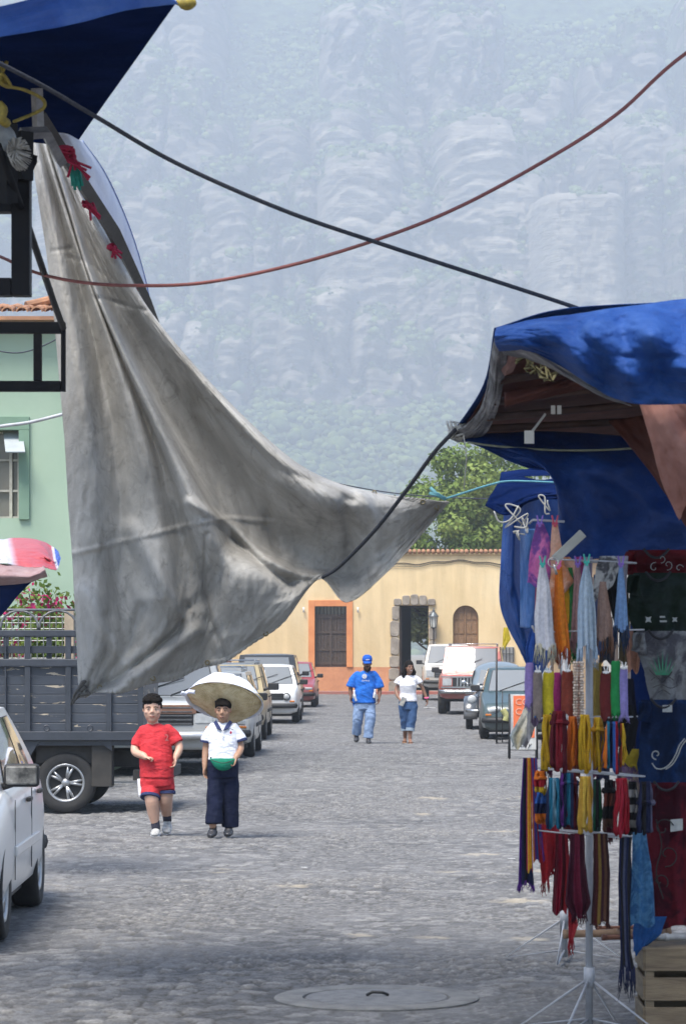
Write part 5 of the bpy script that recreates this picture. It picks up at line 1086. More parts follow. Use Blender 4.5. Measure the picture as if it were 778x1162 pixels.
sash('gold_belt', 'knotted golden sash loop just left of the pole on the third ring', 657, 669, 812, 878, band(YL, (.55, .32, .02)), 13.0, 53, folds=4, amp=.5)
sash('amber_belt', 'thin amber sash loop just right of the pole on the third ring', 672, 683, 815, 876, band((.5, .26, .02), YL, (.4, .2, .02)), 13.05, 54)
sash('striped_belt', 'sash of blue, teal and red lengthwise stripes, third ring right', 687, 702, 820, 878, band(OR, TL2, NV, BL, RD, NV), 12.98, 55)
sash('brown_belt', 'thin rust and mustard sash at the right end of the third ring', 702, 708, 822, 874, band((.3, .06, .02), YL), 13.02, 56)
sash('amber_knot', 'short orange and red knotted sash at the left of the fourth ring', 608, 618, 876, 902, band(OR, RD, YL), 13.05, 57, True)
sash('blue_orange_belt', 'sash with blue knot and orange tail on the fourth ring', 607, 622, 900, 935, band(BL, NV, OR), 13.05, 58, True)
sash('teal_loop_belt', 'blue teal loop sash with pale edge line on the fourth ring', 621, 636, 884, 940, band(NV, TL2, (.2, .35, .45), TL2, NV), 12.95, 59)
sash('navy_striped_belt', 'wide navy and purple lengthwise striped sash, fourth ring', 634, 655, 878, 942, band(NV, PU, NV, TL2, NV, MR, NV), 12.97, 60)
sash('ochre_belt', 'long twisted ochre sash right in front of the pole', 656, 671, 882, 947, band((.45, .27, .04), (.58, .38, .06), (.4, .22, .03)), 12.9, 61, folds=5, amp=.5)
sash('bottle_green_belt', 'dark bottle green sash right of the pole, fourth ring', 672, 682, 886, 942, band(GN, BK, GN), 13.0, 62)
sash('brown_check_belt', 'dark brown checked sash on the fourth ring', 684, 696, 886, 944, band(BK, (.14, .04, .03), BK, (.1, .05, .04)), 13.0, 63, True)
sash('crimson_belt', 'thick ruched crimson sash on the fourth ring, right', 697, 712, 884, 952, band((.25, .01, .02), (.36, .02, .04), (.25, .01, .02)), 12.92, 64, folds=4, amp=.45)
sash('grey_lined_belt', 'dark sash with pale cross lines beside the crimson one', 712, 722, 888, 948, band(BK, (.25, .25, .26), BK, (.3, .3, .3), BK, (.2, .2, .2), BK), 13.0, 65, True)
sash('navy_loop_belt', 'dark navy looped sash furthest right on the fourth ring', 724, 741, 888, 950, band(NV, BK, NV, (.1, .1, .16)), 12.95, 66)
# long sashes
def long_(nm, lb, rail, stops, Y, seed, fr=0, folds=4, amp=.3, lw=False): T(nm, lb, 'sash', rail, weave(nm + '_weave', stops, lengthwise=lw), Y, GB_, folds, amp, fr, None, .22, seed, nv=60)
long_('navy_rainbow_belt', 'outermost navy sash ending in rainbow stripes', [(860, 593, 599), (920, 590, 599), (1004, 587, 605)], band((.10, .03, .25), NV, BK, NV, NV), 13.25, 70, 6)
long_('yellow_red_belt', 'yellow, orange and red striped long sash at the left edge', [(860, 597, 602), (920, 597, 603), (988, 597, 604)], band((.4, .03, .1), YL, OR, YL, RD), 13.2, 71, 0, 2)
long_('purple_blue_belt', 'purple and blue dotted long sash with orange edge', [(860, 601, 609), (920, 603, 612), (978, 605, 618)], band(OR, PU, BL, RD, BL, PU), 13.3, 72, 0, 3)
long_('red_fringed_belt', 'bright red sash with a ragged pointed fringe', [(930, 615, 620), (950, 612, 624), (985, 612, 626), (1000, 614, 622)], band(RD, (.5, .03, .04), RD), 13.3, 73, 16)
long_('dark_red_belt', 'dark red rippled sash with a straight hem below the bottom ring', [(946, 630, 644), (990, 628, 646), (1036, 626, 643)], band(MR, (.24, .01, .03), MR, (.3, .02, .03)), 13.05, 74, 0, 6, .45)
long_('burgundy_belt', 'wide burgundy bundle flaring down beside the pole', [(946, 646, 662), (980, 645, 664), (1026, 641, 670), (1040, 648, 664)], band((.05, .008, .02), (.12, .01, .03), (.05, .01, .02)), 12.95, 75, 10, 7, .5)
long_('scarlet_tail_belt', 'thin scarlet ragged tail hanging lowest left of the pole', [(1030, 644, 652), (1050, 644, 655), (1068, 645, 650)], band(RD, (.55, .05, .06)), 13.1, 76, 18)
long_('brown_striped_belt', 'brown, maroon and mustard lengthwise striped wide sash', [(946, 673, 689), (990, 672, 691), (1048, 671, 691)], band((.06, .02, .02), (.12, .03, .03), (.3, .2, .05), (.06, .02, .03), (.16, .08, .05), (.05, .02, .02)), 13.1, 77, 4, 5, .35)
long_('navy_long_belt', 'longest navy sash with a wide dark fringe near the ground', [(950, 702, 716), (1000, 701, 714), (1080, 703, 715), (1100, 702, 719)], band(NV, BK, (.06, .07, .12), NV, BK), 12.95, 78, 32, 4, .35)
long_('crimson_small_cloth', 'short crimson cloth left, behind the bottom ring', [(936, 622, 634), (960, 620, 634), (985, 618, 630)], band(RD, (.4, .03, .05)), 13.35, 79, 8)
# blue shawls at the right
T('denim_blue_cloth', 'denim blue shawl hanging right of the navy sash', 'shawl', [(940, 718, 732), (980, 716, 738), (1050, 714, 744)], weave('denim_cloth', [(0, (.03, .10, .24)), (.5, (.05, .17, .36)), (1, (.03, .1, .22))], dye=((.08, .22, .4), 18)), 13.2, None, 4, .35, seed=80)
T('blue_corner_cloth', 'pointed blue cloth corner under the red printed shirt', 'shawl', [(1040, 720, 756), (1060, 718, 750), (1082, 718, 724)], plain('cobalt_cloth', (.03, .12, .36)), 13.3, None, 4, .3, seed=81)
T('dark_hat_cloth', 'black felt pouch hanging in the shade right of the third ring', 'pouch', [(800, 708, 716), (820, 704, 724), (845, 705, 720), (854, 708, 714)], plain('felt_black', (.012, .012, .014)), 13.3, None, 2, .3, seed=82, thick=.5)
T('yellow_pouch', 'bright yellow pouch peeking out by the blue printed shirt', 'pouch', [(850, 708, 728), (862, 706, 732), (872, 714, 728)], plain('yellow_pouch_cloth', (.65, .5, .05)), 13.6, None, 2, .3, seed=83)
T('floral_pouch', 'beige and violet patterned pouch under the yellow one', 'pouch', [(870, 706, 726), (884, 704, 730), (900, 712, 726)], weave('floral_cloth', [(0, (.5, .42, .3)), (1, (.45, .35, .3))], dye=((.2, .12, .25), 20)), 13.6, None, 2, .3, seed=84)
T('tie_dye_shirt', 'pale tie dyed shirt hanging low over the orange price board', 'shirt', [(798, 596, 604), (812, 590, 610), (835, 578, 604), (848, 582, 596)], weave('pastel_tie_dye', [(0, (.36, .44, .5)), (.4, (.62, .55, .36)), (.7, (.5, .5, .52)), (1, (.3, .25, .25))], dye=((.75, .72, .62), 9)), 16.5, None, 3, .35, seed=85)
T('blue_bag', 'royal blue cloth bag above the lavender folded scarf', 'bag', [(770, 604, 609), (812, 604, 609)], plain('blue_bag_cloth', (.04, .2, .55)), 13.6, None, 2, .2, seed=86)
# plastic strip with key ring
st_ = empty('plastic_strip', P(645, 620, 13.0), label='grey plastic strip with a key ring hanging in front of the blue sheet', cat='tag'); os_ = st_.location.copy()
g = MB(); g.box((.0, 0, 0), (.175, .006, .042), (0, -R(43), 0)); g.build('strip', mat('grey_strip', (.32, .33, .31), .5, (.24, .25, .23), 9), st_, bevel=.004)
g = MB(); g.tube([P(627, 638, 12.98) - os_ + Vector((.022 * math.cos(i * math.pi / 8), 0, .022 * math.sin(i * math.pi / 8))) for i in range(16)], .003, 6, closed=True); g.tube([P(628, 640, 12.97) - os_, P(631, 652, 12.97) - os_], .006, 5); g.build('key_ring', mat('steel_ring', (.5, .5, .5), .3, None, 9, metal=.9), st_, smooth=True)

# ------------------------------------------------------------------ display stands
m_wmetal = mat('white_metal', (.42, .43, .46), .4, (.32, .33, .36), 12)
def stand(px, Y, py_top, rings, label, legs_px, hub_py, grp='display stands', pole_r=.017):
    b0 = P(px, 738, Y); t = empty('display_stand', (b0.x, Y, 0), label=label, cat='display stand', group=grp); o = t.location.copy()
    q = lambda x, y, dy=0: P(x, y, Y + dy) - o
    zt_ = q(px, py_top).z
    g = MB(); g.tube([(0, 0, .02), (0, 0, zt_)], pole_r, 12); g.build('pole', m_wmetal, t, smooth=True)
    g = MB(); hz_ = q(px, hub_py).z; g.tube([(0, 0, hz_ - .04), (0, 0, hz_ + .05)], pole_r * 1.5, 12); g.build('hub', m_wmetal, t, smooth=True)
    for k in range(4):
        a = math.pi / 4 + k * math.pi / 2 + legs_px; g = MB(); e = Vector((.34 * math.cos(a), .34 * math.sin(a), .012))
        g.tube([(0, 0, hz_), tuple(e), (0, 0, .06)], .006, 8); g.build('leg', m_wmetal, t, smooth=True)
    for (y, rx, tilt) in rings:
        g = MB(); z = q(px, y).z; g.tube([(rx * math.cos(i * math.pi / 14), rx * .55 * math.sin(i * math.pi / 14), z + tilt * math.cos(i * math.pi / 14)) for i in range(28)], .0038, 6, closed=True)
        for k in range(3): a = k * 2.1 + .4; g.tube([(0, 0, z), (rx * math.cos(a), rx * .55 * math.sin(a), z + tilt * math.cos(a))], .004, 6)
        g.tube([(-rx, 0, z - tilt), (-rx - .012, -.01, z - tilt + .03)], .005, 6); g.build('ring', m_wmetal, t, smooth=True)
    return t
stand(668, 13.35, 655, [(637, .215, -.008), (716, .25, .006), (814, .22, .004), (876, .255, -.02), (946, .255, -.02)], 'white metal display stand with wire rings full of scarves and sashes', .35, 1110)
stand(640, 16.4, 700, [(814, .2, .01)], 'second white stand whose wire feet show on the cobbles behind', .6, 1042)
g = MB(); a = P(606, 590, 13.4); g.tube([P(600, 594, 13.32), P(604, 590, 13.3), P(640, 592, 13.3)], .006, 6); hr = g.build('hanger_rail', m_wmetal, smooth=True); tag(hr, 'white hooked wire rail holding the topmost scarves', 'rail')
hr.data.transform(Matrix.Translation(-P(604, 590, 13.3))); hr.location = P(604, 590, 13.3)
# ------------------------------------------------------------------ printed shirts
def shirt(nm, lb, rail, m_, Y, prints, seed=1, collar=None):
    """shirt hung by the shoulders: soft front with neckline, short sleeves at the side, printed motif"""
    o = textile(nm, lb, 'shirt', rail, m_, Y, 'printed shirts on the right of the stall', 5, .16, 0, None, .16, seed, nu=90, nv=60)
    y0, x0, x1 = rail[0]; O = o.location; g = MB()
    # sleeve flap hanging at the left shoulder
    g.grid(lambda u, v: P(x0 - 3 + 13 * u - 4 * v * (1 - u) + 1.2 * math.sin(5 * v + seed), y0 + 2 + (20 + 6 * u) * v, Y - .05 + .02 * math.sin(7 * u + 3 * v + seed)) - O, 10, 10); sl = g.build('sleeve', m_, o, smooth=True, solid=.004)
    me = sl.data
    for an in ('u', 'v'):
        at = me.attributes.new(an, 'FLOAT', 'POINT'); at.data.foreach_set('value', [.3] * len(me.vertices))
    g = MB(); c = (x0 + 800) / 2 - 12; g.tube(catmull([P(c - 14, y0 - 1, Y - .03) - O, P(c - 8, y0 + 6, Y - .055) - O, P(c, y0 + 9, Y - .06) - O, P(c + 8, y0 + 6, Y - .055) - O, P(c + 14, y0 - 1, Y - .03) - O], 5), .006, 6); g.build('neckband', mat('dark_neckband', (.02, .02, .025), .9), o, smooth=True)
    dy = -.062
    for (pn, pm, shapes) in prints:
        g = MB()
        for pl in shapes:
            pts = [P(x, y, Y + dy) - O for x, y in pl]
            if pn in ('glyph_print', 'agave_print', 'size_tag'): n = len(pts); g.add([p for p in pts], [tuple(range(n))])
            else: g.tube(catmull(pts, 5), .008 if pn in ('lizard_print', 'dark_print') else .004, 5, flat=.4)
        g.build(pn, pm, o)
    return o
m_pw = mat('faded_white_print', (.42, .44, .43), .8, (.28, .3, .3), 30); m_pg = mat('green_print', (.03, .22, .12), .8, (.05, .16, .1), 30); m_pb = mat('black_print', (.015, .015, .015), .8)
def curl(cx, cy, r0, r1, a0, a1, n=12): return [(cx + (r0 + (r1 - r0) * i / n) * math.cos(a0 + (a1 - a0) * i / n), cy + (r0 + (r1 - r0) * i / n) * math.sin(a0 + (a1 - a0) * i / n)) for i in range(n + 1)]
shirt('red_shirt', 'red shirt with white scroll print under the blue sheet, topmost', [(624, 712, 800), (640, 708, 802), (662, 712, 800)], plain('red_jersey', (.17, .012, .018), dye=((.09, .006, .01), 5)), 13.7, [('scroll_print', m_pw, [curl(742, 644, 1, 6, 0, 5), curl(757, 641, 1, 6, 2, 8), curl(770, 645, 1, 5, 1, 6), curl(750, 634, 1, 5, 3, 8)])], 90)
shirt('green_shirt', 'dark green shirt with a pale row of star shaped glyphs', [(650, 716, 800), (690, 713, 802), (722, 716, 800)], plain('dark_green_jersey', (.014, .028, .017), dye=((.022, .035, .03), 6)), 13.6, [('glyph_print', m_pw, [[(735 + 5 * math.cos(a * .785) * (1 if a % 2 else .45), 703 + 5 * math.sin(a * .785) * (1 if a % 2 else .45)) for a in range(8)], [(748, 699), (754, 699), (754, 701), (748, 701)], [(748, 704), (756, 704), (756, 706), (748, 706)], [(765 + 4 * math.cos(a * .785) * (1 if a % 2 else .45), 703 + 4 * math.sin(a * .785) * (1 if a % 2 else .45)) for a in range(8)]])], 91)
ag = [[(750 + 2 * s, 766), (750 + dx, 766 - h), (750 + 2 * s + 2.5, 766)] for s, dx, h in ((-3, -15, 16), (-2, -10, 22), (-1, -5, 27), (0, 1, 29), (1, 7, 26), (2, 12, 21), (3, 16, 14))]
shirt('grey_shirt', 'grey white shirt printed with a green agave plant', [(716, 722, 800), (740, 724, 802), (775, 730, 800), (798, 738, 800)], weave('grey_white_jersey', [(0, (.24, .25, .26)), (1, (.30, .31, .32))], dye=((.10, .10, .12), 7)), 13.5, [('agave_print', m_pg, ag), ('root_print', m_pb, [[(738, 772), (744, 768), (751, 774), (757, 768), (764, 772)], [(736, 760), (742, 766), (748, 768)], [(762, 762), (757, 768), (752, 769)], [(740, 780), (750, 777), (760, 781), (768, 778)], [(746, 786), (752, 783), (760, 788)]])], 92)
liz = [(776, 838), (770, 846), (766, 856), (760, 866), (752, 872), (744, 872), (739, 866)]
shirt('blue_shirt', 'blue shirt printed with a pale spotted curling lizard', [(794, 728, 800), (830, 724, 804), (890, 726, 800)], plain('deep_blue_jersey', (.01, .035, .12), dye=((.006, .018, .06), 5)), 13.45, [('lizard_print', m_pw, [liz, [(x + 2.5, y + 1) for x, y in liz[:5]], curl(744, 856, 6, 1.5, 1.6, 7.5)]), ('size_tag', m_pw, [[(751, 800), (762, 800), (762, 808), (751, 808)]])], 93)
shirt('crimson_shirt', 'long crimson shirt with a dark scrolling print, lowest of the shirts', [(888, 735, 800), (930, 733, 804), (1000, 736, 802), (1052, 742, 800)], plain('crimson_jersey', (.12, .008, .018), dye=((.045, .004, .012), 6)), 13.4, [('dark_print', m_pb, [curl(752, 940, 2, 12, 0, 6), curl(756, 970, 2, 14, 2, 8), curl(748, 1000, 1, 10, 1, 7), [(744, 930), (750, 960), (744, 990), (752, 1020)]]), ('size_tag', m_pw, [[(760, 930), (774, 929), (774, 942), (760, 944)]])], 94)
# ------------------------------------------------------------------ crate with instruments
m_crate = mat('crate_wood', (.20, .155, .10), .85, (.12, .09, .06), 6, stretch=(1, 1, 8), bmp=.004)
cr = empty('wooden_crate', (P(770, 1162, 13.3).x + .10, 13.45, 0), label='slatted wooden crate on the cobbles under the shirts', cat='crate')
for (x, y) in ((-.24, -.19), (.24, -.19), (-.24, .19), (.24, .19)):
    g = MB(); g.bx(x - .02, x + .02, y - .02, y + .02, 0, .40); g.build('corner_post', m_crate, cr, bevel=.003)
for z in (.02, .155, .29):
    for s in (-1, 1):
        g = MB(); g.bx(-.262, .262, s * .212 - .006, s * .212 + .006, z, z + .105); g.build('slat', m_crate, cr, bevel=.003)
        g = MB(); g.bx(s * .262 - .006 + s * .003, s * .262 + .006 + s * .003, -.205, .205, z, z + .105); g.build('slat', m_crate, cr, bevel=.003)
g = MB(); g.bx(-.25, .25, -.2, .2, .385, .395); g.build('inner_board', m_crate, cr)
m_cane = mat('cane', (.36, .20, .11), .6, (.24, .12, .06), 12)
for k, (a, c, r, cc, lb) in enumerate((((640, 1068, 13.5), (760, 1075, 13.6), .018, (.36, .22, .13), 'long pale wooden rain stick jutting left over the crate'), ((678, 1062, 13.55), (760, 1064, 13.6), .008, (.30, .12, .07), 'thin reddish flute behind the pale rain stick'), ((686, 1080, 13.4), (730, 1078, 13.45), .012, (.2, .08, .05), 'short dark red cane in front on the crate edge'), ((725, 1074, 13.35), (790, 1072, 13.4), .016, (.42, .42, .42), 'pale grey tube lying on the crate'))):
    A_, B_ = P(*a), P(*c); zc = .41 + k * .004; dz = zc - (A_.z + B_.z) / 2; A_.z = B_.z = .415 + r + (.0 if k != 1 else .035); g = MB(); g.tube([A_ - B_, Vector((0, 0, 0))], r, 10)
    for s in (0, .5, .97): g.tube([(A_ - B_) * s, (A_ - B_) * s + (A_ - B_).normalized() * .02], r * 1.25, 10)
    o = g.build('rain_stick' if k == 0 else ('flute' if k < 3 else 'tube'), mat('cane_%s' % 'abcd'[k], cc, .6, tuple(x * .6 for x in cc), 14), smooth=True, loc=B_); tag(o, lb, 'flute' if k else 'instrument')
bd = empty('stall_table', (2.3, 15, 0), label='low wooden table inside the textile stall behind the hanging shirts', cat='table')
g = MB(); g.bx(-.5, 1.2, -.8, .8, .72, .76); g.build('tabletop', m_crate, bd, bevel=.004)
for x in (-.45, 1.15):
    for y in (-.75, .75): g = MB(); g.bx(x - .03, x + .03, y - .03, y + .03, 0, .72); g.build('leg', m_crate, bd)
# dark back sheets of the stall
bk = empty('stall_backdrop', (2.2, 16.4, 0), label='dark navy back sheet closing the textile stall', cat='tarpaulin')
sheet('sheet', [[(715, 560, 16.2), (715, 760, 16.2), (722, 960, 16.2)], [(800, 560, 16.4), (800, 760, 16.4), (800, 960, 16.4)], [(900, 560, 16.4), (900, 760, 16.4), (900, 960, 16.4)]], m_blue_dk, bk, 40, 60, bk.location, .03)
g = MB(); g.tube([(1.0, 0, 0), (1.0, 0, 2.9)], .025, 8); g.build('pole', m_gal, bk, smooth=True)
# ------------------------------------------------------------------ price board and thin stand beside the green car
pb = empty('price_board', (P(592, 880, 47).x, 47, 0), .0, 'white folding price board with orange lettered panel beside the stall', 'sign board')
SY = 47.0; kx = SY / FX
m_board = mat('white_board', (.62, .62, .6), .6, (.5, .5, .48), 5); m_orb = mat('orange_panel', (.82, .19, .07), .6, (.72, .15, .05), 6); m_let = mat('white_letters', (.80, .42, .30), .6)
def pbq(px, py): return ((px - 592) * kx, CH - (py - CY) * kx)
x0, z1 = pbq(578, 788); x1, z0 = pbq(608, 851)
g = MB(); g.bx(x0, x1, 0, .02, z0, z1); g.build('board', m_board, pb, bevel=.004)
a0, b1 = pbq(582, 789.5); a1, b0 = pbq(606, 837)
g = MB(); g.bx(a0, a1, -.006, 0.001, b0, b1); g.build('orange_panel', m_orb, pb)
g = MB()
for x in (x0 - .008, x1 + .008): g.tube([(x, .0, z1 + .01), (x, -.12, 0)], .016, 6); g.tube([(x, .02, z1), (x, .35, 0)], .008, 6)
g.tube([(x0, -.01, z0), (x1, -.01, z0)], .008, 6); g.build('stand_frame', m_iron, pb, smooth=True)
def text_obj(txt, size, loc, m_, parent, name='lettering', rot=(R(90), 0, 0), ext=.002, shear=0, sx=1.0):
    c = bpy.data.curves.new(name, 'FONT'); c.body = txt; c.size = size; c.extrude = ext; c.shear = shear; c.resolution_u = 3
    o = bpy.data.objects.new(name, c); COL.objects.link(o); dg = bpy.context.evaluated_depsgraph_get(); dg.update()
    me = bpy.data.meshes.new_from_object(o.evaluated_get(dg)); bpy.data.objects.remove(o); me.materials.clear()
    o2 = link(name, me, m_, parent, False, loc, rot); o2.scale = (sx, 1, 1); return o2
m_olet = mat('dark_orange_letters', (.95, .42, .22), .6)
text_obj('CO', .15, (pbq(584, 800)[0], -.014, pbq(584, 800)[1]), m_let, pb); text_obj('CO', .15, (pbq(584, 811)[0], -.014, pbq(584, 811)[1]), m_let, pb)
text_obj('2', .24, (pbq(593, 830)[0], -.014, pbq(593, 830)[1]), m_let, pb)
text_obj('Rock y', .11, (pbq(580, 847.5)[0], -.008, pbq(580, 847.5)[1]), m_pb, pb, shear=.35)
ts = empty('thin_stand', (P(563, 860, 54).x, 54, 0), label='thin dark metal stand with a hoop in front of the green car', cat='stand')
g = MB(); k = 54 / FX; zt_ = CH - (735 - CY) * k
g.tube([(0, 0, .02), (0, 0, zt_)], .018, 8); g.tube([(.11, .05, .02), (.11, .05, 1.0)], .010, 8); g.build('pole', m_iron, ts, smooth=True)
g = MB(); g.tube([(0, 0, .03), (.28, .1, .03)], .014, 6); g.tube([(0, 0, .03), (-.02, -.2, .03)], .012, 6); g.tube([(0, 0, .12), (.28, .1, .12)], .01, 6); g.build('foot', m_iron, ts, smooth=True)
yb = cable('yellow_pennant', [P(570, 805, 53.8), P(574, 812, 53.8), P(573, 818, 53.8)], .055, plain('pale_yellow_cloth', (.7, .68, .3)), 'small pale yellow rag hanging on the thin dark stand', 'rag')
T('yellow_banner', 'small yellow cloth hanging above the red jeep roof', 'cloth', [(712, 571, 576), (725, 570, 579), (735, 569, 573)], plain('yellow_pouch_cloth', (0, 0, 0)), 30, None, 2, .3, seed=95)
# ------------------------------------------------------------------ vehicles
m_tyre = mat('tyre_rubber', (.022, .022, .023), .85, (.035, .034, .032), 8, bmp=.002)
m_rimm = mat('alloy', (.42, .43, .44), .35, (.30, .31, .32), 9, metal=.7)
m_rubber = mat('black_trim', (.016, .016, .017), .6, (.03, .03, .03), 12)
m_chrome = mat('dull_chrome', (.55, .56, .57), .22, (.4, .41, .42), 14, metal=.9)
m_cglass, _nt, _b = new_mat('car_glass'); _b.inputs['Base Color'].default_value = (.19, .20, .20, 1); _b.inputs['Roughness'].default_value = .05; _b.inputs['Specular IOR Level'].default_value = 1.0; _b.inputs['Coat Weight'].default_value = .6; _b.inputs['Coat Roughness'].default_value = .03
m_lens = mat('headlamp_lens', (.5, .52, .53), .12, (.38, .4, .41), 20, coat=.5)
m_redl = mat('red_lens', (.35, .015, .015), .2, None, 9, coat=.5); m_amb = mat('amber_lens', (.6, .18, .02), .25, None, 9, coat=.5)
m_plate = mat('plate', (.6, .6, .57), .5, (.5, .5, .48), 20)
def paint(nm, c, c2=None, patches=None, rough=.32, dirt=.35):
    if nm in _mc: return _mc[nm]
    m, nt, b = new_mat(nm); v = coords(nt)
    r = mixc(nt, ramp(nt, noise(nt, v, 1.5, 5, .6), [(.35, (0, 0, 0)), (.7, (1, 1, 1))]).outputs[0], c, c2 or tuple(x * .88 for x in c))
    if patches: r = mixc(nt, ramp(nt, noise(nt, v, patches[1], 5, .65), [(patches[2], (0, 0, 0)), (patches[2] + .04, (1, 1, 1))]).outputs[0], r, patches[0])
    # road dust gathers on the lower body
    sx = N(nt, 'ShaderNodeSeparateXYZ'); L(nt, v, sx.inputs[0]); mr = N(nt, 'ShaderNodeMapRange'); mr.inputs[1].default_value = .75; mr.inputs[2].default_value = .2; L(nt, sx.outputs[2], mr.inputs[0])
    mu = N(nt, 'ShaderNodeMath', operation='MULTIPLY'); L(nt, mr.outputs[0], mu.inputs[0]); nz = ramp(nt, noise(nt, v, 5, 5, .7), [(.3, (dirt * .4,) * 3), (.7, (dirt * 1.4,) * 3)]); L(nt, nz.outputs[0], mu.inputs[1])
    r = mixc(nt, mu.outputs[0], r, (.27, .24, .20)); L(nt, r, b.inputs['Base Color']); b.inputs['Roughness'].default_value = rough; b.inputs['Coat Weight'].default_value = .5; b.inputs['Coat Roughness'].default_value = .12
    _mc[nm] = m; return m
def wheel(parent, x, y, r, w, side, spokes=5, name='wheel', hub=None, face=.62):
    t = MB(); hw = w / 2; prof = [(r * .62, -hw * .85), (r * .72, -hw * .95), (r * .93, -hw), (r * .985, -hw * .8), (r, -hw * .4), (r, hw * .4), (r * .985, hw * .8), (r * .93, hw), (r * .72, hw * .95), (r * .62, hw * .85)]
    M = Matrix.Rotation(R(90), 4, 'Y')
    t.lathe(prof, 40, M, cap=False)
    for i in range(40):                      # tread blocks
        a = i * 2 * math.pi / 40
        t.box(M @ Vector((r * math.cos(a), r * math.sin(a), (hw * .45) * (1 if i % 2 else -1))), (w * .3, .018, r * .10), None) if False else None
    wh = t.build(name, m_tyre, parent, smooth=True, loc=(x, y, r)); 
    g = MB(); R_ = r * face
    g.lathe([(0, hw * .30 * side), (R_ * .96, hw * .30 * side)], 32, M, cap=False)
    g.lathe([(R_ * 1.03, hw * .86 * side), (R_ * .99, hw * .92 * side), (R_ * .90, hw * .80 * side), (R_ * .88, hw * .3 * side)], 36, M, cap=False)
    g.lathe([(0.0, hw * .82 * side), (R_ * .2, hw * .80 * side), (R_ * .24, hw * .6 * side), (R_ * .26, hw * .3 * side)], 16, M, cap=False)
    if spokes:
        for i in range(spokes):
            a = i * 2 * math.pi / spokes + .3; c, s = math.cos(a), math.sin(a)
            for o_, wd in ((-.22, .10), (.22, .10)):
                a2 = a + o_ * .7; g.tube([(hw * .62 * side, -R_ * .2 * math.sin(a), R_ * .2 * math.cos(a)), (hw * .62 * side, -R_ * .93 * math.sin(a2), R_ * .93 * math.cos(a2))], [R_ * .10, R_ * .075], 6)
    g.build('rim', m_rimm, wh, smooth=True)
    if spokes:
        g = MB(); g.lathe([(R_ * .27, hw * .34 * side), (R_ * .87, hw * .34 * side)], 32, M, cap=False); g.build('rim_recess', m_rubber, wh)
    return wh
def sharp(o, ang=32):
    try: o.data.set_sharp_from_angle(angle=R(ang))
    except Exception: pass
    return o
def weld(o, d=.0015):
    bm = bmesh.new(); bm.from_mesh(o.data); bmesh.ops.remove_doubles(bm, verts=bm.verts, dist=d); bmesh.ops.recalc_face_normals(bm, faces=bm.faces); bm.to_mesh(o.data); bm.free(); o.data.polygons.foreach_set('use_smooth', [True] * len(o.data.polygons)); return o
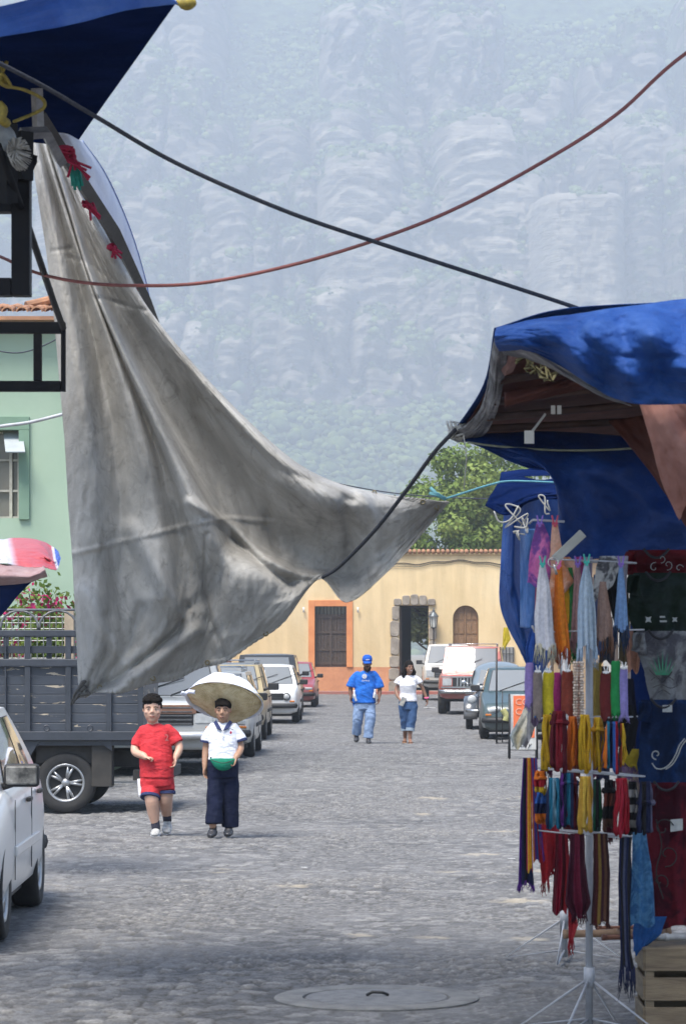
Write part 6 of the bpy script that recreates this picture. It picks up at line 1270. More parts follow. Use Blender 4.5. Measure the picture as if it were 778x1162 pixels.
def car(name, label, loc, rz, pm, L_=4.2, W=1.66, H=1.4, wb=2.5, fo=.8, wr=.29, ww=.185, top=((0, .62), (.15, .70), (1.0, .90), (3.4, .92), (3.45, .90), (4.2, .86)), gh=(1.05, 1.7, 3.2, 3.9), bot=.2,
        grille='slats', lamps='rect', cat='car', group=None, roofm=None, bump_m=None, rack=False, sidewin=((.06, .47), (.50, .93)), spokes=5, roof_w=.74, plate=True, mirrors=True, mirror_big=False, trim=None, belt_in=.90, lamp_z=None, pillarm=None, rearwin=True, nolow=False, lower=None):
    """front at local y=0 looking towards -y; rear at y=L_"""
    t = empty(name, loc, rz, label, cat, group)
    hwf = lambda y: W / 2 * (1 - .10 * abs((y - L_ / 2) / (L_ / 2)) ** 5)
    ty = [a for a, b in top]; tz = [b for a, b in top]
    ys = sorted(set([0, .015, .05, .10] + list(np.arange(.18, L_ - .12, .09)) + [L_ - .10, L_ - .04, L_ - .01, L_] + [a for a in ty if 0 < a < L_]))
    secs = []
    for y in ys:
        zt = float(np.interp(y, ty, tz)); e = min(y, L_ - y); rr = .07
        k = 1 if e > rr else math.sqrt(max(0, 1 - ((rr - e) / rr) ** 2)); zt2 = zt - (1 - k) * .07; zb = bot + (1 - k) * .08; h = hwf(y) - (1 - k) * .07
        half = [(0, zb), (.80, zb), (.95, zb + .05), (.99, zb + .16), (1.0, zb + (zt2 - zb) * .45), (1.0, zb + (zt2 - zb) * .62), (.985, zb + (zt2 - zb) * .80), (.96, zt2 - .05), (.925, zt2 - .012), (.88, zt2 + .004), (.45, zt2 + .022), (0, zt2 + .028)]
        sec = [Vector((a * h, y, z)) for a, z in half] + [Vector((-a * h, y, z)) for a, z in reversed(half[1:-1])]
        secs.append(sec)
    g = MB(); g.loft(secs); body = g.build('body', [pm], t, smooth=True)
    axles = (fo, fo + wb)
    cut = MB()
    for y in axles: cut.lathe([(wr + .055, -W), (wr + .055, W)], 36, Matrix.Translation((0, y, wr + .015)) @ Matrix.Rotation(R(90), 4, 'Y'))
    co = cut.build('cut', m_rubber); md = body.modifiers.new('c', 'BOOLEAN'); md.operation = 'DIFFERENCE'; md.object = co; md.solver = 'EXACT'
    # keep the belly solid between the wheels
    dg = bpy.context.evaluated_depsgraph_get(); dg.update(); nm_ = bpy.data.meshes.new_from_object(body.evaluated_get(dg)); body.modifiers.clear(); old = body.data; body.data = nm_; bpy.data.objects.remove(co)
    nm_.materials.clear(); nm_.materials.append(pm); nm_.polygons.foreach_set('material_index', [0] * len(nm_.polygons)); nm_.polygons.foreach_set('use_smooth', [True] * len(nm_.polygons)); sharp(body, 28)
    g = MB()
    for y in axles: g.prism([(y + (wr + .052) * math.cos(math.pi * i / 16), wr + .0 + (wr + .07) * math.sin(math.pi * i / 16)) for i in range(17)], -W / 2 + .20, W / 2 - .20, 'x'); g.tube([(-W / 2 + .15, y, wr), (W / 2 - .15, y, wr)], .04, 6)
    g.bx(-W / 2 + .12, W / 2 - .12, .3, L_ - .2, bot - .04, bot + .02)
    g.build('underbody', m_rubber, t)
    for y in axles:
        for s in (-1, 1): wheel(t, s * (W / 2 - ww / 2 - .01), y, wr, ww, s, spokes)
    # cabin
    c0, c1, r1, r0 = gh; zb_ = lambda y: float(np.interp(y, ty, tz))
    def F(l): return c0 + (c1 - c0) * l
    def B(l): return r0 + (r1 - r0) * l
    def hw_(l): return W / 2 * (belt_in + (roof_w - belt_in) * (l ** 1.25))
    def zl(l, zb0): return zb0 + (H - .035 - zb0) * l
    def G(side, s, l, off=0):
        w_ = hw_(l); f, b_ = F(l), B(l)
        if side == 'f': x = -w_ + 2 * w_ * s; y = f - .07 * (1 - (2 * s - 1) ** 2) - off; return Vector((x, y, zl(l, zb_(c0) - .01) + off * .5))
        if side == 'b': x = -w_ + 2 * w_ * s; y = b_ + .05 * (1 - (2 * s - 1) ** 2) + off; return Vector((x, y, zl(l, zb_(r0) - .01) + off * .4))
        sg = 1 if side == 'r' else -1; y = f + (b_ - f) * s; zz = zl(l, zb_(c0) * (1 - s) + zb_(r0) * s - .01)
        return Vector((sg * (w_ + .02 * math.sin(math.pi * s) + off), y, zz))
    g = MB()
    for sd in 'fblr': g.grid(lambda u, v, sd=sd: G(sd, u, v), 12, 8)
    def roof(u, v):
        w_ = hw_(1); y0 = F(1) - .07 * (1 - (2 * u - 1) ** 2); y1 = B(1) + .05 * (1 - (2 * u - 1) ** 2); x = -w_ + 2 * w_ * u + 0
        x += (.02 * math.sin(math.pi * v)) * (2 * u - 1); return Vector((x, y0 + (y1 - y0) * v, H - .035 + .035 * (1 - abs(2 * u - 1) ** 4) * (1 - abs(2 * v - 1) ** 6)))
    g2 = MB(); g2.grid(roof, 12, 14)
    if roofm: cb_ = weld(g.build('cabin', pillarm or pm, t)); sharp(cb_); rf = weld(g2.build('roof', roofm, t))
    else: g.v_ = None; n = len(g.v); g.add(g2.v, g2.f); cb_ = weld(g.build('cabin', pillarm or pm, t)); sharp(cb_, 38)
    def pane(sd, s0, s1, l0, l1, nm, inset=.0, slant=0):
        for off, m_, e, nn in ((.003, m_rubber, .012, 'window_seal'), (.007, m_cglass, 0, nm)):
            q = MB(); q.grid(lambda u, v: G(sd, (s0 - e) + (s1 - s0 + 2 * e) * u, (l0 - e) + (l1 - l0 + 2 * e) * v, off), 8, 6)
            if e: seal = (q, m_)
            else: p_ = q.build(nm, m_, t, smooth=True); seal[0].build('window_seal', m_rubber, p_, smooth=True)
        return p_
    wsc = pane('f', .07, .93, .10, .93, 'windscreen')
    if rearwin: pane('b', .10, .90, .14, .90, 'rear_window')
    for sd in 'lr':
        for (a, b_) in sidewin: pane(sd, a, b_, .12, .88, 'side_window')
    g = MB()
    for s in (-.55, .12):
        a = G('f', .5 + s * .5, .10, .018); b_ = G('f', .5 + s * .5 + .32, .42, .022); g.tube([a + Vector((0, -.03, -.02)), a, b_], .007, 5); d_ = (b_ - a).normalized() * .22; g.tube([b_ - d_, b_ + d_], .008, 5)
    g.build('wiper', m_rubber, t, smooth=True)
    # bumpers
    bm_ = bump_m or m_rubber
    for yy, sg, h in ((0, -1, 1), (L_, 1, 1)):
        q = MB(); w_ = hwf(0) - .0; pts = []
        for i in range(13):
            s = -1 + i / 6; pts.append((s * (w_ + .015), yy + sg * (.075 - .13 * abs(s) ** 4), bot + .20))
        q.tube(pts, .075, 8, flat=.8); q.build('bumper', bm_, t, smooth=True)
    zf = zb_(.05); zl_ = lamp_z or (bot + .27 + zf) / 2 + .02; hh = (zf - bot - .34) / 2; hh = max(hh, .05)
    fw = hwf(0)
    if grille:
        q = MB(); q.bx(-fw * .60, fw * .60, -.006, .03, zl_ - hh * .9, zl_ + hh * .9); gr = q.build('grille', m_rubber, t, bevel=.01)
        q = MB()
        if grille == 'slats':
            for k in range(4): z = zl_ - hh * .7 + k * hh * .46; q.bx(-fw * .57, fw * .57, -.014, -.004, z - .006, z + .006)
            q.build('grille_bars', mat('dark_grey_trim', (.06, .06, .062), .4, (.04, .04, .04), 9), gr)
        elif grille == 'chrome':
            for k in range(5): z = zl_ - hh * .75 + k * hh * .38; q.bx(-fw * .57, fw * .57, -.018, -.004, z - .007, z + .007)
            q.build('grille_bars', m_chrome, gr)
        elif grille == 'jeep':
            for k in range(9): x = -fw * .44 + k * fw * .11; q.bx(x - .02, x + .02, -.03, -.004, zl_ - hh * .85, zl_ + hh * .85)
            q.bx(-fw * .97, fw * .97, -.02, -.0065, zl_ + hh * .9, zl_ + hh * .9 + .04); q.bx(-fw * .97, fw * .97, -.02, -.0065, zl_ - hh * .9 - .04, zl_ - hh * .9); q.build('grille_bars', m_chrome, gr)
    for s in (-1, 1):
        q = MB()
        if lamps == 'rect': q.bx(s * fw * .62, s * fw * .93, -.012, .05, zl_ - hh * .75, zl_ + hh * .75); q.build('headlight', m_lens, t, bevel=.02)
        elif lamps == 'round':
            M = Matrix.Translation((s * fw * .70, 0, zl_)) @ Matrix.Rotation(R(90), 4, 'X'); q.lathe([(0, .035), (hh * .5, .03), (hh * .80, .012), (hh * .88, -.01)], 24, M); q.build('headlight', m_lens, t, smooth=True)
            q = MB(); q.tube([(s * fw * .70 + hh * .9 * math.cos(i * .262), -.016, zl_ + hh * .9 * math.sin(i * .262)) for i in range(24)], .010, 6, closed=True); q.build('headlight_ring', m_rubber if grille == 'slats' else m_chrome, t, smooth=True)
        elif lamps == 'oval': q.ell((s * fw * .74, .07, zl_ + .02), (.15, .10, .075), (0, s * .22, s * .3)); q.build('headlight', m_lens, t, smooth=True)
        q = MB(); q.bx(s * fw * .70, s * fw * .95, L_ - .03, L_ + .012, zb_(L_) - .28, zb_(L_) - .08); q.build('tail_light', m_redl, t, bevel=.01)
        q = MB(); q.bx(s * fw * .80, s * fw * .96, -.010, .04, bot + .285, bot + .325); q.build('indicator', m_amb, t, bevel=.008)
        if mirrors:
            ym = c0 + .22; q = MB(); k = 1.15 if mirror_big else 1; dxm = -.07 if 'nearest on the left' in label else 0; xm = s * (W / 2 * belt_in)
            q.tube([(xm, ym, zb_(ym) + .02), (xm + s * .08 * k, ym, zb_(ym) + .05)], .025, 6); mr_ = q.build('mirror_arm', m_rubber, t, smooth=True)
            q = MB(); cx = xm + s * (.165 * k + dxm); cz = zb_(ym) + .08 * k
            q.box((cx, ym, cz), (.19 * k, .075, .125 * k)); q.build('wing_mirror', m_rubber, t, bevel=.025, seg=3)
            if mirror_big and 'nearest on the left' in label:
                q = MB(); q.box((cx, ym - .034, cz), (.19 * k - .03, .02, .125 * k - .03)); q.build('worn_mirror_back', mat('worn_mirror', (.22, .22, .21), .4, (.03, .03, .03), 14, c3=(.36, .36, .35)), t, bevel=.012)
        # door seams and handles
        h = hwf(L_ / 2)
        for (a, b_) in sidewin[:2]:
            for sq in (a - .02, b_ + .02):
                y = F(0) + (B(0) - F(0)) * sq; 
                if axles[0] + wr + .1 < y < axles[1] - wr + .15:
                    q = MB(); q.bx(s * (h * .995), s * (h + .0012), y - .003, y + .003, bot + .14, zb_(y) - .06); q.build('door_seam', m_rubber, t)
        for (a, b_) in sidewin[:2]:
            y = F(0) + (B(0) - F(0)) * (b_ - .06); q = MB(); q.box((s * (h * .99 + .012), y, zb_(y) - .12), (.03, .16, .03)); q.build('door_handle', m_rubber, t, bevel=.008)
        q = MB(); zt_ = bot + (zb_(L_ / 2) - bot) * .45; q.bx(s * (h - .01), s * (h + .018), axles[0] + wr + .09, axles[1] - wr - .09, zt_ - .035, zt_ + .03); q.build('side_moulding', trim or m_rubber, t, bevel=.01)
        if lower: 
            q = MB(); q.bx(s * (h - .01), s * (h + .006), axles[0] + wr + .08, axles[1] - wr - .08, bot + .1, zt_ - .05); q.build('lower_panel', lower, t)
    if plate:
        for yy, sg in ((-.085, -1), (L_ + .085, 1)):
            q = MB(); q.bx(-.15, .15, yy - .006, yy + .006, bot + .13, bot + .28); q.build('number_plate', m_plate, t, bevel=.003)
    if rack:
        q = MB()
        for s in (-1, 1): q.tube([(s * hw_(1) * .9, F(1) + .1, H + .05), (s * hw_(1) * .9, B(1) - .1, H + .05)], .014, 6)
        for k in range(4): y = F(1) + .15 + (B(1) - F(1) - .3) * k / 3; q.tube([(-hw_(1) * .9, y, H + .05), (hw_(1) * .9, y, H + .05)], .012, 6); q.tube([(-hw_(1) * .9, y, H - .03), (-hw_(1) * .9, y, H + .05)], .012, 6); q.tube([(hw_(1) * .9, y, H - .03), (hw_(1) * .9, y, H + .05)], .012, 6)
        q.build('roof_rack', m_chrome, t, smooth=True)
    t['L'] = L_; del t['L']
    return t
GLc = 'cars parked along the left side'; GRc = 'cars parked along the right side'
whitep = paint('white_paint_car', (.72, .73, .74), (.66, .67, .68), dirt=.25)
XL = lambda px, Y: (px - CX) * Y / FX
# 1 near white hatchback
car('parked_car', 'white sedan with a worn black wing mirror, nearest on the left', (-3.02, 16.75, 0), R(1.6), whitep, 3.95, 1.64, 1.40, 2.36, .78, .30, .19, ((0, .60), (.2, .70), (1.0, .88), (3.2, .93), (3.95, .90)), (1.0, 1.66, 2.95, 3.55), .19, sidewin=((.10, .50), (.535, .80)), mirror_big=True, group=GLc, trim=whitep, spokes=7, roof_w=.70)
# 3 silver and brown pickup
sil = paint('silver_paint', (.42, .43, .43), (.36, .37, .37), dirt=.3)
pk_ = car('parked_pickup', 'silver pickup with a brown stripe over its black grille, beside the dark truck', (XL(256, 41) - .92, 40.6, 0), 0, sil, 5.0, 1.84, 1.62, 3.1, .85, .34, .2, ((0, .98), (.1, 1.02), (1.25, 1.06), (5.0, 1.04)), (1.25, 1.75, 2.75, 2.95), .36, grille='chrome', lamps='rect', group=GLc, bump_m=mat('silver_bumper', (.50, .52, .54), .35, (.4, .41, .43), 9, metal=.4), sidewin=((.12, .88),), cat='pickup')
g = MB(); g.bx(-.80, .80, -.012, .02, .86, .99); g.build('brown_stripe', mat('brown_paint', (.22, .12, .08), .45, (.17, .09, .06), 9), pk_, bevel=.01)
# 4 beige wagon
bei = paint('beige_silver_paint', (.40, .40, .38), (.34, .34, .32), dirt=.35)
car('parked_car', 'beige silver wagon right behind the pickup with the brown stripe', (XL(292, 49) - .82, 47.2, 0), 0, bei, 4.4, 1.66, 1.42, 2.6, .82, .30, .19, ((0, .64), (.2, .72), (1.1, .90), (4.4, .90)), (1.1, 1.8, 3.9, 4.25), .2, sidewin=((.05, .33), (.36, .64), (.67, .94)), rack=True, group=GLc)
# 5 tan suv
tan = paint('tan_paint', (.36, .29, .16), (.28, .23, .13), dirt=.3)
car('parked_car', 'dark roofed tan wagon third in the left row, in front of the white hatchback', (XL(305, 58) - .85, 56.6, 0), 0, tan, 4.4, 1.68, 1.50, 2.65, .82, .31, .19, ((0, .70), (.2, .78), (1.1, .94), (4.4, .96)), (1.05, 1.6, 4.0, 4.3), .24, sidewin=((.05, .33), (.36, .64), (.67, .94)), roofm=paint('slate_paint', (.07, .085, .10)), rack=True, group=GLc, mirror_big=True)
# 6 white golf
car('parked_car', 'white boxy hatchback with a black grille and round headlight', (XL(339.5, 70) - .81, 69.8, 0), 0, whitep, 3.8, 1.62, 1.41, 2.4, .78, .29, .18, ((0, .72), (.12, .78), (.95, .90), (3.8, .90)), (.95, 1.45, 3.2, 3.65), .22, grille='slats', lamps='round', group=GLc, roof_w=.72)
# 7 black and tan SUV, rear to us
sv = car('parked_suv', 'boxy dark roofed tan SUV seen from behind with a red tail light', (XL(341, 78.5) - .90, 82.4, 0), R(180), tan, 4.4, 1.80, 1.66, 2.6, .82, .34, .21, ((0, .95), (.12, 1.0), (1.1, 1.03), (4.4, 1.02)), (1.15, 1.6, 4.2, 4.36), .34, roofm=paint('black_paint', (.03, .032, .035)), pillarm=paint('black_paint', (0, 0, 0)), group=GLc, rack=False, roof_w=.80, cat='suv')
# 8 red car
redp = paint('red_paint', (.30, .035, .04), (.24, .03, .035))
car('parked_car', 'small red sedan last in the left row near the yellow building', (XL(361, 92) - .82, 89.5, 0), 0, redp, 4.1, 1.64, 1.40, 2.45, .8, .29, .18, ((0, .62), (.2, .70), (1.0, .88), (3.3, .90), (4.1, .88)), (1.0, 1.6, 2.9, 3.5), .2, group=GLc)
# right row
grn = paint('pale_green_paint', (.045, .078, .084), (.03, .058, .064), dirt=.2)
car('parked_car', 'pale blue green hatchback nearest on the right, behind the thin stand', (XL(543, 57.2) + .82, 57.0, 0), R(-1.5), grn, 3.75, 1.62, 1.42, 2.4, .74, .28, .18, ((0, .58), (.15, .70), (.9, .92), (3.75, .94)), (.85, 1.55, 3.0, 3.6), .18, grille=None, lamps='oval', group=GRc, bump_m=m_rubber, trim=None)
# white pickup far right
car('parked_pickup', 'white tall pickup furthest back on the right beside the stone doorway', (XL(478, 103) + .92, 101.5, 0), R(-1), paint('white_dusty', (.66, .66, .63), (.42, .36, .28), dirt=.7), 5.0, 1.86, 1.98, 3.1, .85, .38, .24, ((0, 1.10), (.1, 1.16), (1.25, 1.24), (5.0, 1.22)), (1.25, 1.85, 3.4, 3.6), .45, grille='chrome', group=GRc, sidewin=((.08, .47), (.52, .92)), cat='pickup', mirror_big=True)
# red off-road wagon
jp = paint('faded_red_paint', (.33, .07, .055), (.40, .12, .09), ((.46, .26, .15), 1.3, .56), .42, .3)
jw = car('parked_jeep', 'faded red off road wagon with chrome slotted grille and roof rack', (XL(495, 80.4) + .92, 79.6, 0), R(-3.4), jp, 4.6, 1.86, 1.88, 2.75, .80, .37, .23, ((0, 1.0), (.1, 1.06), (1.3, 1.12), (4.6, 1.08)), (1.3, 1.72, 4.2, 4.5), .42, grille='jeep', lamps='rect', group=GRc, bump_m=m_chrome, rack=True, roof_w=.80, roofm=paint('faded_salmon', (.52, .24, .18), (.46, .18, .13)), sidewin=((.05, .33), (.36, .64), (.67, .94)), cat='jeep', mirror_big=True)
# beetle
def beetle(loc, rz):
    t = empty('parked_beetle', loc, rz, 'dark rounded old beetle car with bulging fenders between the green and red cars', 'car', GRc); pb_ = paint('dark_slate_paint', (.05, .065, .085), (.04, .05, .07)); L_ = 4.05
    def shell(prof, wf, nm, m_, n=20):
        g = MB(); secs = []
        for (y, zt, w_, zb) in prof:
            sec = []
            for i in range(n):
                a = math.pi * i / (n - 1); sec.append(Vector((w_ * math.cos(a), y, zb + (zt - zb) * math.sin(a) ** wf)))
            secs.append(sec)
        g.loft(secs); o = g.build(nm, m_, t, smooth=True); return o
    shell([(.05, .55, .25, .3), (.2, .74, .42, .28), (.5, .86, .50, .26), (.9, .93, .58, .26), (1.3, .97, .64, .26), (2.6, .97, .66, .26), (3.2, .92, .60, .26), (3.7, .72, .5, .28), (4.0, .45, .3, .3)], .5, 'body', pb_)
    shell([(1.15, .94, .55, .85), (1.3, 1.10, .585, .85), (1.5, 1.32, .60, .85), (1.75, 1.45, .61, .85), (2.1, 1.50, .61, .85), (2.6, 1.45, .60, .85), (3.0, 1.30, .58, .85), (3.35, 1.08, .54, .85), (3.6, .88, .5, .85)], .42, 'roof', paint('slate_roof_reflection', (.16, .2, .23)))  # paler than the body: a reflection put into the roof colour
    g = MB(); g.grid(lambda u, v: Vector(((-.46 + .92 * u) * (1 - .12 * v), 1.17 + .30 * v - .04 * (1 - (2 * u - 1) ** 2), 1.0 + .31 * v)), 8, 6); g.build('windscreen', m_cglass, t, smooth=True)
    for s in (-1, 1):
        g = MB(); g.grid(lambda u, v: Vector((s * (.607 + .012 - .07 * v), 1.45 + 1.05 * u + (.1 * (1 - u)) * v, 1.02 + .30 * v)), 8, 6); g.build('side_window', m_cglass, t, smooth=True)
        for y in (.72, 3.1):
            g = MB(); secs = []
            for i in range(15):
                a = math.pi * (i / 14) * 1.12 - .18; ro = .44; c = Vector((s * .60, y - ro * math.cos(a), .30 + ro * math.sin(a))); sec = []
                for j in range(8):
                    b_ = math.pi * j / 7; sec.append(Vector((s * (.48 + .30 * math.sin(b_) ** .6 + (.0)), y - (ro - .05 + .05 * math.cos(b_) * 1) * math.cos(a) * (1 - .06 * j / 7), .30 + (ro - .02 - .10 * (j / 7)) * math.sin(a))))
                secs.append(sec)
            g.loft(secs, closed=False); g.build('fender', pb_, t, smooth=True, solid=.02)
            wheel(t, s * .66, y, .31, .15, s, 0)
        g = MB(); g.ell((s * .60, .42, .66), (.10, .06, .10)); g.build('headlight', m_lens, t, smooth=True)
        g = MB(); g.bx(s * .60, s * .74, 1.1, 2.7, .22, .28); g.build('running_board', m_rubber, t, bevel=.01)
        g = MB(); g.tube([(s * .6, 1.35, .98), (s * .74, 1.32, 1.02)], .012, 6); g.ell((s * .78, 1.32, 1.03), (.06, .02, .05)); g.build('wing_mirror', m_chrome, t, smooth=True)
    for y in (-.02, 4.08): g = MB(); g.tube([(-.72, y + .12, .42), (-.6, y, .42), (.6, y, .42), (.72, y + .12, .42)], .035, 8); g.build('bumper', m_chrome, t, smooth=True)
    return t
beetle((XL(527, 64.4) + .74, 63.9, 0), R(-2))
# ------------------------------------------------------------------ dark stake truck, side on
TY = 31.2
def tx(px): return (px - CX) * TY / FX
def tz_(py): return CH - (py - CY) * TY / FX
tr = empty('stake_truck', (tx(74), TY, 0), label='dark grey wooden stake bed truck parked side on, with peeling paint', cat='truck'); oT = tr.location.copy()
m_tk, nt, b = new_mat('dark_truck_paint'); v = coords(nt)
c = ramp(nt, noise(nt, v, 2.5, 5, .6), [(.3, (.035, .042, .055)), (.7, (.060, .070, .088))]).outputs[0]
pe = ramp(nt, noise(nt, coords(nt, 'Object', (2.2, 2.2, 14)), 1.9, 4, .6, .4), [(.63, (0, 0, 0)), (.65, (1, 1, 1))]).outputs[0]
c = mixc(nt, pe, c, (.42, .36, .27)); L(nt, c, b.inputs['Base Color']); b.inputs['Roughness'].default_value = .5; bump(nt, b, noise(nt, coords(nt, 'Object', (1, 1, 10)), 6, 5), .4, .006)
m_tks = mat('dark_truck_steel', (.045, .052, .066), .45, (.03, .036, .046), 5)
m_mud = mat('grimy_chassis', (.035, .033, .03), .85, (.055, .05, .044), 6)
D0 = 2.0; xr = tx(163) - oT.x; xl = -2.5
def tb(g, px0, px1, py0, py1, d0, d1): g.bx(tx(px0) - oT.x, tx(px1) - oT.x, d0, d1, tz_(py1), tz_(py0))
for side, (d0, d1) in enumerate(((0, .03), (D0 - .03, D0))):
    g = MB(); n = 7
    for i in range(n):
        z0 = tz_(831) + (tz_(756) - tz_(831)) * i / n; z1 = tz_(831) + (tz_(756) - tz_(831)) * (i + 1) / n; g.bx(xl, xr, d0 + .0005 * i, d1, z0 + .004, z1 - .004)
    g.build('side_boards', m_tk, tr, bevel=.004)
    sgn = -1 if side == 0 else 1; e0, e1 = (d0 - .045, d0 - .002) if side == 0 else (d1 + .002, d1 + .045)
    for (y0, y1, nm) in ((715, 722, 'top_rail'), (748, 756, 'middle_rail'), (830, 840, 'lower_rail')):
        g = MB(); g.bx(xl - .02, xr + .02, e0 - .012, e1, tz_(y1), tz_(y0)); g.build(nm, m_tks, tr, bevel=.006)
    g = MB(); g.bx(xl, xr, d0, d1, tz_(741.5), tz_(733)); g.build('upper_slat', m_tks, tr, bevel=.004)
    for px in (-120, -75, -20, 7, 32, 78, 124, 160):
        x = tx(px) - oT.x
        if x < xl: continue
        wd = .03 if px not in (7,) else .008
        g = MB(); g.bx(x - wd, x + wd, e0, e1 - .004, tz_(830), tz_(722)); g.build('stake', m_tks, tr, bevel=.004)
g = MB()
for px in (54, 103, -5, -60):
    x = tx(px) - oT.x
    if x > xl: g.tube([(x + .03 * math.cos(k * .785), -.055, tz_(826) + .03 * math.sin(k * .785)) for k in range(8)], .008, 5, closed=True)
g.build('tie_ring', m_tks, tr)
g = MB(); g.bx(xr - .03, xr, .03, D0 - .03, tz_(831), tz_(718)); g.build('tailgate', m_tk, tr, bevel=.004)
g = MB(); g.bx(xl, xl + .03, .03, D0 - .03, tz_(831), tz_(700)); g.build('front_board', m_tk, tr, bevel=.004)
g = MB(); g.bx(xl, xr, .0, D0, tz_(846), tz_(840.2)); g.build('bed_floor', m_tks, tr)
# skirt with angled cut over the wheel
g = MB(); sk = [(-150, 840), (46, 840), (30, 866), (28, 878), (-150, 878)]
g.prism([(tx(a) - oT.x, tz_(b_)) for a, b_ in sk], -.01, .03); g.prism([(tx(a) - oT.x, tz_(b_)) for a, b_ in ((112, 840.3), (127, 840.3), (127, 852), (118, 846))], -.01, .03); g.build('side_skirt', m_tks, tr, bevel=.004)
g = MB(); g.bx(tx(104) - oT.x, tx(127) - oT.x, .02, .30, tz_(893), tz_(842)); g.build('mud_flap', m_mud, tr, bevel=.008)
g = MB(); g.bx(xl - 2, xr + .18, .45, .60, tz_(872), tz_(854)); g.bx(xl - 2, xr + .18, D0 - .6, D0 - .45, tz_(872), tz_(854)); g.bx(tx(40) - oT.x, tx(108) - oT.x, .1, .12, tz_(866), tz_(846)); g.build('chassis', m_mud, tr)
g = MB(); g.bx(tx(150) - oT.x, tx(192) - oT.x, .1, D0 - .1, tz_(886), tz_(874)); g.bx(tx(168) - oT.x, tx(176) - oT.x, .5, .6, tz_(874), tz_(850)); g.bx(tx(168) - oT.x, tx(176) - oT.x, D0 - .6, D0 - .5, tz_(874), tz_(850)); g.build('rear_bumper', m_mud, tr, bevel=.008)
g = MB(); g.tube([(0, .1, .32), (0, D0 - .1, .32)], .06, 8); g.ell((0, D0 / 2, .32), (.17, .17, .17)); g.build('axle', m_mud, tr, smooth=True)
for y in (.14, D0 - .14):
    W_ = empty('wheel_tmp', (0, 0, 0)); wz = wheel(tr, 0, 0, .325, .22, -1, 5, 'wheel'); bpy.data.objects.remove(W_)
    wz.rotation_euler = (0, 0, R(90)); wz.location = (0, y, .325)
    if y > 1: wz.rotation_euler = (0, 0, R(-90))
# pipe hoops on the rail
g = MB(); zt_ = tz_(715)
g.tube([(xl, .02, tz_(692)), (tx(150) - oT.x, .02, tz_(692))], .014, 8)
for px in (22, 66, -22, -66, 108):
    c0_ = tx(px) - oT.x; pts = [(c0_ - .20, .02, zt_)] + [(c0_ - .20 * math.cos(a), .02, zt_ + .04 + .17 * math.sin(a)) for a in np.linspace(0, math.pi, 10)] + [(c0_ + .20, .02, zt_)]
    g.tube(pts, .014, 6)
g.build('pipe_hoops', m_gal, tr, smooth=True)
# cab out of frame on the left
g = MB(); g.prism([(xl - .1, .55), (xl - .1, 1.75), (xl - .25, 1.9), (xl - 1.1, 1.88), (xl - 1.5, 1.25), (xl - 2.3, 1.1), (xl - 2.4, .5)], .12, D0 - .12); g.build('cab', m_tks, tr, bevel=.05, seg=3)
g = MB(); g.prism([(xl - .25, 1.28), (xl - .3, 1.74), (xl - 1.05, 1.74), (xl - 1.32, 1.28)], .112, .125); g.build('cab_window', m_cglass, tr)
for y in (.25, D0 - .25):
    wz = wheel(tr, 0, 0, .325, .2, -1, 5, 'wheel'); wz.location = (xl - 1.75, y, .325); wz.rotation_euler = (0, 0, R(90 if y < 1 else -90))
# ------------------------------------------------------------------ manhole cover
mh = empty('manhole_cover', (XL(427, 14.8), 14.75, -.021), label='round concrete and iron manhole cover set in the cobbles', cat='manhole cover')
m_con = mat('worn_concrete', (.21, .208, .20), .9, (.13, .13, .13), 7, bmp=.014, c3=(.22, .215, .20))
g = MB(); g.lathe([(.515, -.02), (.52, .012), (.505, .018), (.375, .016), (.37, .0)], 64, cap=False); g.build('frame', m_con, mh, smooth=False, bevel=.003)
g = MB(); g.lathe([(0, .017), (.355, .015), (.362, .008), (.362, -.02)], 64, cap=False); cv = g.build('cover', mat('worn_cover', (.20, .20, .198), .8, (.13, .13, .135), 16, bmp=.008, c3=(.20, .20, .195)), mh, smooth=False)
g = MB(); g.tube([(-.05, .01, .022), (-.02, .03, .035), (.03, .0, .036), (.06, .012, .022)], .008, 6); g.build('lift_handle', m_iron, cv, smooth=True)

# scraps of litter on the cobbles
for (px, py, w_, lb) in ((487, 804, .17, 'flattened white paper on the cobbles near the white pickup'), (580, 976, .028, 'tiny white scrap of paper on the cobbles left of the long striped sashes'), (345, 986, .024, 'tiny pale scrap on the cobbles in the middle of the street')):
    Y_ = GY(py); rnd = random.Random(px); g = MB(); x_ = (px - CX) * Y_ / FX
    g.grid(lambda u, v: Vector(((u - .5) * w_ * 2 + rnd.uniform(-.01, .01), (v - .5) * w_ * 2.4 + rnd.uniform(-.01, .01), .012 + rnd.uniform(0, w_ * .12))), 5, 4); o = g.build('paper_scrap', mat('litter_paper', (.45, .45, .44), .8), loc=(x_, Y_, 0), solid=.002); tag(o, lb, 'litter')
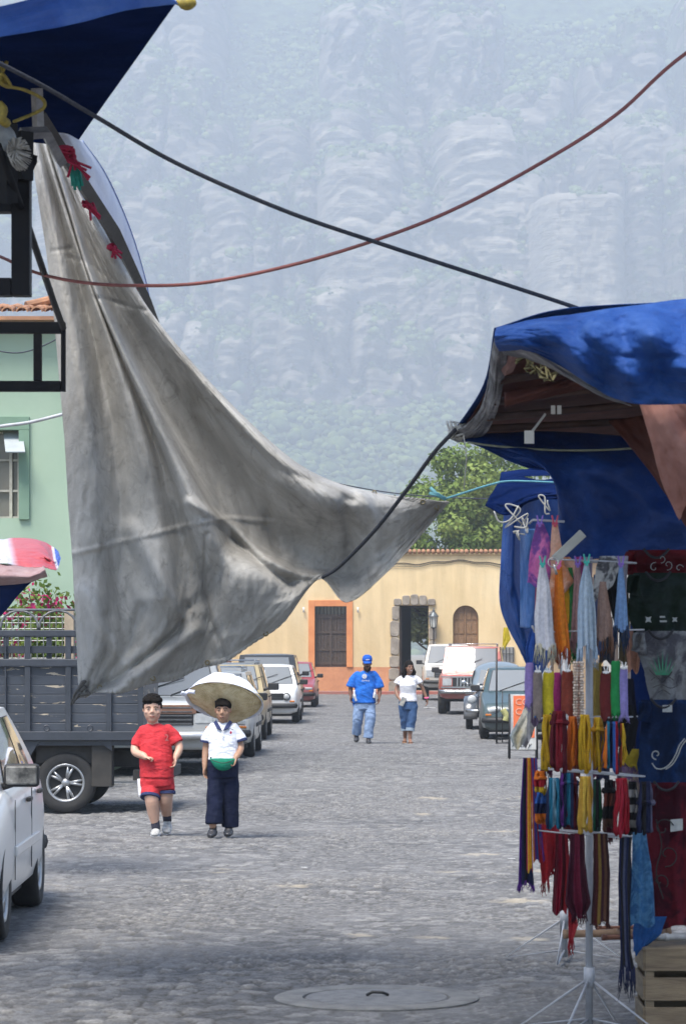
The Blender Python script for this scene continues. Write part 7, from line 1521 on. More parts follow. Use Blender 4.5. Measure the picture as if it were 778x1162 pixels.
# ------------------------------------------------------------------ people
def skin_mat(nm, c):
    m, nt, b = new_mat(nm); v = coords(nt)
    r = ramp(nt, noise(nt, v, 9, 4, .6), [(.3, tuple(x * .85 for x in c)), (.7, c)]).outputs[0]
    L(nt, r, b.inputs['Base Color']); b.inputs['Roughness'].default_value = .5; b.inputs['Subsurface Weight'].default_value = .08; b.inputs['Subsurface Radius'].default_value = (.02, .008, .004); return m
def fabric(nm, c, rough=.85, c2=None, wr=.012, sc_=9, fade=None):
    m, nt, b = new_mat(nm); v = coords(nt, 'Object', (1, 1, .6)); c2 = c2 or tuple(x * .82 for x in c)
    r = ramp(nt, noise(nt, v, sc_, 5, .6, .8), [(.3, c2), (.65, c)]).outputs[0]
    L(nt, r, b.inputs['Base Color']); b.inputs['Roughness'].default_value = rough; b.inputs['Specular IOR Level'].default_value = .2
    a = N(nt, 'ShaderNodeMath', operation='ADD'); L(nt, noise(nt, v, 11, 3, .55, 1.2), a.inputs[0]); L(nt, noise(nt, coords(nt, 'Object', (1, 1, 2.2), (0, .6, 0)), 14, 3, .5, 1), a.inputs[1])
    bump(nt, b, a.outputs[0], .8, wr); return m
class Fig:
    def __init__(s, name_label, Y, base_px, lab):
        s.Y = Y; b0 = P(base_px, 738, Y); s.t = empty('person', (b0.x, Y, 0), label=lab, cat='person'); s.o = s.t.location.copy()
    def q(s, px, py, dy=0.0): return P(px, py, s.Y) - s.o + Vector((0, dy, 0)) if not False else None
    def m(s, px): return px * s.Y / FX
def rings(g, secs, n=20, mi=0):
    """secs: (centre, rx, ry)"""
    S = [[Vector((c[0] + rx * math.copysign(abs(math.cos(a)) ** .85, math.cos(a)), c[1] + ry * math.copysign(abs(math.sin(a)) ** .85, math.sin(a)), c[2])) for a in (2 * math.pi * i / n for i in range(n))] for c, rx, ry in secs]
    g.loft(S, mi)
def limb(g, pts, rs, n=14):
    p = catmull(pts, 5); k = len(p) - 1; ru = [float(np.interp(i / k * (len(rs) - 1), range(len(rs)), rs)) for i in range(len(p))]
    g.tube(p, ru, n); g.ell(p[0], (ru[0],) * 3, None, 8); g.ell(p[-1], (ru[-1],) * 3, None, 8)
def slv(g, pts, rs, n=18):
    """open ended sleeve: rounded only at the shoulder"""
    p = catmull(pts, 6); k = len(p) - 1; ru = [float(np.interp(i / k * (len(rs) - 1), range(len(rs)), rs)) for i in range(len(p))]
    g.tube(p, ru, n); g.ell(p[0], (ru[0] * 1.04,) * 3, None, 8)
def crumple(o, amp=.006, fx=9, fz=16, seed=0, keep=None):
    """real folds pressed into a garment"""
    me = o.data; n = len(me.vertices); co = np.zeros(n * 3); me.vertices.foreach_get('co', co); co = co.reshape(-1, 3); no = np.zeros(n * 3); me.vertices.foreach_get('normal', no); no = no.reshape(-1, 3)
    a = fbm(co[:, 0] * fx + co[:, 2] * 5 + seed, co[:, 2] * fz + co[:, 1] * fx, 3, seed + 1); a = 1 - np.abs(2 * a - 1) * 1.6
    b_ = fbm(co[:, 0] * fx * .8 - co[:, 2] * 9, co[:, 2] * fz * .45 + co[:, 1] * 4, 2, seed + 7)
    d = amp * (a * .8 + (b_ - .5) * 1.6); co = co + no * d[:, None]; me.vertices.foreach_set('co', co.astype(np.float32).ravel()); me.update(); return o
def hand(g, w, d, side, sz, curl=.5, palm_n=Vector((0, -1, 0))):
    """w wrist, d pointing direction, sz hand length"""
    d = Vector(d).normalized(); pn = Vector(palm_n); pn = (pn - d * pn.dot(d)).normalized(); ac = d.cross(pn) * side
    pl = sz * .50; c = w + d * pl * .5
    for k in range(5): # palm
        g.ell(c + ac * (k - 2) * sz * .085 * .9, (sz * .09, sz * .085, pl * .52), tuple(d.to_track_quat('Z', 'Y').to_euler()), 8)
    for k, (off, ln) in enumerate(((-.17, .40), (-.06, .46), (.05, .44), (.15, .35))):
        a = w + d * pl * .92 + ac * off * sz * 1.15; ang = curl * 1.1
        v1 = (d * math.cos(ang * .6) + pn * math.sin(ang * .6)); v2 = (d * math.cos(ang * 1.6) + pn * math.sin(ang * 1.6)); v3 = (d * math.cos(ang * 2.3) + pn * math.sin(ang * 2.3))
        b_ = a + v1 * sz * ln * .42; c_ = b_ + v2 * sz * ln * .33; e = c_ + v3 * sz * ln * .25
        g.tube([a - d * sz * .1, a, b_, c_, e], [sz * .048, sz * .050, sz * .046, sz * .042, sz * .032], 8); g.ell(e, (sz * .032,) * 3, None, 6)
    a = w + d * sz * .14 - ac * sz * .17; b_ = a + (d * .7 - ac * .6 + pn * .3).normalized() * sz * .22; c_ = b_ + (d * .95 - ac * .1 + pn * .4).normalized() * sz * .2
    g.tube([a, b_, c_], [sz * .06, sz * .052, sz * .038], 8); g.ell(c_, (sz * .038,) * 3, None, 6)
def head_geo(g, c, hw, hh, turn=0, tilt=0, chub=1.0):
    """c centre of the head, hw half width, hh half height; face towards -y"""
    M = Matrix.Translation(c) @ Matrix.Rotation(turn, 4, 'Z') @ Matrix.Rotation(tilt, 4, 'X')
    k = MB()
    k.ell((0, hw * .15, hh * .22), (hw, hw * 1.16, hh * .80)); k.ell((0, -hw * .12, -hh * .25), (hw * .86 * chub, hw * .98, hh * .70)); k.ell((0, -hw * .45, -hh * .68), (hw * .48 * chub, hw * .48, hh * .28))
    k.ell((0, -hw * .62, -hh * .42), (hw * .55, hw * .42, hh * .22))           # muzzle
    k.tube([(0, -hw * .95, hh * .12), (0, -hw * 1.20, -hh * .12), (0, -hw * 1.22, -hh * .2)], [hw * .10, hw * .17, hw * .15], 8)
    for s in (-1, 1):
        k.ell((s * hw * .14, -hw * 1.08, -hh * .2), (hw * .10, hw * .1, hh * .06)); k.ell((s * hw * .52 * chub, -hw * .68, -hh * .18), (hw * .30, hw * .26, hh * .18))
        k.ell((s * hw * .40, -hw * .88, hh * .24), (hw * .30, hw * .11, hh * .05))  # brow
        k.ell((s * hw * 1.0, hw * .12, -hh * .02), (hw * .09, hw * .2, hh * .20), (0, 0, s * .3))
        k.ell((s * hw * .38, -hw * .90, hh * .07), (hw * .20, hw * .12, hh * .085))
    k.ell((0, -hw * .98, -hh * .46), (hw * .30, hw * .14, hh * .07))
    g.add([M @ Vector(v) for v in k.v], k.f); return M
m_eye = mat('eye_dark', (.02, .013, .01), .2); m_eyew = mat('eye_white', (.36, .32, .29), .4); m_brow = mat('brow_hair', (.015, .01, .008), .8); m_lip = mat('lips', (.30, .12, .10), .5)
def face_parts(t, M, hw, hh, smile=False, brow=1):
    for s in (-1, 1):
        g = MB(); g.ell((s * hw * .38, -hw * 1.0, hh * .07), (hw * .12, hw * .05, hh * .032)); g.v = [tuple(M @ Vector(v)) for v in g.v]; e = g.build('eye', m_eyew, t, smooth=True)
        g = MB(); g.ell((s * hw * .38, -hw * 1.05, hh * .07), (hw * .085, hw * .03, hh * .042)); g.v = [tuple(M @ Vector(v)) for v in g.v]; g.build('iris', m_eye, e, smooth=True)
        g = MB(); g.tube([M @ Vector(v) for v in ((s * hw * .18, -hw * 1.03, hh * .20), (s * hw * .42, -hw * 1.04, hh * .25), (s * hw * .64, -hw * .90, hh * .19))], hw * .05 * brow, 5); g.build('eyebrow', m_brow, t, smooth=True)
    g = MB(); u = .06 if smile else 0
    g.tube([M @ Vector(v) for v in ((-hw * .27, -hw * 1.02, -hh * (.45 - u)), (0, -hw * 1.12, -hh * .475), (hw * .27, -hw * 1.02, -hh * (.45 - u)))], [hw * .03, hw * .055, hw * .03], 6); g.build('mouth', m_wst if smile else m_lip, t, smooth=True)
m_hair = mat('black_hair', (.006, .005, .0045), .85, (.012, .009, .007), 40, bmp=.003); m_hair.node_tree.nodes['Principled BSDF'].inputs['Specular IOR Level'].default_value = .15
VX = .0055
def shoe(t, heel, toe, w, h, m_, name='shoe', sole=None):
    g = MB(); h0, t0 = Vector(heel), Vector(toe); d = (t0 - h0)
    for k, (f, ww, hh) in enumerate(((0, .75, 1), (.25, .85, .95), (.5, .95, .75), (.75, 1.0, .58), (.92, .8, .5))):
        g.ell(h0 + d * f + Vector((0, 0, h * hh * .5)), (w * ww, w * .9, h * hh * .55), None, 8)
    o = blob(name, g, .006, m_, t)
    if sole:
        g = MB(); pl = []
        ax = Vector((1, 0, 0)); 
        for i in range(16):
            a = 2 * math.pi * i / 16; pl.append(h0 + d * .48 + d * .62 * math.cos(a) + ax * w * 1.02 * math.sin(a))
        g.add([p + Vector((0, 0, -.0)) for p in pl] + [p + Vector((0, 0, h * .28)) for p in pl], [tuple(range(16)), tuple(reversed(range(16, 32)))] + [(i, (i + 1) % 16, 16 + (i + 1) % 16, 16 + i) for i in range(16)]); g.build('sole', sole, o, bevel=.004)
    return o

# ---- boy in red
f = Fig('boy', 27.5, 178, 'chubby boy in a red T-shirt and red shorts walking towards us'); q = f.q; t = f.t
sk1 = skin_mat('skin_light_brown', (.60, .37, .27)); red = fabric('red_jersey_cloth', (.60, .045, .055), c2=(.46, .03, .04)); 
g = MB(); hc = q(173, 805, 0); M = head_geo(g, hc, .084, .130, R(3), R(2), 1.08)
limb(g, [q(173, 818, .02), q(174, 828, .03)], [.052, .06])
rings(g, [(q(176, 828, .03), .11, .07), (q(177, 845, .03), .135, .10), (q(178, 870, .02), .14, .12), (q(178, 888, .02), .14, .11)])
# arms: left of view bent in front, right of view bent with hand by the hip
limb(g, [q(163, 833, .02), q(155, 843, .02), q(154, 853, -.03), q(164, 857, -.12), q(167, 859, -.15)], [.026, .042, .040, .034, .024]); hand(g, q(167, 859, -.15), (1, -.2, -.05), 1, .125, 1.25, Vector((0, 0, -1)))
limb(g, [q(190, 833, .02), q(200, 840, .03), q(203.5, 849, .0), q(201, 857, -.06), q(200, 860, -.08)], [.026, .042, .038, .033, .024]); hand(g, q(200, 860, -.08), (-.1, -.1, -1), -1, .13, .7, Vector((-1, -.3, 0)))
# legs
limb(g, [q(172, 886, .0), q(173, 905, -.08), q(175, 922, -.06), q(177, 936, -.05)], [.085, .068, .058, .036])
limb(g, [q(188, 886, .04), q(188, 905, .0), q(188, 918, .08), q(188.5, 930, .17)], [.085, .070, .060, .036])
blob('body', g, VX, sk1, t, 4); face_parts(t, M, .084, .130)
g = MB()
rings(g, [(q(174, 821.5, .03), .062, .055), (q(175, 825, .03), .115, .075), (q(176, 829, .03), .140, .090), (q(176.5, 845, .02), .148, .120), (q(177.5, 862, .01), .160, .145), (q(178, 874, .01), .158, .138), (q(178, 882, .01), .162, .14)])
slv(g, [q(163, 829, .03), q(158, 838, .03), q(155, 847, .02)], [.050, .056, .062]); slv(g, [q(190, 828.5, .03), q(197, 836, .03), q(201, 843, .02)], [.050, .056, .062])
sh = crumple(blob('shirt', g, .007, red, t, 4), .007, 9, 15, 3)
text_obj('2', .085, tuple(q(188, 840, -.128)), mat('faded_print', (.42, .13, .12), .8), sh, 'faded_print', ext=.0008)
g = MB(); rings(g, [(q(178, 876, .01), .150, .12), (q(178, 886, .01), .158, .135), (q(178, 892, .01), .155, .13)]); slv(g, [q(172, 890, -.01), q(172, 897, -.045), q(171.5, 902, -.06)], [.088, .088, .090]); slv(g, [q(186, 888, .03), q(188, 894, .01), q(188.5, 898, .0)], [.085, .085, .086])
sho = crumple(blob('shorts', g, .007, red, t, 4), .006, 12, 8, 5)
m_navy = fabric('navy_trim', (.035, .045, .12)); m_wst = fabric('white_trim', (.7, .7, .72))
for (a, b_, r) in (((171.6, 902.2, -.062), (171.3, 905.5, -.075), .0945), ((188.5, 897.5, .0), (188.6, 901, -.003), .0905)):
    g = MB(); A_, B_ = q(*a), q(*b_); g.tube([A_, B_], [r, r * 1.02], 24); g.build('shorts_hem', m_navy, sho, smooth=False, bevel=.004)
g = MB(); g.tube(catmull([q(158.6, 884, .0), q(159.4, 893, -.03), q(160.6, 904, -.055)], 4), .022, 8, flat=.5); g.build('side_stripe', m_wst, sho, smooth=True)
m_sock = fabric('dark_sock', (.05, .05, .07)); m_sn = mat('grey_white_sneaker', (.52, .52, .50), .6, (.30, .30, .30), 30)
for a, b_ in (((176.5, 931, -.05), (177.5, 939, -.05)), ((188.3, 925, .12), (188.5, 932, .18))):
    g = MB(); limb(g, [q(*a), q(*b_)], [.043, .042]); blob('sock', g, .007, m_sock, t, 2)
shoe(t, q(178, 946, .0), q(177, 948.5, -.17), .046, .085, m_sn, 'sneaker', m_wst); shoe(t, q(188.5, 938, .20), q(188.5, 947.5, .06), .046, .085, m_sn, 'sneaker', m_wst)
g = MB(); k = MB(); k.ell((0, .022, .050), (.088, .101, .091))
rh = random.Random(31)
for i in range(26): xx = -.066 + i * .0053; k.tube([(xx, -.060, .112), (xx + rh.uniform(-.004, .004), -.080 - .012 * (1 - (xx / .07) ** 2), .088 - rh.uniform(0, .014))], [.011, .004], 5)
for s_ in (-1, 1):
    for i in range(6): k.tube([(s_ * .083, -.01 + i * .012, .05), (s_ * .087, -.02 + i * .012, .012 - rh.uniform(0, .01))], [.010, .004], 5)
rnd = random.Random(3)
for i in range(160):
    a = rnd.uniform(0, 6.28); e = rnd.uniform(.15, 1.5); p = Vector((.088 * math.cos(a) * math.cos(e), .022 + .10 * math.sin(a) * math.cos(e), .06 + .082 * math.sin(e)))
    if p.y < -.065 and p.z < .085: continue
    k.tube([p, p * 1.0 + Vector((p.x * .16, p.y * .12 - .004, .012))], [.012, .004], 5)
g.add([M @ Vector(v) for v in k.v], k.f)
hr_ = crumple(blob('hair', g, .006, m_hair, t, 1), .004, 40, 40, 2)
# ---- boy with the sombrero
f = Fig('boy', 27.2, 252, 'boy in a white polo, navy trousers and green waist pouch walking under a huge hat'); q = f.q; t = f.t
sk2 = skin_mat('skin_brown', (.42, .24, .155)); wpolo = fabric('white_polo_cloth', (.76, .78, .84), c2=(.66, .68, .76)); ntr = fabric('navy_trousers_cloth', (.008, .012, .036), c2=(.005, .008, .024))
g = MB(); hc = q(253, 806, 0); M2 = head_geo(g, hc, .073, .122, R(-4), R(4))
limb(g, [q(253, 816, .02), q(253, 827, .03)], [.042, .048])
rings(g, [(q(253, 826, .03), .09, .06), (q(253, 845, .03), .11, .08), (q(253, 862, .02), .11, .085)])
limb(g, [q(242, 831, .03), q(235, 842, .04), q(233, 855, .03), q(232.5, 868, .0), q(232.5, 872, -.01)], [.022, .034, .032, .026, .020]); hand(g, q(232.5, 872, -.01), (.02, -.05, -1), 1, .125, .45, Vector((.8, -.5, 0)))
limb(g, [q(264.5, 831, .03), q(271, 840, .03), q(273, 850, .0), q(269, 858, -.08), q(267.5, 861, -.10)], [.022, .034, .032, .028, .021]); hand(g, q(267.5, 861, -.10), (-.25, -.3, -1), -1, .125, .9, Vector((-.8, -.4, .2)))
limb(g, [q(246, 885, .0), q(244, 915, -.06), q(242, 936, -.08)], [.055, .045, .035]); limb(g, [q(261, 885, .03), q(261, 915, .02), q(260, 938, .06)], [.055, .045, .035])
blob('body', g, VX, sk2, t, 4); face_parts(t, M2, .073, .122)
g = MB(); rings(g, [(q(253, 820, .03), .05, .05), (q(253, 823.5, .03), .10, .065), (q(253, 828, .03), .135, .082), (q(253.5, 842, .02), .138, .10), (q(253.5, 856, .02), .140, .11), (q(253.5, 862, .02), .146, .115)])
slv(g, [q(242, 826.5, .03), q(236.5, 834, .035), q(234, 841.5, .035)], [.046, .052, .056]); slv(g, [q(265, 826.5, .03), q(270.5, 834, .03), q(273.4, 840, .02)], [.046, .052, .056])
po = crumple(blob('polo_shirt', g, .007, wpolo, t, 4), .006, 8, 13, 9)
for a, b_, r in (((234.2, 840.5, .035), (233.7, 843, .035), .0585), ((273.2, 839.2, .02), (274, 841.6, .018), .0585)):
    g = MB(); g.tube([q(*a), q(*b_)], [r, r], 20); g.build('sleeve_band', m_navy, po, bevel=.003)
for s in (-1, 1):
    g = MB(); g.add([q(253 + s * .5, 829, -.075), q(253 + s * 3, 824, -.055), q(253 + s * 7.5, 817.5, .0), q(253 + s * 10.5, 820, .0), q(253 + s * 6.5, 826.5, -.065)], [(0, 1, 2, 3, 4)]); g.build('collar', m_navy, po, solid=.012)
g = MB(); g.add([q(251.8, 829, -.088), q(254.2, 829, -.088), q(254, 836, -.094), q(252.2, 836, -.094)], [(0, 1, 2, 3)]); g.build('placket', m_wst, po, solid=.003)
g = MB(); g.tube(catmull([q(259.5, 827.6, -.085), q(262, 826.6, -.083), q(265.5, 828.2, -.078)], 3), .003, 5); g.build('chest_mark', m_navy, po)
g = MB(); g.ell(q(262.5, 831, -.09), (.010, .003, .014)); g.build('crest', m_red, po)
g = MB(); rings(g, [(q(253, 858, .02), .135, .105), (q(253, 868, .02), .145, .115), (q(253, 882, .02), .142, .115)])
slv(g, [q(246.5, 875, .01), q(245, 895, -.02), q(243.5, 915, -.05), q(243.5, 934, -.07)], [.080, .075, .074, .078]); slv(g, [q(260.5, 875, .03), q(261.5, 895, .02), q(261.5, 915, .03), q(261, 938, .05)], [.080, .076, .074, .078])
g.ell(q(253, 884, .02), (.10, .09, .08)); crumple(blob('trousers', g, .007, ntr, t, 3), .008, 12, 6, 11)
gp = fabric('green_pouch_cloth', (.01, .20, .12), c2=(.01, .14, .085))
g = MB(); secs = []
for i in range(9):
    u = -1 + i / 4; secs.append([q(254 + u * 16, 857.5 + 1.5 * u * u, -.09 - .03 * (1 - u * u)), q(254 + u * 16.5, 861, -.115 - .05 * (1 - u * u)), q(254 + u * 15, 861 + 15 * (1 - u * u) ** .6, -.115 - .055 * (1 - u * u)), q(254 + u * 14, 860 + 14 * (1 - u * u) ** .6, -.085)])
g.loft(secs); pu_ = g.build('waist_pouch', gp, t, smooth=True, sub=1)
g = MB(); g.tube(catmull([q(241, 861.5, -.158), q(248, 864, -.172), (q(256, 865, -.175)), q(266, 862, -.158)], 4), .004, 5); g.build('zip', m_rubber, pu_, smooth=True)
m_bshoe = mat('black_shoe', (.025, .028, .035), .4, (.05, .05, .055), 20)
shoe(t, q(242.5, 944, .0), q(240.5, 949, -.20), .044, .075, m_bshoe, 'shoe', m_rubber); shoe(t, q(259.5, 943, .08), q(259, 948.5, -.09), .044, .07, m_bshoe, 'shoe', m_rubber)
g = MB(); k = MB(); k.ell((0, .020, .045), (.080, .093, .088))
for i in range(8): k.tube([(-.06 + i * .017, -.05, .09), (-.055 + i * .016, -.085, .055)], [.014, .006], 5)
g.add([M2 @ Vector(v) for v in k.v], k.f); blob('hair', g, .0065, m_hair, t, 1)
# the sombreros: straw brim seen from below, wrapped in white cloth
so = empty('sombrero', q(253, 803, .06) + f.o, label='huge straw sombrero wrapped in white cloth on the head of the boy in the polo', cat='hat'); oH = so.location.copy()
so.rotation_euler = (R(-35), R(8), R(0)); 
m_straw, nt, b = new_mat('straw'); v = coords(nt); sxy = N(nt, 'ShaderNodeSeparateXYZ'); L(nt, v, sxy.inputs[0])
ln_ = N(nt, 'ShaderNodeVectorMath', operation='LENGTH'); L(nt, v, ln_.inputs[0]); wv = N(nt, 'ShaderNodeMath', operation='MULTIPLY'); L(nt, ln_.outputs['Value'], wv.inputs[0]); wv.inputs[1].default_value = 420
sn = N(nt, 'ShaderNodeMath', operation='SINE'); L(nt, wv.outputs[0], sn.inputs[0])
c = ramp(nt, noise(nt, v, 16, 5, .65), [(.3, (.46, .35, .17)), (.5, (.66, .54, .31)), (.7, (.78, .68, .45))]).outputs[0]
L(nt, c, b.inputs['Base Color']); b.inputs['Roughness'].default_value = .8; bump(nt, b, sn.outputs[0], .6, .006)
A_, B_ = .345, .29
def brim(u, v, dz=0): a = 2 * math.pi * u; r = .24 + (.76 + .03 * math.sin(4 * a + 2)) * v; return Vector((A_ * r * math.cos(a), B_ * r * math.sin(a), .012 + .075 * (v ** 2.2) * (1 + .25 * math.cos(2 * a + .5)) + .016 * v * math.sin(3 * a + 1) + .006 * v * math.sin(9 * a) + dz))
g = MB(); g.grid(brim, 64, 14); br = g.build('brim', m_straw, so, smooth=True, solid=.008)
g = MB(); g.tube([brim(i / 64, 1) for i in range(64)], .012, 8, closed=True); g.build('brim_edge', m_straw, so, smooth=True)
g = MB(); g.lathe([(.088, .0), (.098, .02), (.100, .12), (.08, .20), (0, .24)], 28, Matrix.Diagonal((.95, 1.1, 1, 1))); g.build('hat_crown', m_straw, so, smooth=True)
wcl = fabric('white_wrap_cloth', (.70, .72, .80), c2=(.60, .62, .72), wr=.02, sc_=6)
def wrap(u, v):
    a = 2 * math.pi * u; r = 1.045 - v; back = .5 + .5 * math.sin(a)
    rr = max(r, 0); hgt = .088 + .25 * (1 - rr ** 2.4) + .016 * math.sin(a * 3 + 2 * v + 1) * rr + .010 * math.sin(a * 7 + v * 9) * rr + .006 * math.sin(a * 13 - v * 12) * rr
    if v < .06: hgt = .088 - .018 + .3 * v
    return Vector((A_ * 1.025 * rr * math.cos(a), B_ * 1.025 * rr * math.sin(a), hgt))
g = MB(); g.grid(lambda u, v: wrap(u, v * 1.0), 80, 26); g.build('cloth_wrap', wcl, so, smooth=True, solid=.004)
g = MB(); g.tube(catmull([(-A_ * .80, -B_ * .55, .02), (-A_ * .98, -B_ * .52, .02), (-A_ * 1.06, -B_ * .6, -.03), (-A_ * 1.12, -B_ * .8, -.05)], 6), [.02] * 6 + [.016] * 6 + [.022] * 5 + [.012] * 2, 8); g.build('knot_tail', wcl, so, smooth=True)
# ---- man in blue
f = Fig('man', 55.0, 413, 'man in a blue football shirt, blue cap and pale jeans walking'); q = f.q; t = f.t
sk3 = skin_mat('skin_deep_brown', (.22, .11, .07)); blj = fabric('blue_jersey_cloth', (.02, .15, .58), c2=(.015, .11, .45)); jn = fabric('pale_denim', (.27, .37, .55), c2=(.17, .25, .42), sc_=5)
g = MB(); hc = q(416.5, 753, -.02); M3 = head_geo(g, hc, .082, .135, R(2), R(10))
limb(g, [q(416, 758, .0), q(415, 764, .02)], [.06, .065])
rings(g, [(q(414.5, 767, .03), .13, .09), (q(414, 780, .03), .16, .12), (q(413.5, 796, .03), .15, .12)])
limb(g, [q(406, 769, .02), q(398.5, 778, .05), q(397.5, 786, .02), q(398, 790, .0)], [.030, .045, .038, .028]); hand(g, q(398, 790, .0), (-.03, -.1, -1), 1, .19, .8, Vector((.9, -.3, 0)))
limb(g, [q(423, 769, .02), q(430, 777, .05), q(430.5, 786, .0), q(430, 791, -.03)], [.030, .045, .038, .028]); hand(g, q(430, 791, -.03), (-.08, -.1, -1), -1, .19, .5, Vector((-.9, -.3, 0)))
limb(g, [q(407, 800, .0), q(404, 820, .05), q(404, 836, .2)], [.08, .06, .045]); limb(g, [q(419, 800, .0), q(419, 820, -.05), q(418, 838, -.08)], [.08, .06, .045])
blob('body', g, .0075, sk3, t, 3); face_parts(t, M3, .082, .135)
g = MB(); rings(g, [(q(416, 761.5, .02), .075, .07), (q(415, 763.5, .03), .15, .10), (q(414.5, 766.5, .03), .190, .120), (q(414, 780, .03), .195, .15), (q(413, 792, .02), .205, .155), (q(413, 797.5, .02), .212, .16)])
slv(g, [q(405.5, 766.3, .03), q(400.5, 772, .04), q(398.2, 779.5, .04)], [.068, .078, .092]); slv(g, [q(423.5, 765.8, .03), q(428, 772, .04), q(430, 780.5, .03)], [.068, .078, .092])
limb(g, [q(403, 795, .02), q(403, 800.5, .02)], [.055, .05]); js = crumple(blob('football_shirt', g, .009, blj, t, 4), .012, 6, 9, 21)
for s, pts in ((-1, [(401.8, 783), (402.2, 790), (404.5, 795.5)]), (1, [(425.4, 782), (424.9, 788), (424, 792)])):
    g = MB(); g.tube(catmull([q(x, y, -.10) for x, y in pts], 4), [.022] * 3 + [.034] * 3 + [.03] * 3, 8, flat=.8); g.build('white_side_panel', m_wst, js, smooth=True)
g = MB(); g.lathe([(.025, 0), (.045, 0)], 20, Matrix.Translation(q(413.3, 767.3, -.115)) @ Matrix.Rotation(R(90), 4, 'X'), cap=False); g.ell(q(413.3, 767.3, -.112), (.018, .006, .02)); g.build('badge', m_wst, js)
text_obj('seneca', .055, tuple(q(410.2, 773, -.138)), m_wst, js, 'chest_lettering', ext=.001)
g = MB(); g.tube([q(416, 762.5, .02) + Vector((.078 * math.cos(a), .075 * math.sin(a) - .005, .01 - .02 * (math.sin(a) < 0))) for a in np.linspace(0, 2 * math.pi, 20)[:-1]], .012, 6, closed=True); g.build('shirt_collar', m_wst, js, smooth=True)
g = MB(); rings(g, [(q(413.5, 793, .02), .17, .125), (q(413.3, 800, .02), .185, .14), (q(413.2, 805, .02), .175, .135)])
slv(g, [q(407.5, 802, .01), q(405.5, 815, .02), q(405, 824, .06), q(404.3, 833, .13)], [.105, .092, .082, .085]); slv(g, [q(419, 802, .0), q(420, 815, -.05), q(418.5, 826, -.06), q(417.6, 837, -.05)], [.105, .094, .088, .092])
crumple(blob('jeans', g, .009, jn, t, 4), .012, 9, 11, 23)
shoe(t, q(404.5, 838, .22), q(404, 842, .0), .05, .09, m_bshoe, 'shoe', m_rubber); shoe(t, q(417.6, 841, .0), q(418.6, 843.5, -.24), .05, .08, m_bshoe, 'shoe', m_rubber)
g = MB(); k = MB(); k.ell((0, .015, .045), (.085, .097, .088)); g.add([M3 @ Vector(v) for v in k.v], k.f); hh_ = blob('hair', g, .008, m_hair, t, 1)
g = MB(); k = MB(); k.tube([(-.06, -.05, -.06), (-.04, -.075, -.115), (0, -.085, -.125), (.04, -.075, -.115), (.06, -.05, -.06)], .018, 6); k.tube([(-.03, -.092, -.045), (.03, -.092, -.045)], .008, 5); g.add([M3 @ Vector(v) for v in k.v], k.f); g.build('beard', m_hair, t, smooth=True)
bcap = fabric('blue_cap_cloth', (.015, .10, .48), wr=.003)
ca = empty('cap_tmp', (0, 0, 0)); bpy.data.objects.remove(ca)
k = MB(); k.lathe([(.092, .055), (.094, .085), (.082, .135), (.05, .16), (0, .168)], 24, Matrix.Diagonal((1, 1.14, 1, 1)))
k.grid(lambda u, v: Vector(((.085 - .015 * v) * (2 * u - 1), -.095 * math.sqrt(max(0, 1 - (.8 * (2 * u - 1)) ** 2)) - .085 * v * (1 - .5 * (2 * u - 1) ** 2), .065 - .03 * v - .015 * (2 * u - 1) ** 2)), 12, 5)
g = MB(); g.add([M3 @ Vector(v) for v in k.v], k.f); cp = g.build('cap', bcap, t, smooth=True, solid=.004)
k = MB()
for i, (a, h) in enumerate(((-.030, .012), (-.014, .02), (.002, .012), (.016, .02), (.03, .014))): k.tube([(a, -.108, .085), (a + .004, -.105, .085 + h)], .004, 4)
k.tube([(-.034, -.108, .088), (.034, -.108, .092)], .003, 4); g = MB(); g.add([M3 @ Vector(v) for v in k.v], k.f); g.build('cap_mark', m_wst, cp)
# ---- woman in white
f = Fig('woman', 55.0, 463, 'woman in a white T-shirt and rolled blue jeans walking with long dark hair'); q = f.q; t = f.t
sk4 = skin_mat('skin_mid_brown', (.27, .14, .09)); wt = fabric('white_tee_cloth', (.78, .78, .82), c2=(.68, .68, .74)); dn = fabric('blue_denim', (.06, .12, .25), c2=(.035, .075, .17), sc_=5)
g = MB(); hc = q(464.3, 757.5, -.03); M4 = head_geo(g, hc, .074, .128, R(24), R(0))
limb(g, [q(463.5, 763, .0), q(463, 769, .02)], [.045, .05])
rings(g, [(q(463, 771, .03), .10, .07), (q(462.5, 780, .02), .13, .10), (q(462.5, 792, .02), .13, .10)])
limb(g, [q(455.5, 772, .02), q(449.6, 781, .04), q(450.5, 789, -.03), q(453, 793, -.08)], [.022, .036, .032, .024]); hand(g, q(453, 793, -.08), (.6, -.3, -.6), 1, .165, .9, Vector((.3, -.3, .8)))
limb(g, [q(470.5, 772, .02), q(478, 779, .06), q(481.5, 787, .06), q(484, 793, .04)], [.022, .036, .032, .024]); hand(g, q(484, 793, .04), (.12, 0, -1), -1, .165, .45, Vector((-.9, -.3, 0)))
limb(g, [q(459, 800, .0), q(459, 818, .02), q(459.5, 828, .06), q(459.3, 839, .12)], [.08, .058, .048, .034]); limb(g, [q(467, 800, .0), q(465.5, 818, -.03), q(465, 828, -.04), q(464.8, 839.5, -.06)], [.08, .058, .048, .034])
g.tube([q(459.3, 839, .12), q(458.8, 842, .02)], [.036, .03], 8); g.tube([q(464.8, 840, -.06), q(466, 843, -.18)], [.036, .03], 8)
blob('body', g, .007, sk4, t, 3); face_parts(t, M4, .074, .128, True)
g = MB(); rings(g, [(q(463, 766.5, .02), .06, .055), (q(463, 768.5, .03), .125, .08), (q(463, 771, .02), .148, .100), (q(462.5, 778, .0), .155, .135), (q(462.8, 786, .02), .148, .125), (q(462.5, 795.5, .02), .178, .14)])
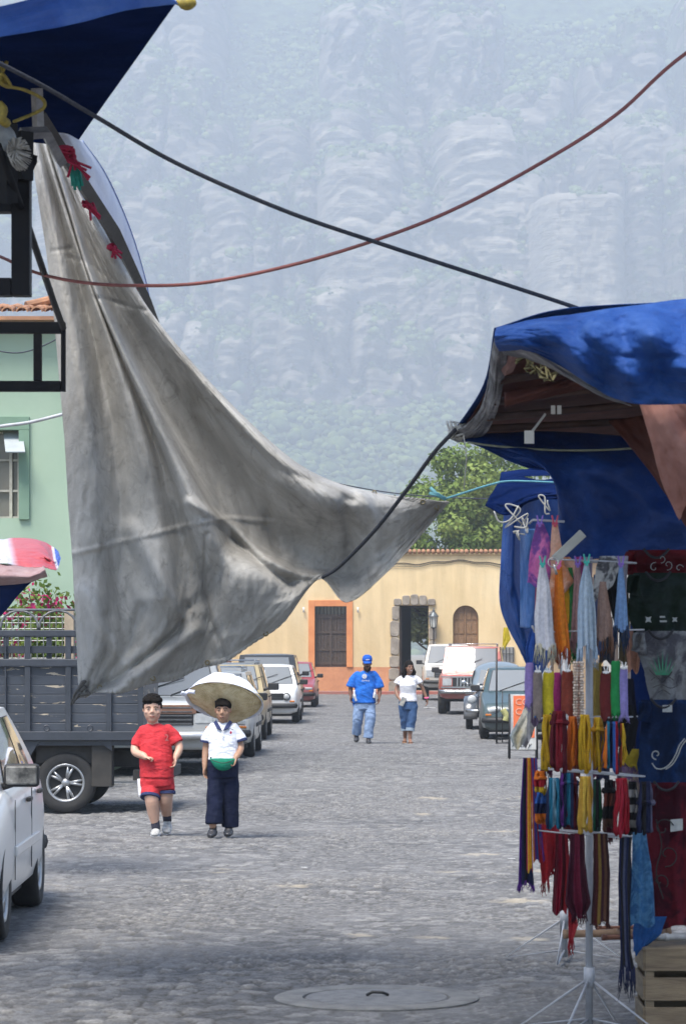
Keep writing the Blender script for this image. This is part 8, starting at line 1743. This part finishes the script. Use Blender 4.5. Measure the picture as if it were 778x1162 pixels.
slv(g, [q(455, 770.3, .03), q(451.5, 773, .03), q(450, 776, .03)], [.054, .058, .062]); slv(g, [q(471, 770, .03), q(474.5, 772.5, .04), q(476, 775, .04)], [.054, .058, .062]); g.ell(q(459, 777.5, -.08), (.06, .05, .055)); g.ell(q(466.5, 777.5, -.08), (.06, .05, .055))
crumple(blob('tshirt', g, .008, wt, t, 4), .008, 8, 10, 31)
g = MB(); rings(g, [(q(462.5, 792, .02), .155, .12), (q(462.5, 800, .03), .175, .14), (q(462.5, 805, .02), .165, .13)])
slv(g, [q(458, 802, .01), q(458.5, 815, .01), q(459.2, 826, .06)], [.098, .078, .072]); slv(g, [q(467.5, 802, .0), q(467, 815, -.03), q(465.2, 826, -.04)], [.098, .082, .078]); dj = crumple(blob('jeans', g, .008, dn, t, 3), .009, 9, 12, 33)
lc = fabric('pale_cuff', (.30, .38, .48))
for a, b_, r in (((459.2, 825.6, .058), (459.3, 829, .065), .078), ((465.2, 825.6, -.04), (465, 829.4, -.045), .084)):
    g = MB(); g.tube([q(*a), q(*b_)], [r, r], 20); g.build('rolled_cuff', lc, dj, bevel=.006)
m_snd = mat('tan_sandal', (.25, .13, .07), .6)
for a, b_ in (((459.4, 840.5, .14), (458.4, 843, -.02)), ((464.6, 841, -.03), (466.4, 844, -.22))):
    g = MB(); A_0, B_0 = q(*a), q(*b_); g.tube([A_0 + Vector((0, 0, -.02)), B_0 + Vector((0, 0, -.0))], [.035, .045], 10, flat=.35); g.tube([A_0.lerp(B_0, .6) + Vector((-.045, 0, .0)), A_0.lerp(B_0, .6) + Vector((0, -.01, .045)), A_0.lerp(B_0, .6) + Vector((.045, 0, .0))], .010, 6); g.build('sandal', m_snd, t, smooth=True)
g = MB(); k = MB(); rnd = random.Random(9)
k.ell((0, .025, .045), (.085, .098, .10)); k.ell((0, .07, -.06), (.10, .06, .12))
for i in range(120):
    a = rnd.uniform(.15, math.pi - .15) if i % 3 else rnd.choice((rnd.uniform(-.25, .2), rnd.uniform(math.pi - .2, math.pi + .25))); r = .082; x, y = r * math.cos(a), .03 + r * .9 * math.sin(a); z1 = rnd.uniform(-.20, -.12)
    k.tube([(x * .9, y, .05), (x * 1.25, y * 1.0, -.04), (x * 1.45 + rnd.uniform(-.02, .02), y + rnd.uniform(-.02, .03), z1 * .7), (x * 1.35 + rnd.uniform(-.03, .03), y + rnd.uniform(-.02, .03), z1)], [.016, .018, .016, .005], 5)
g.add([M4 @ Vector(v) for v in k.v], k.f); blob('hair', g, .008, m_hair, t, 1)
g = MB(); c = q(483.6, 791.8, .04); g.tube([c + Vector((.033 * math.cos(a), .033 * math.sin(a), .01 * math.sin(a))) for a in np.linspace(0, 2 * math.pi, 15)[:-1]], .013, 6, closed=True); g.build('bracelet', mat('pink_band', (.75, .12, .30), .5), t, smooth=True)
bk_ = q(456.5, 796, -.14) + f.o
g = MB(); g.box((0, 0, 0), (.09, .03, .17), (0, R(22), 0)); o = g.build('folded_leaflet', mat('printed_leaflet', (.45, .42, .36), .6, (.08, .12, .18), 14), bevel=.004, loc=bk_); tag(o, 'small folded printed leaflet in the hand of the woman in white', 'leaflet')
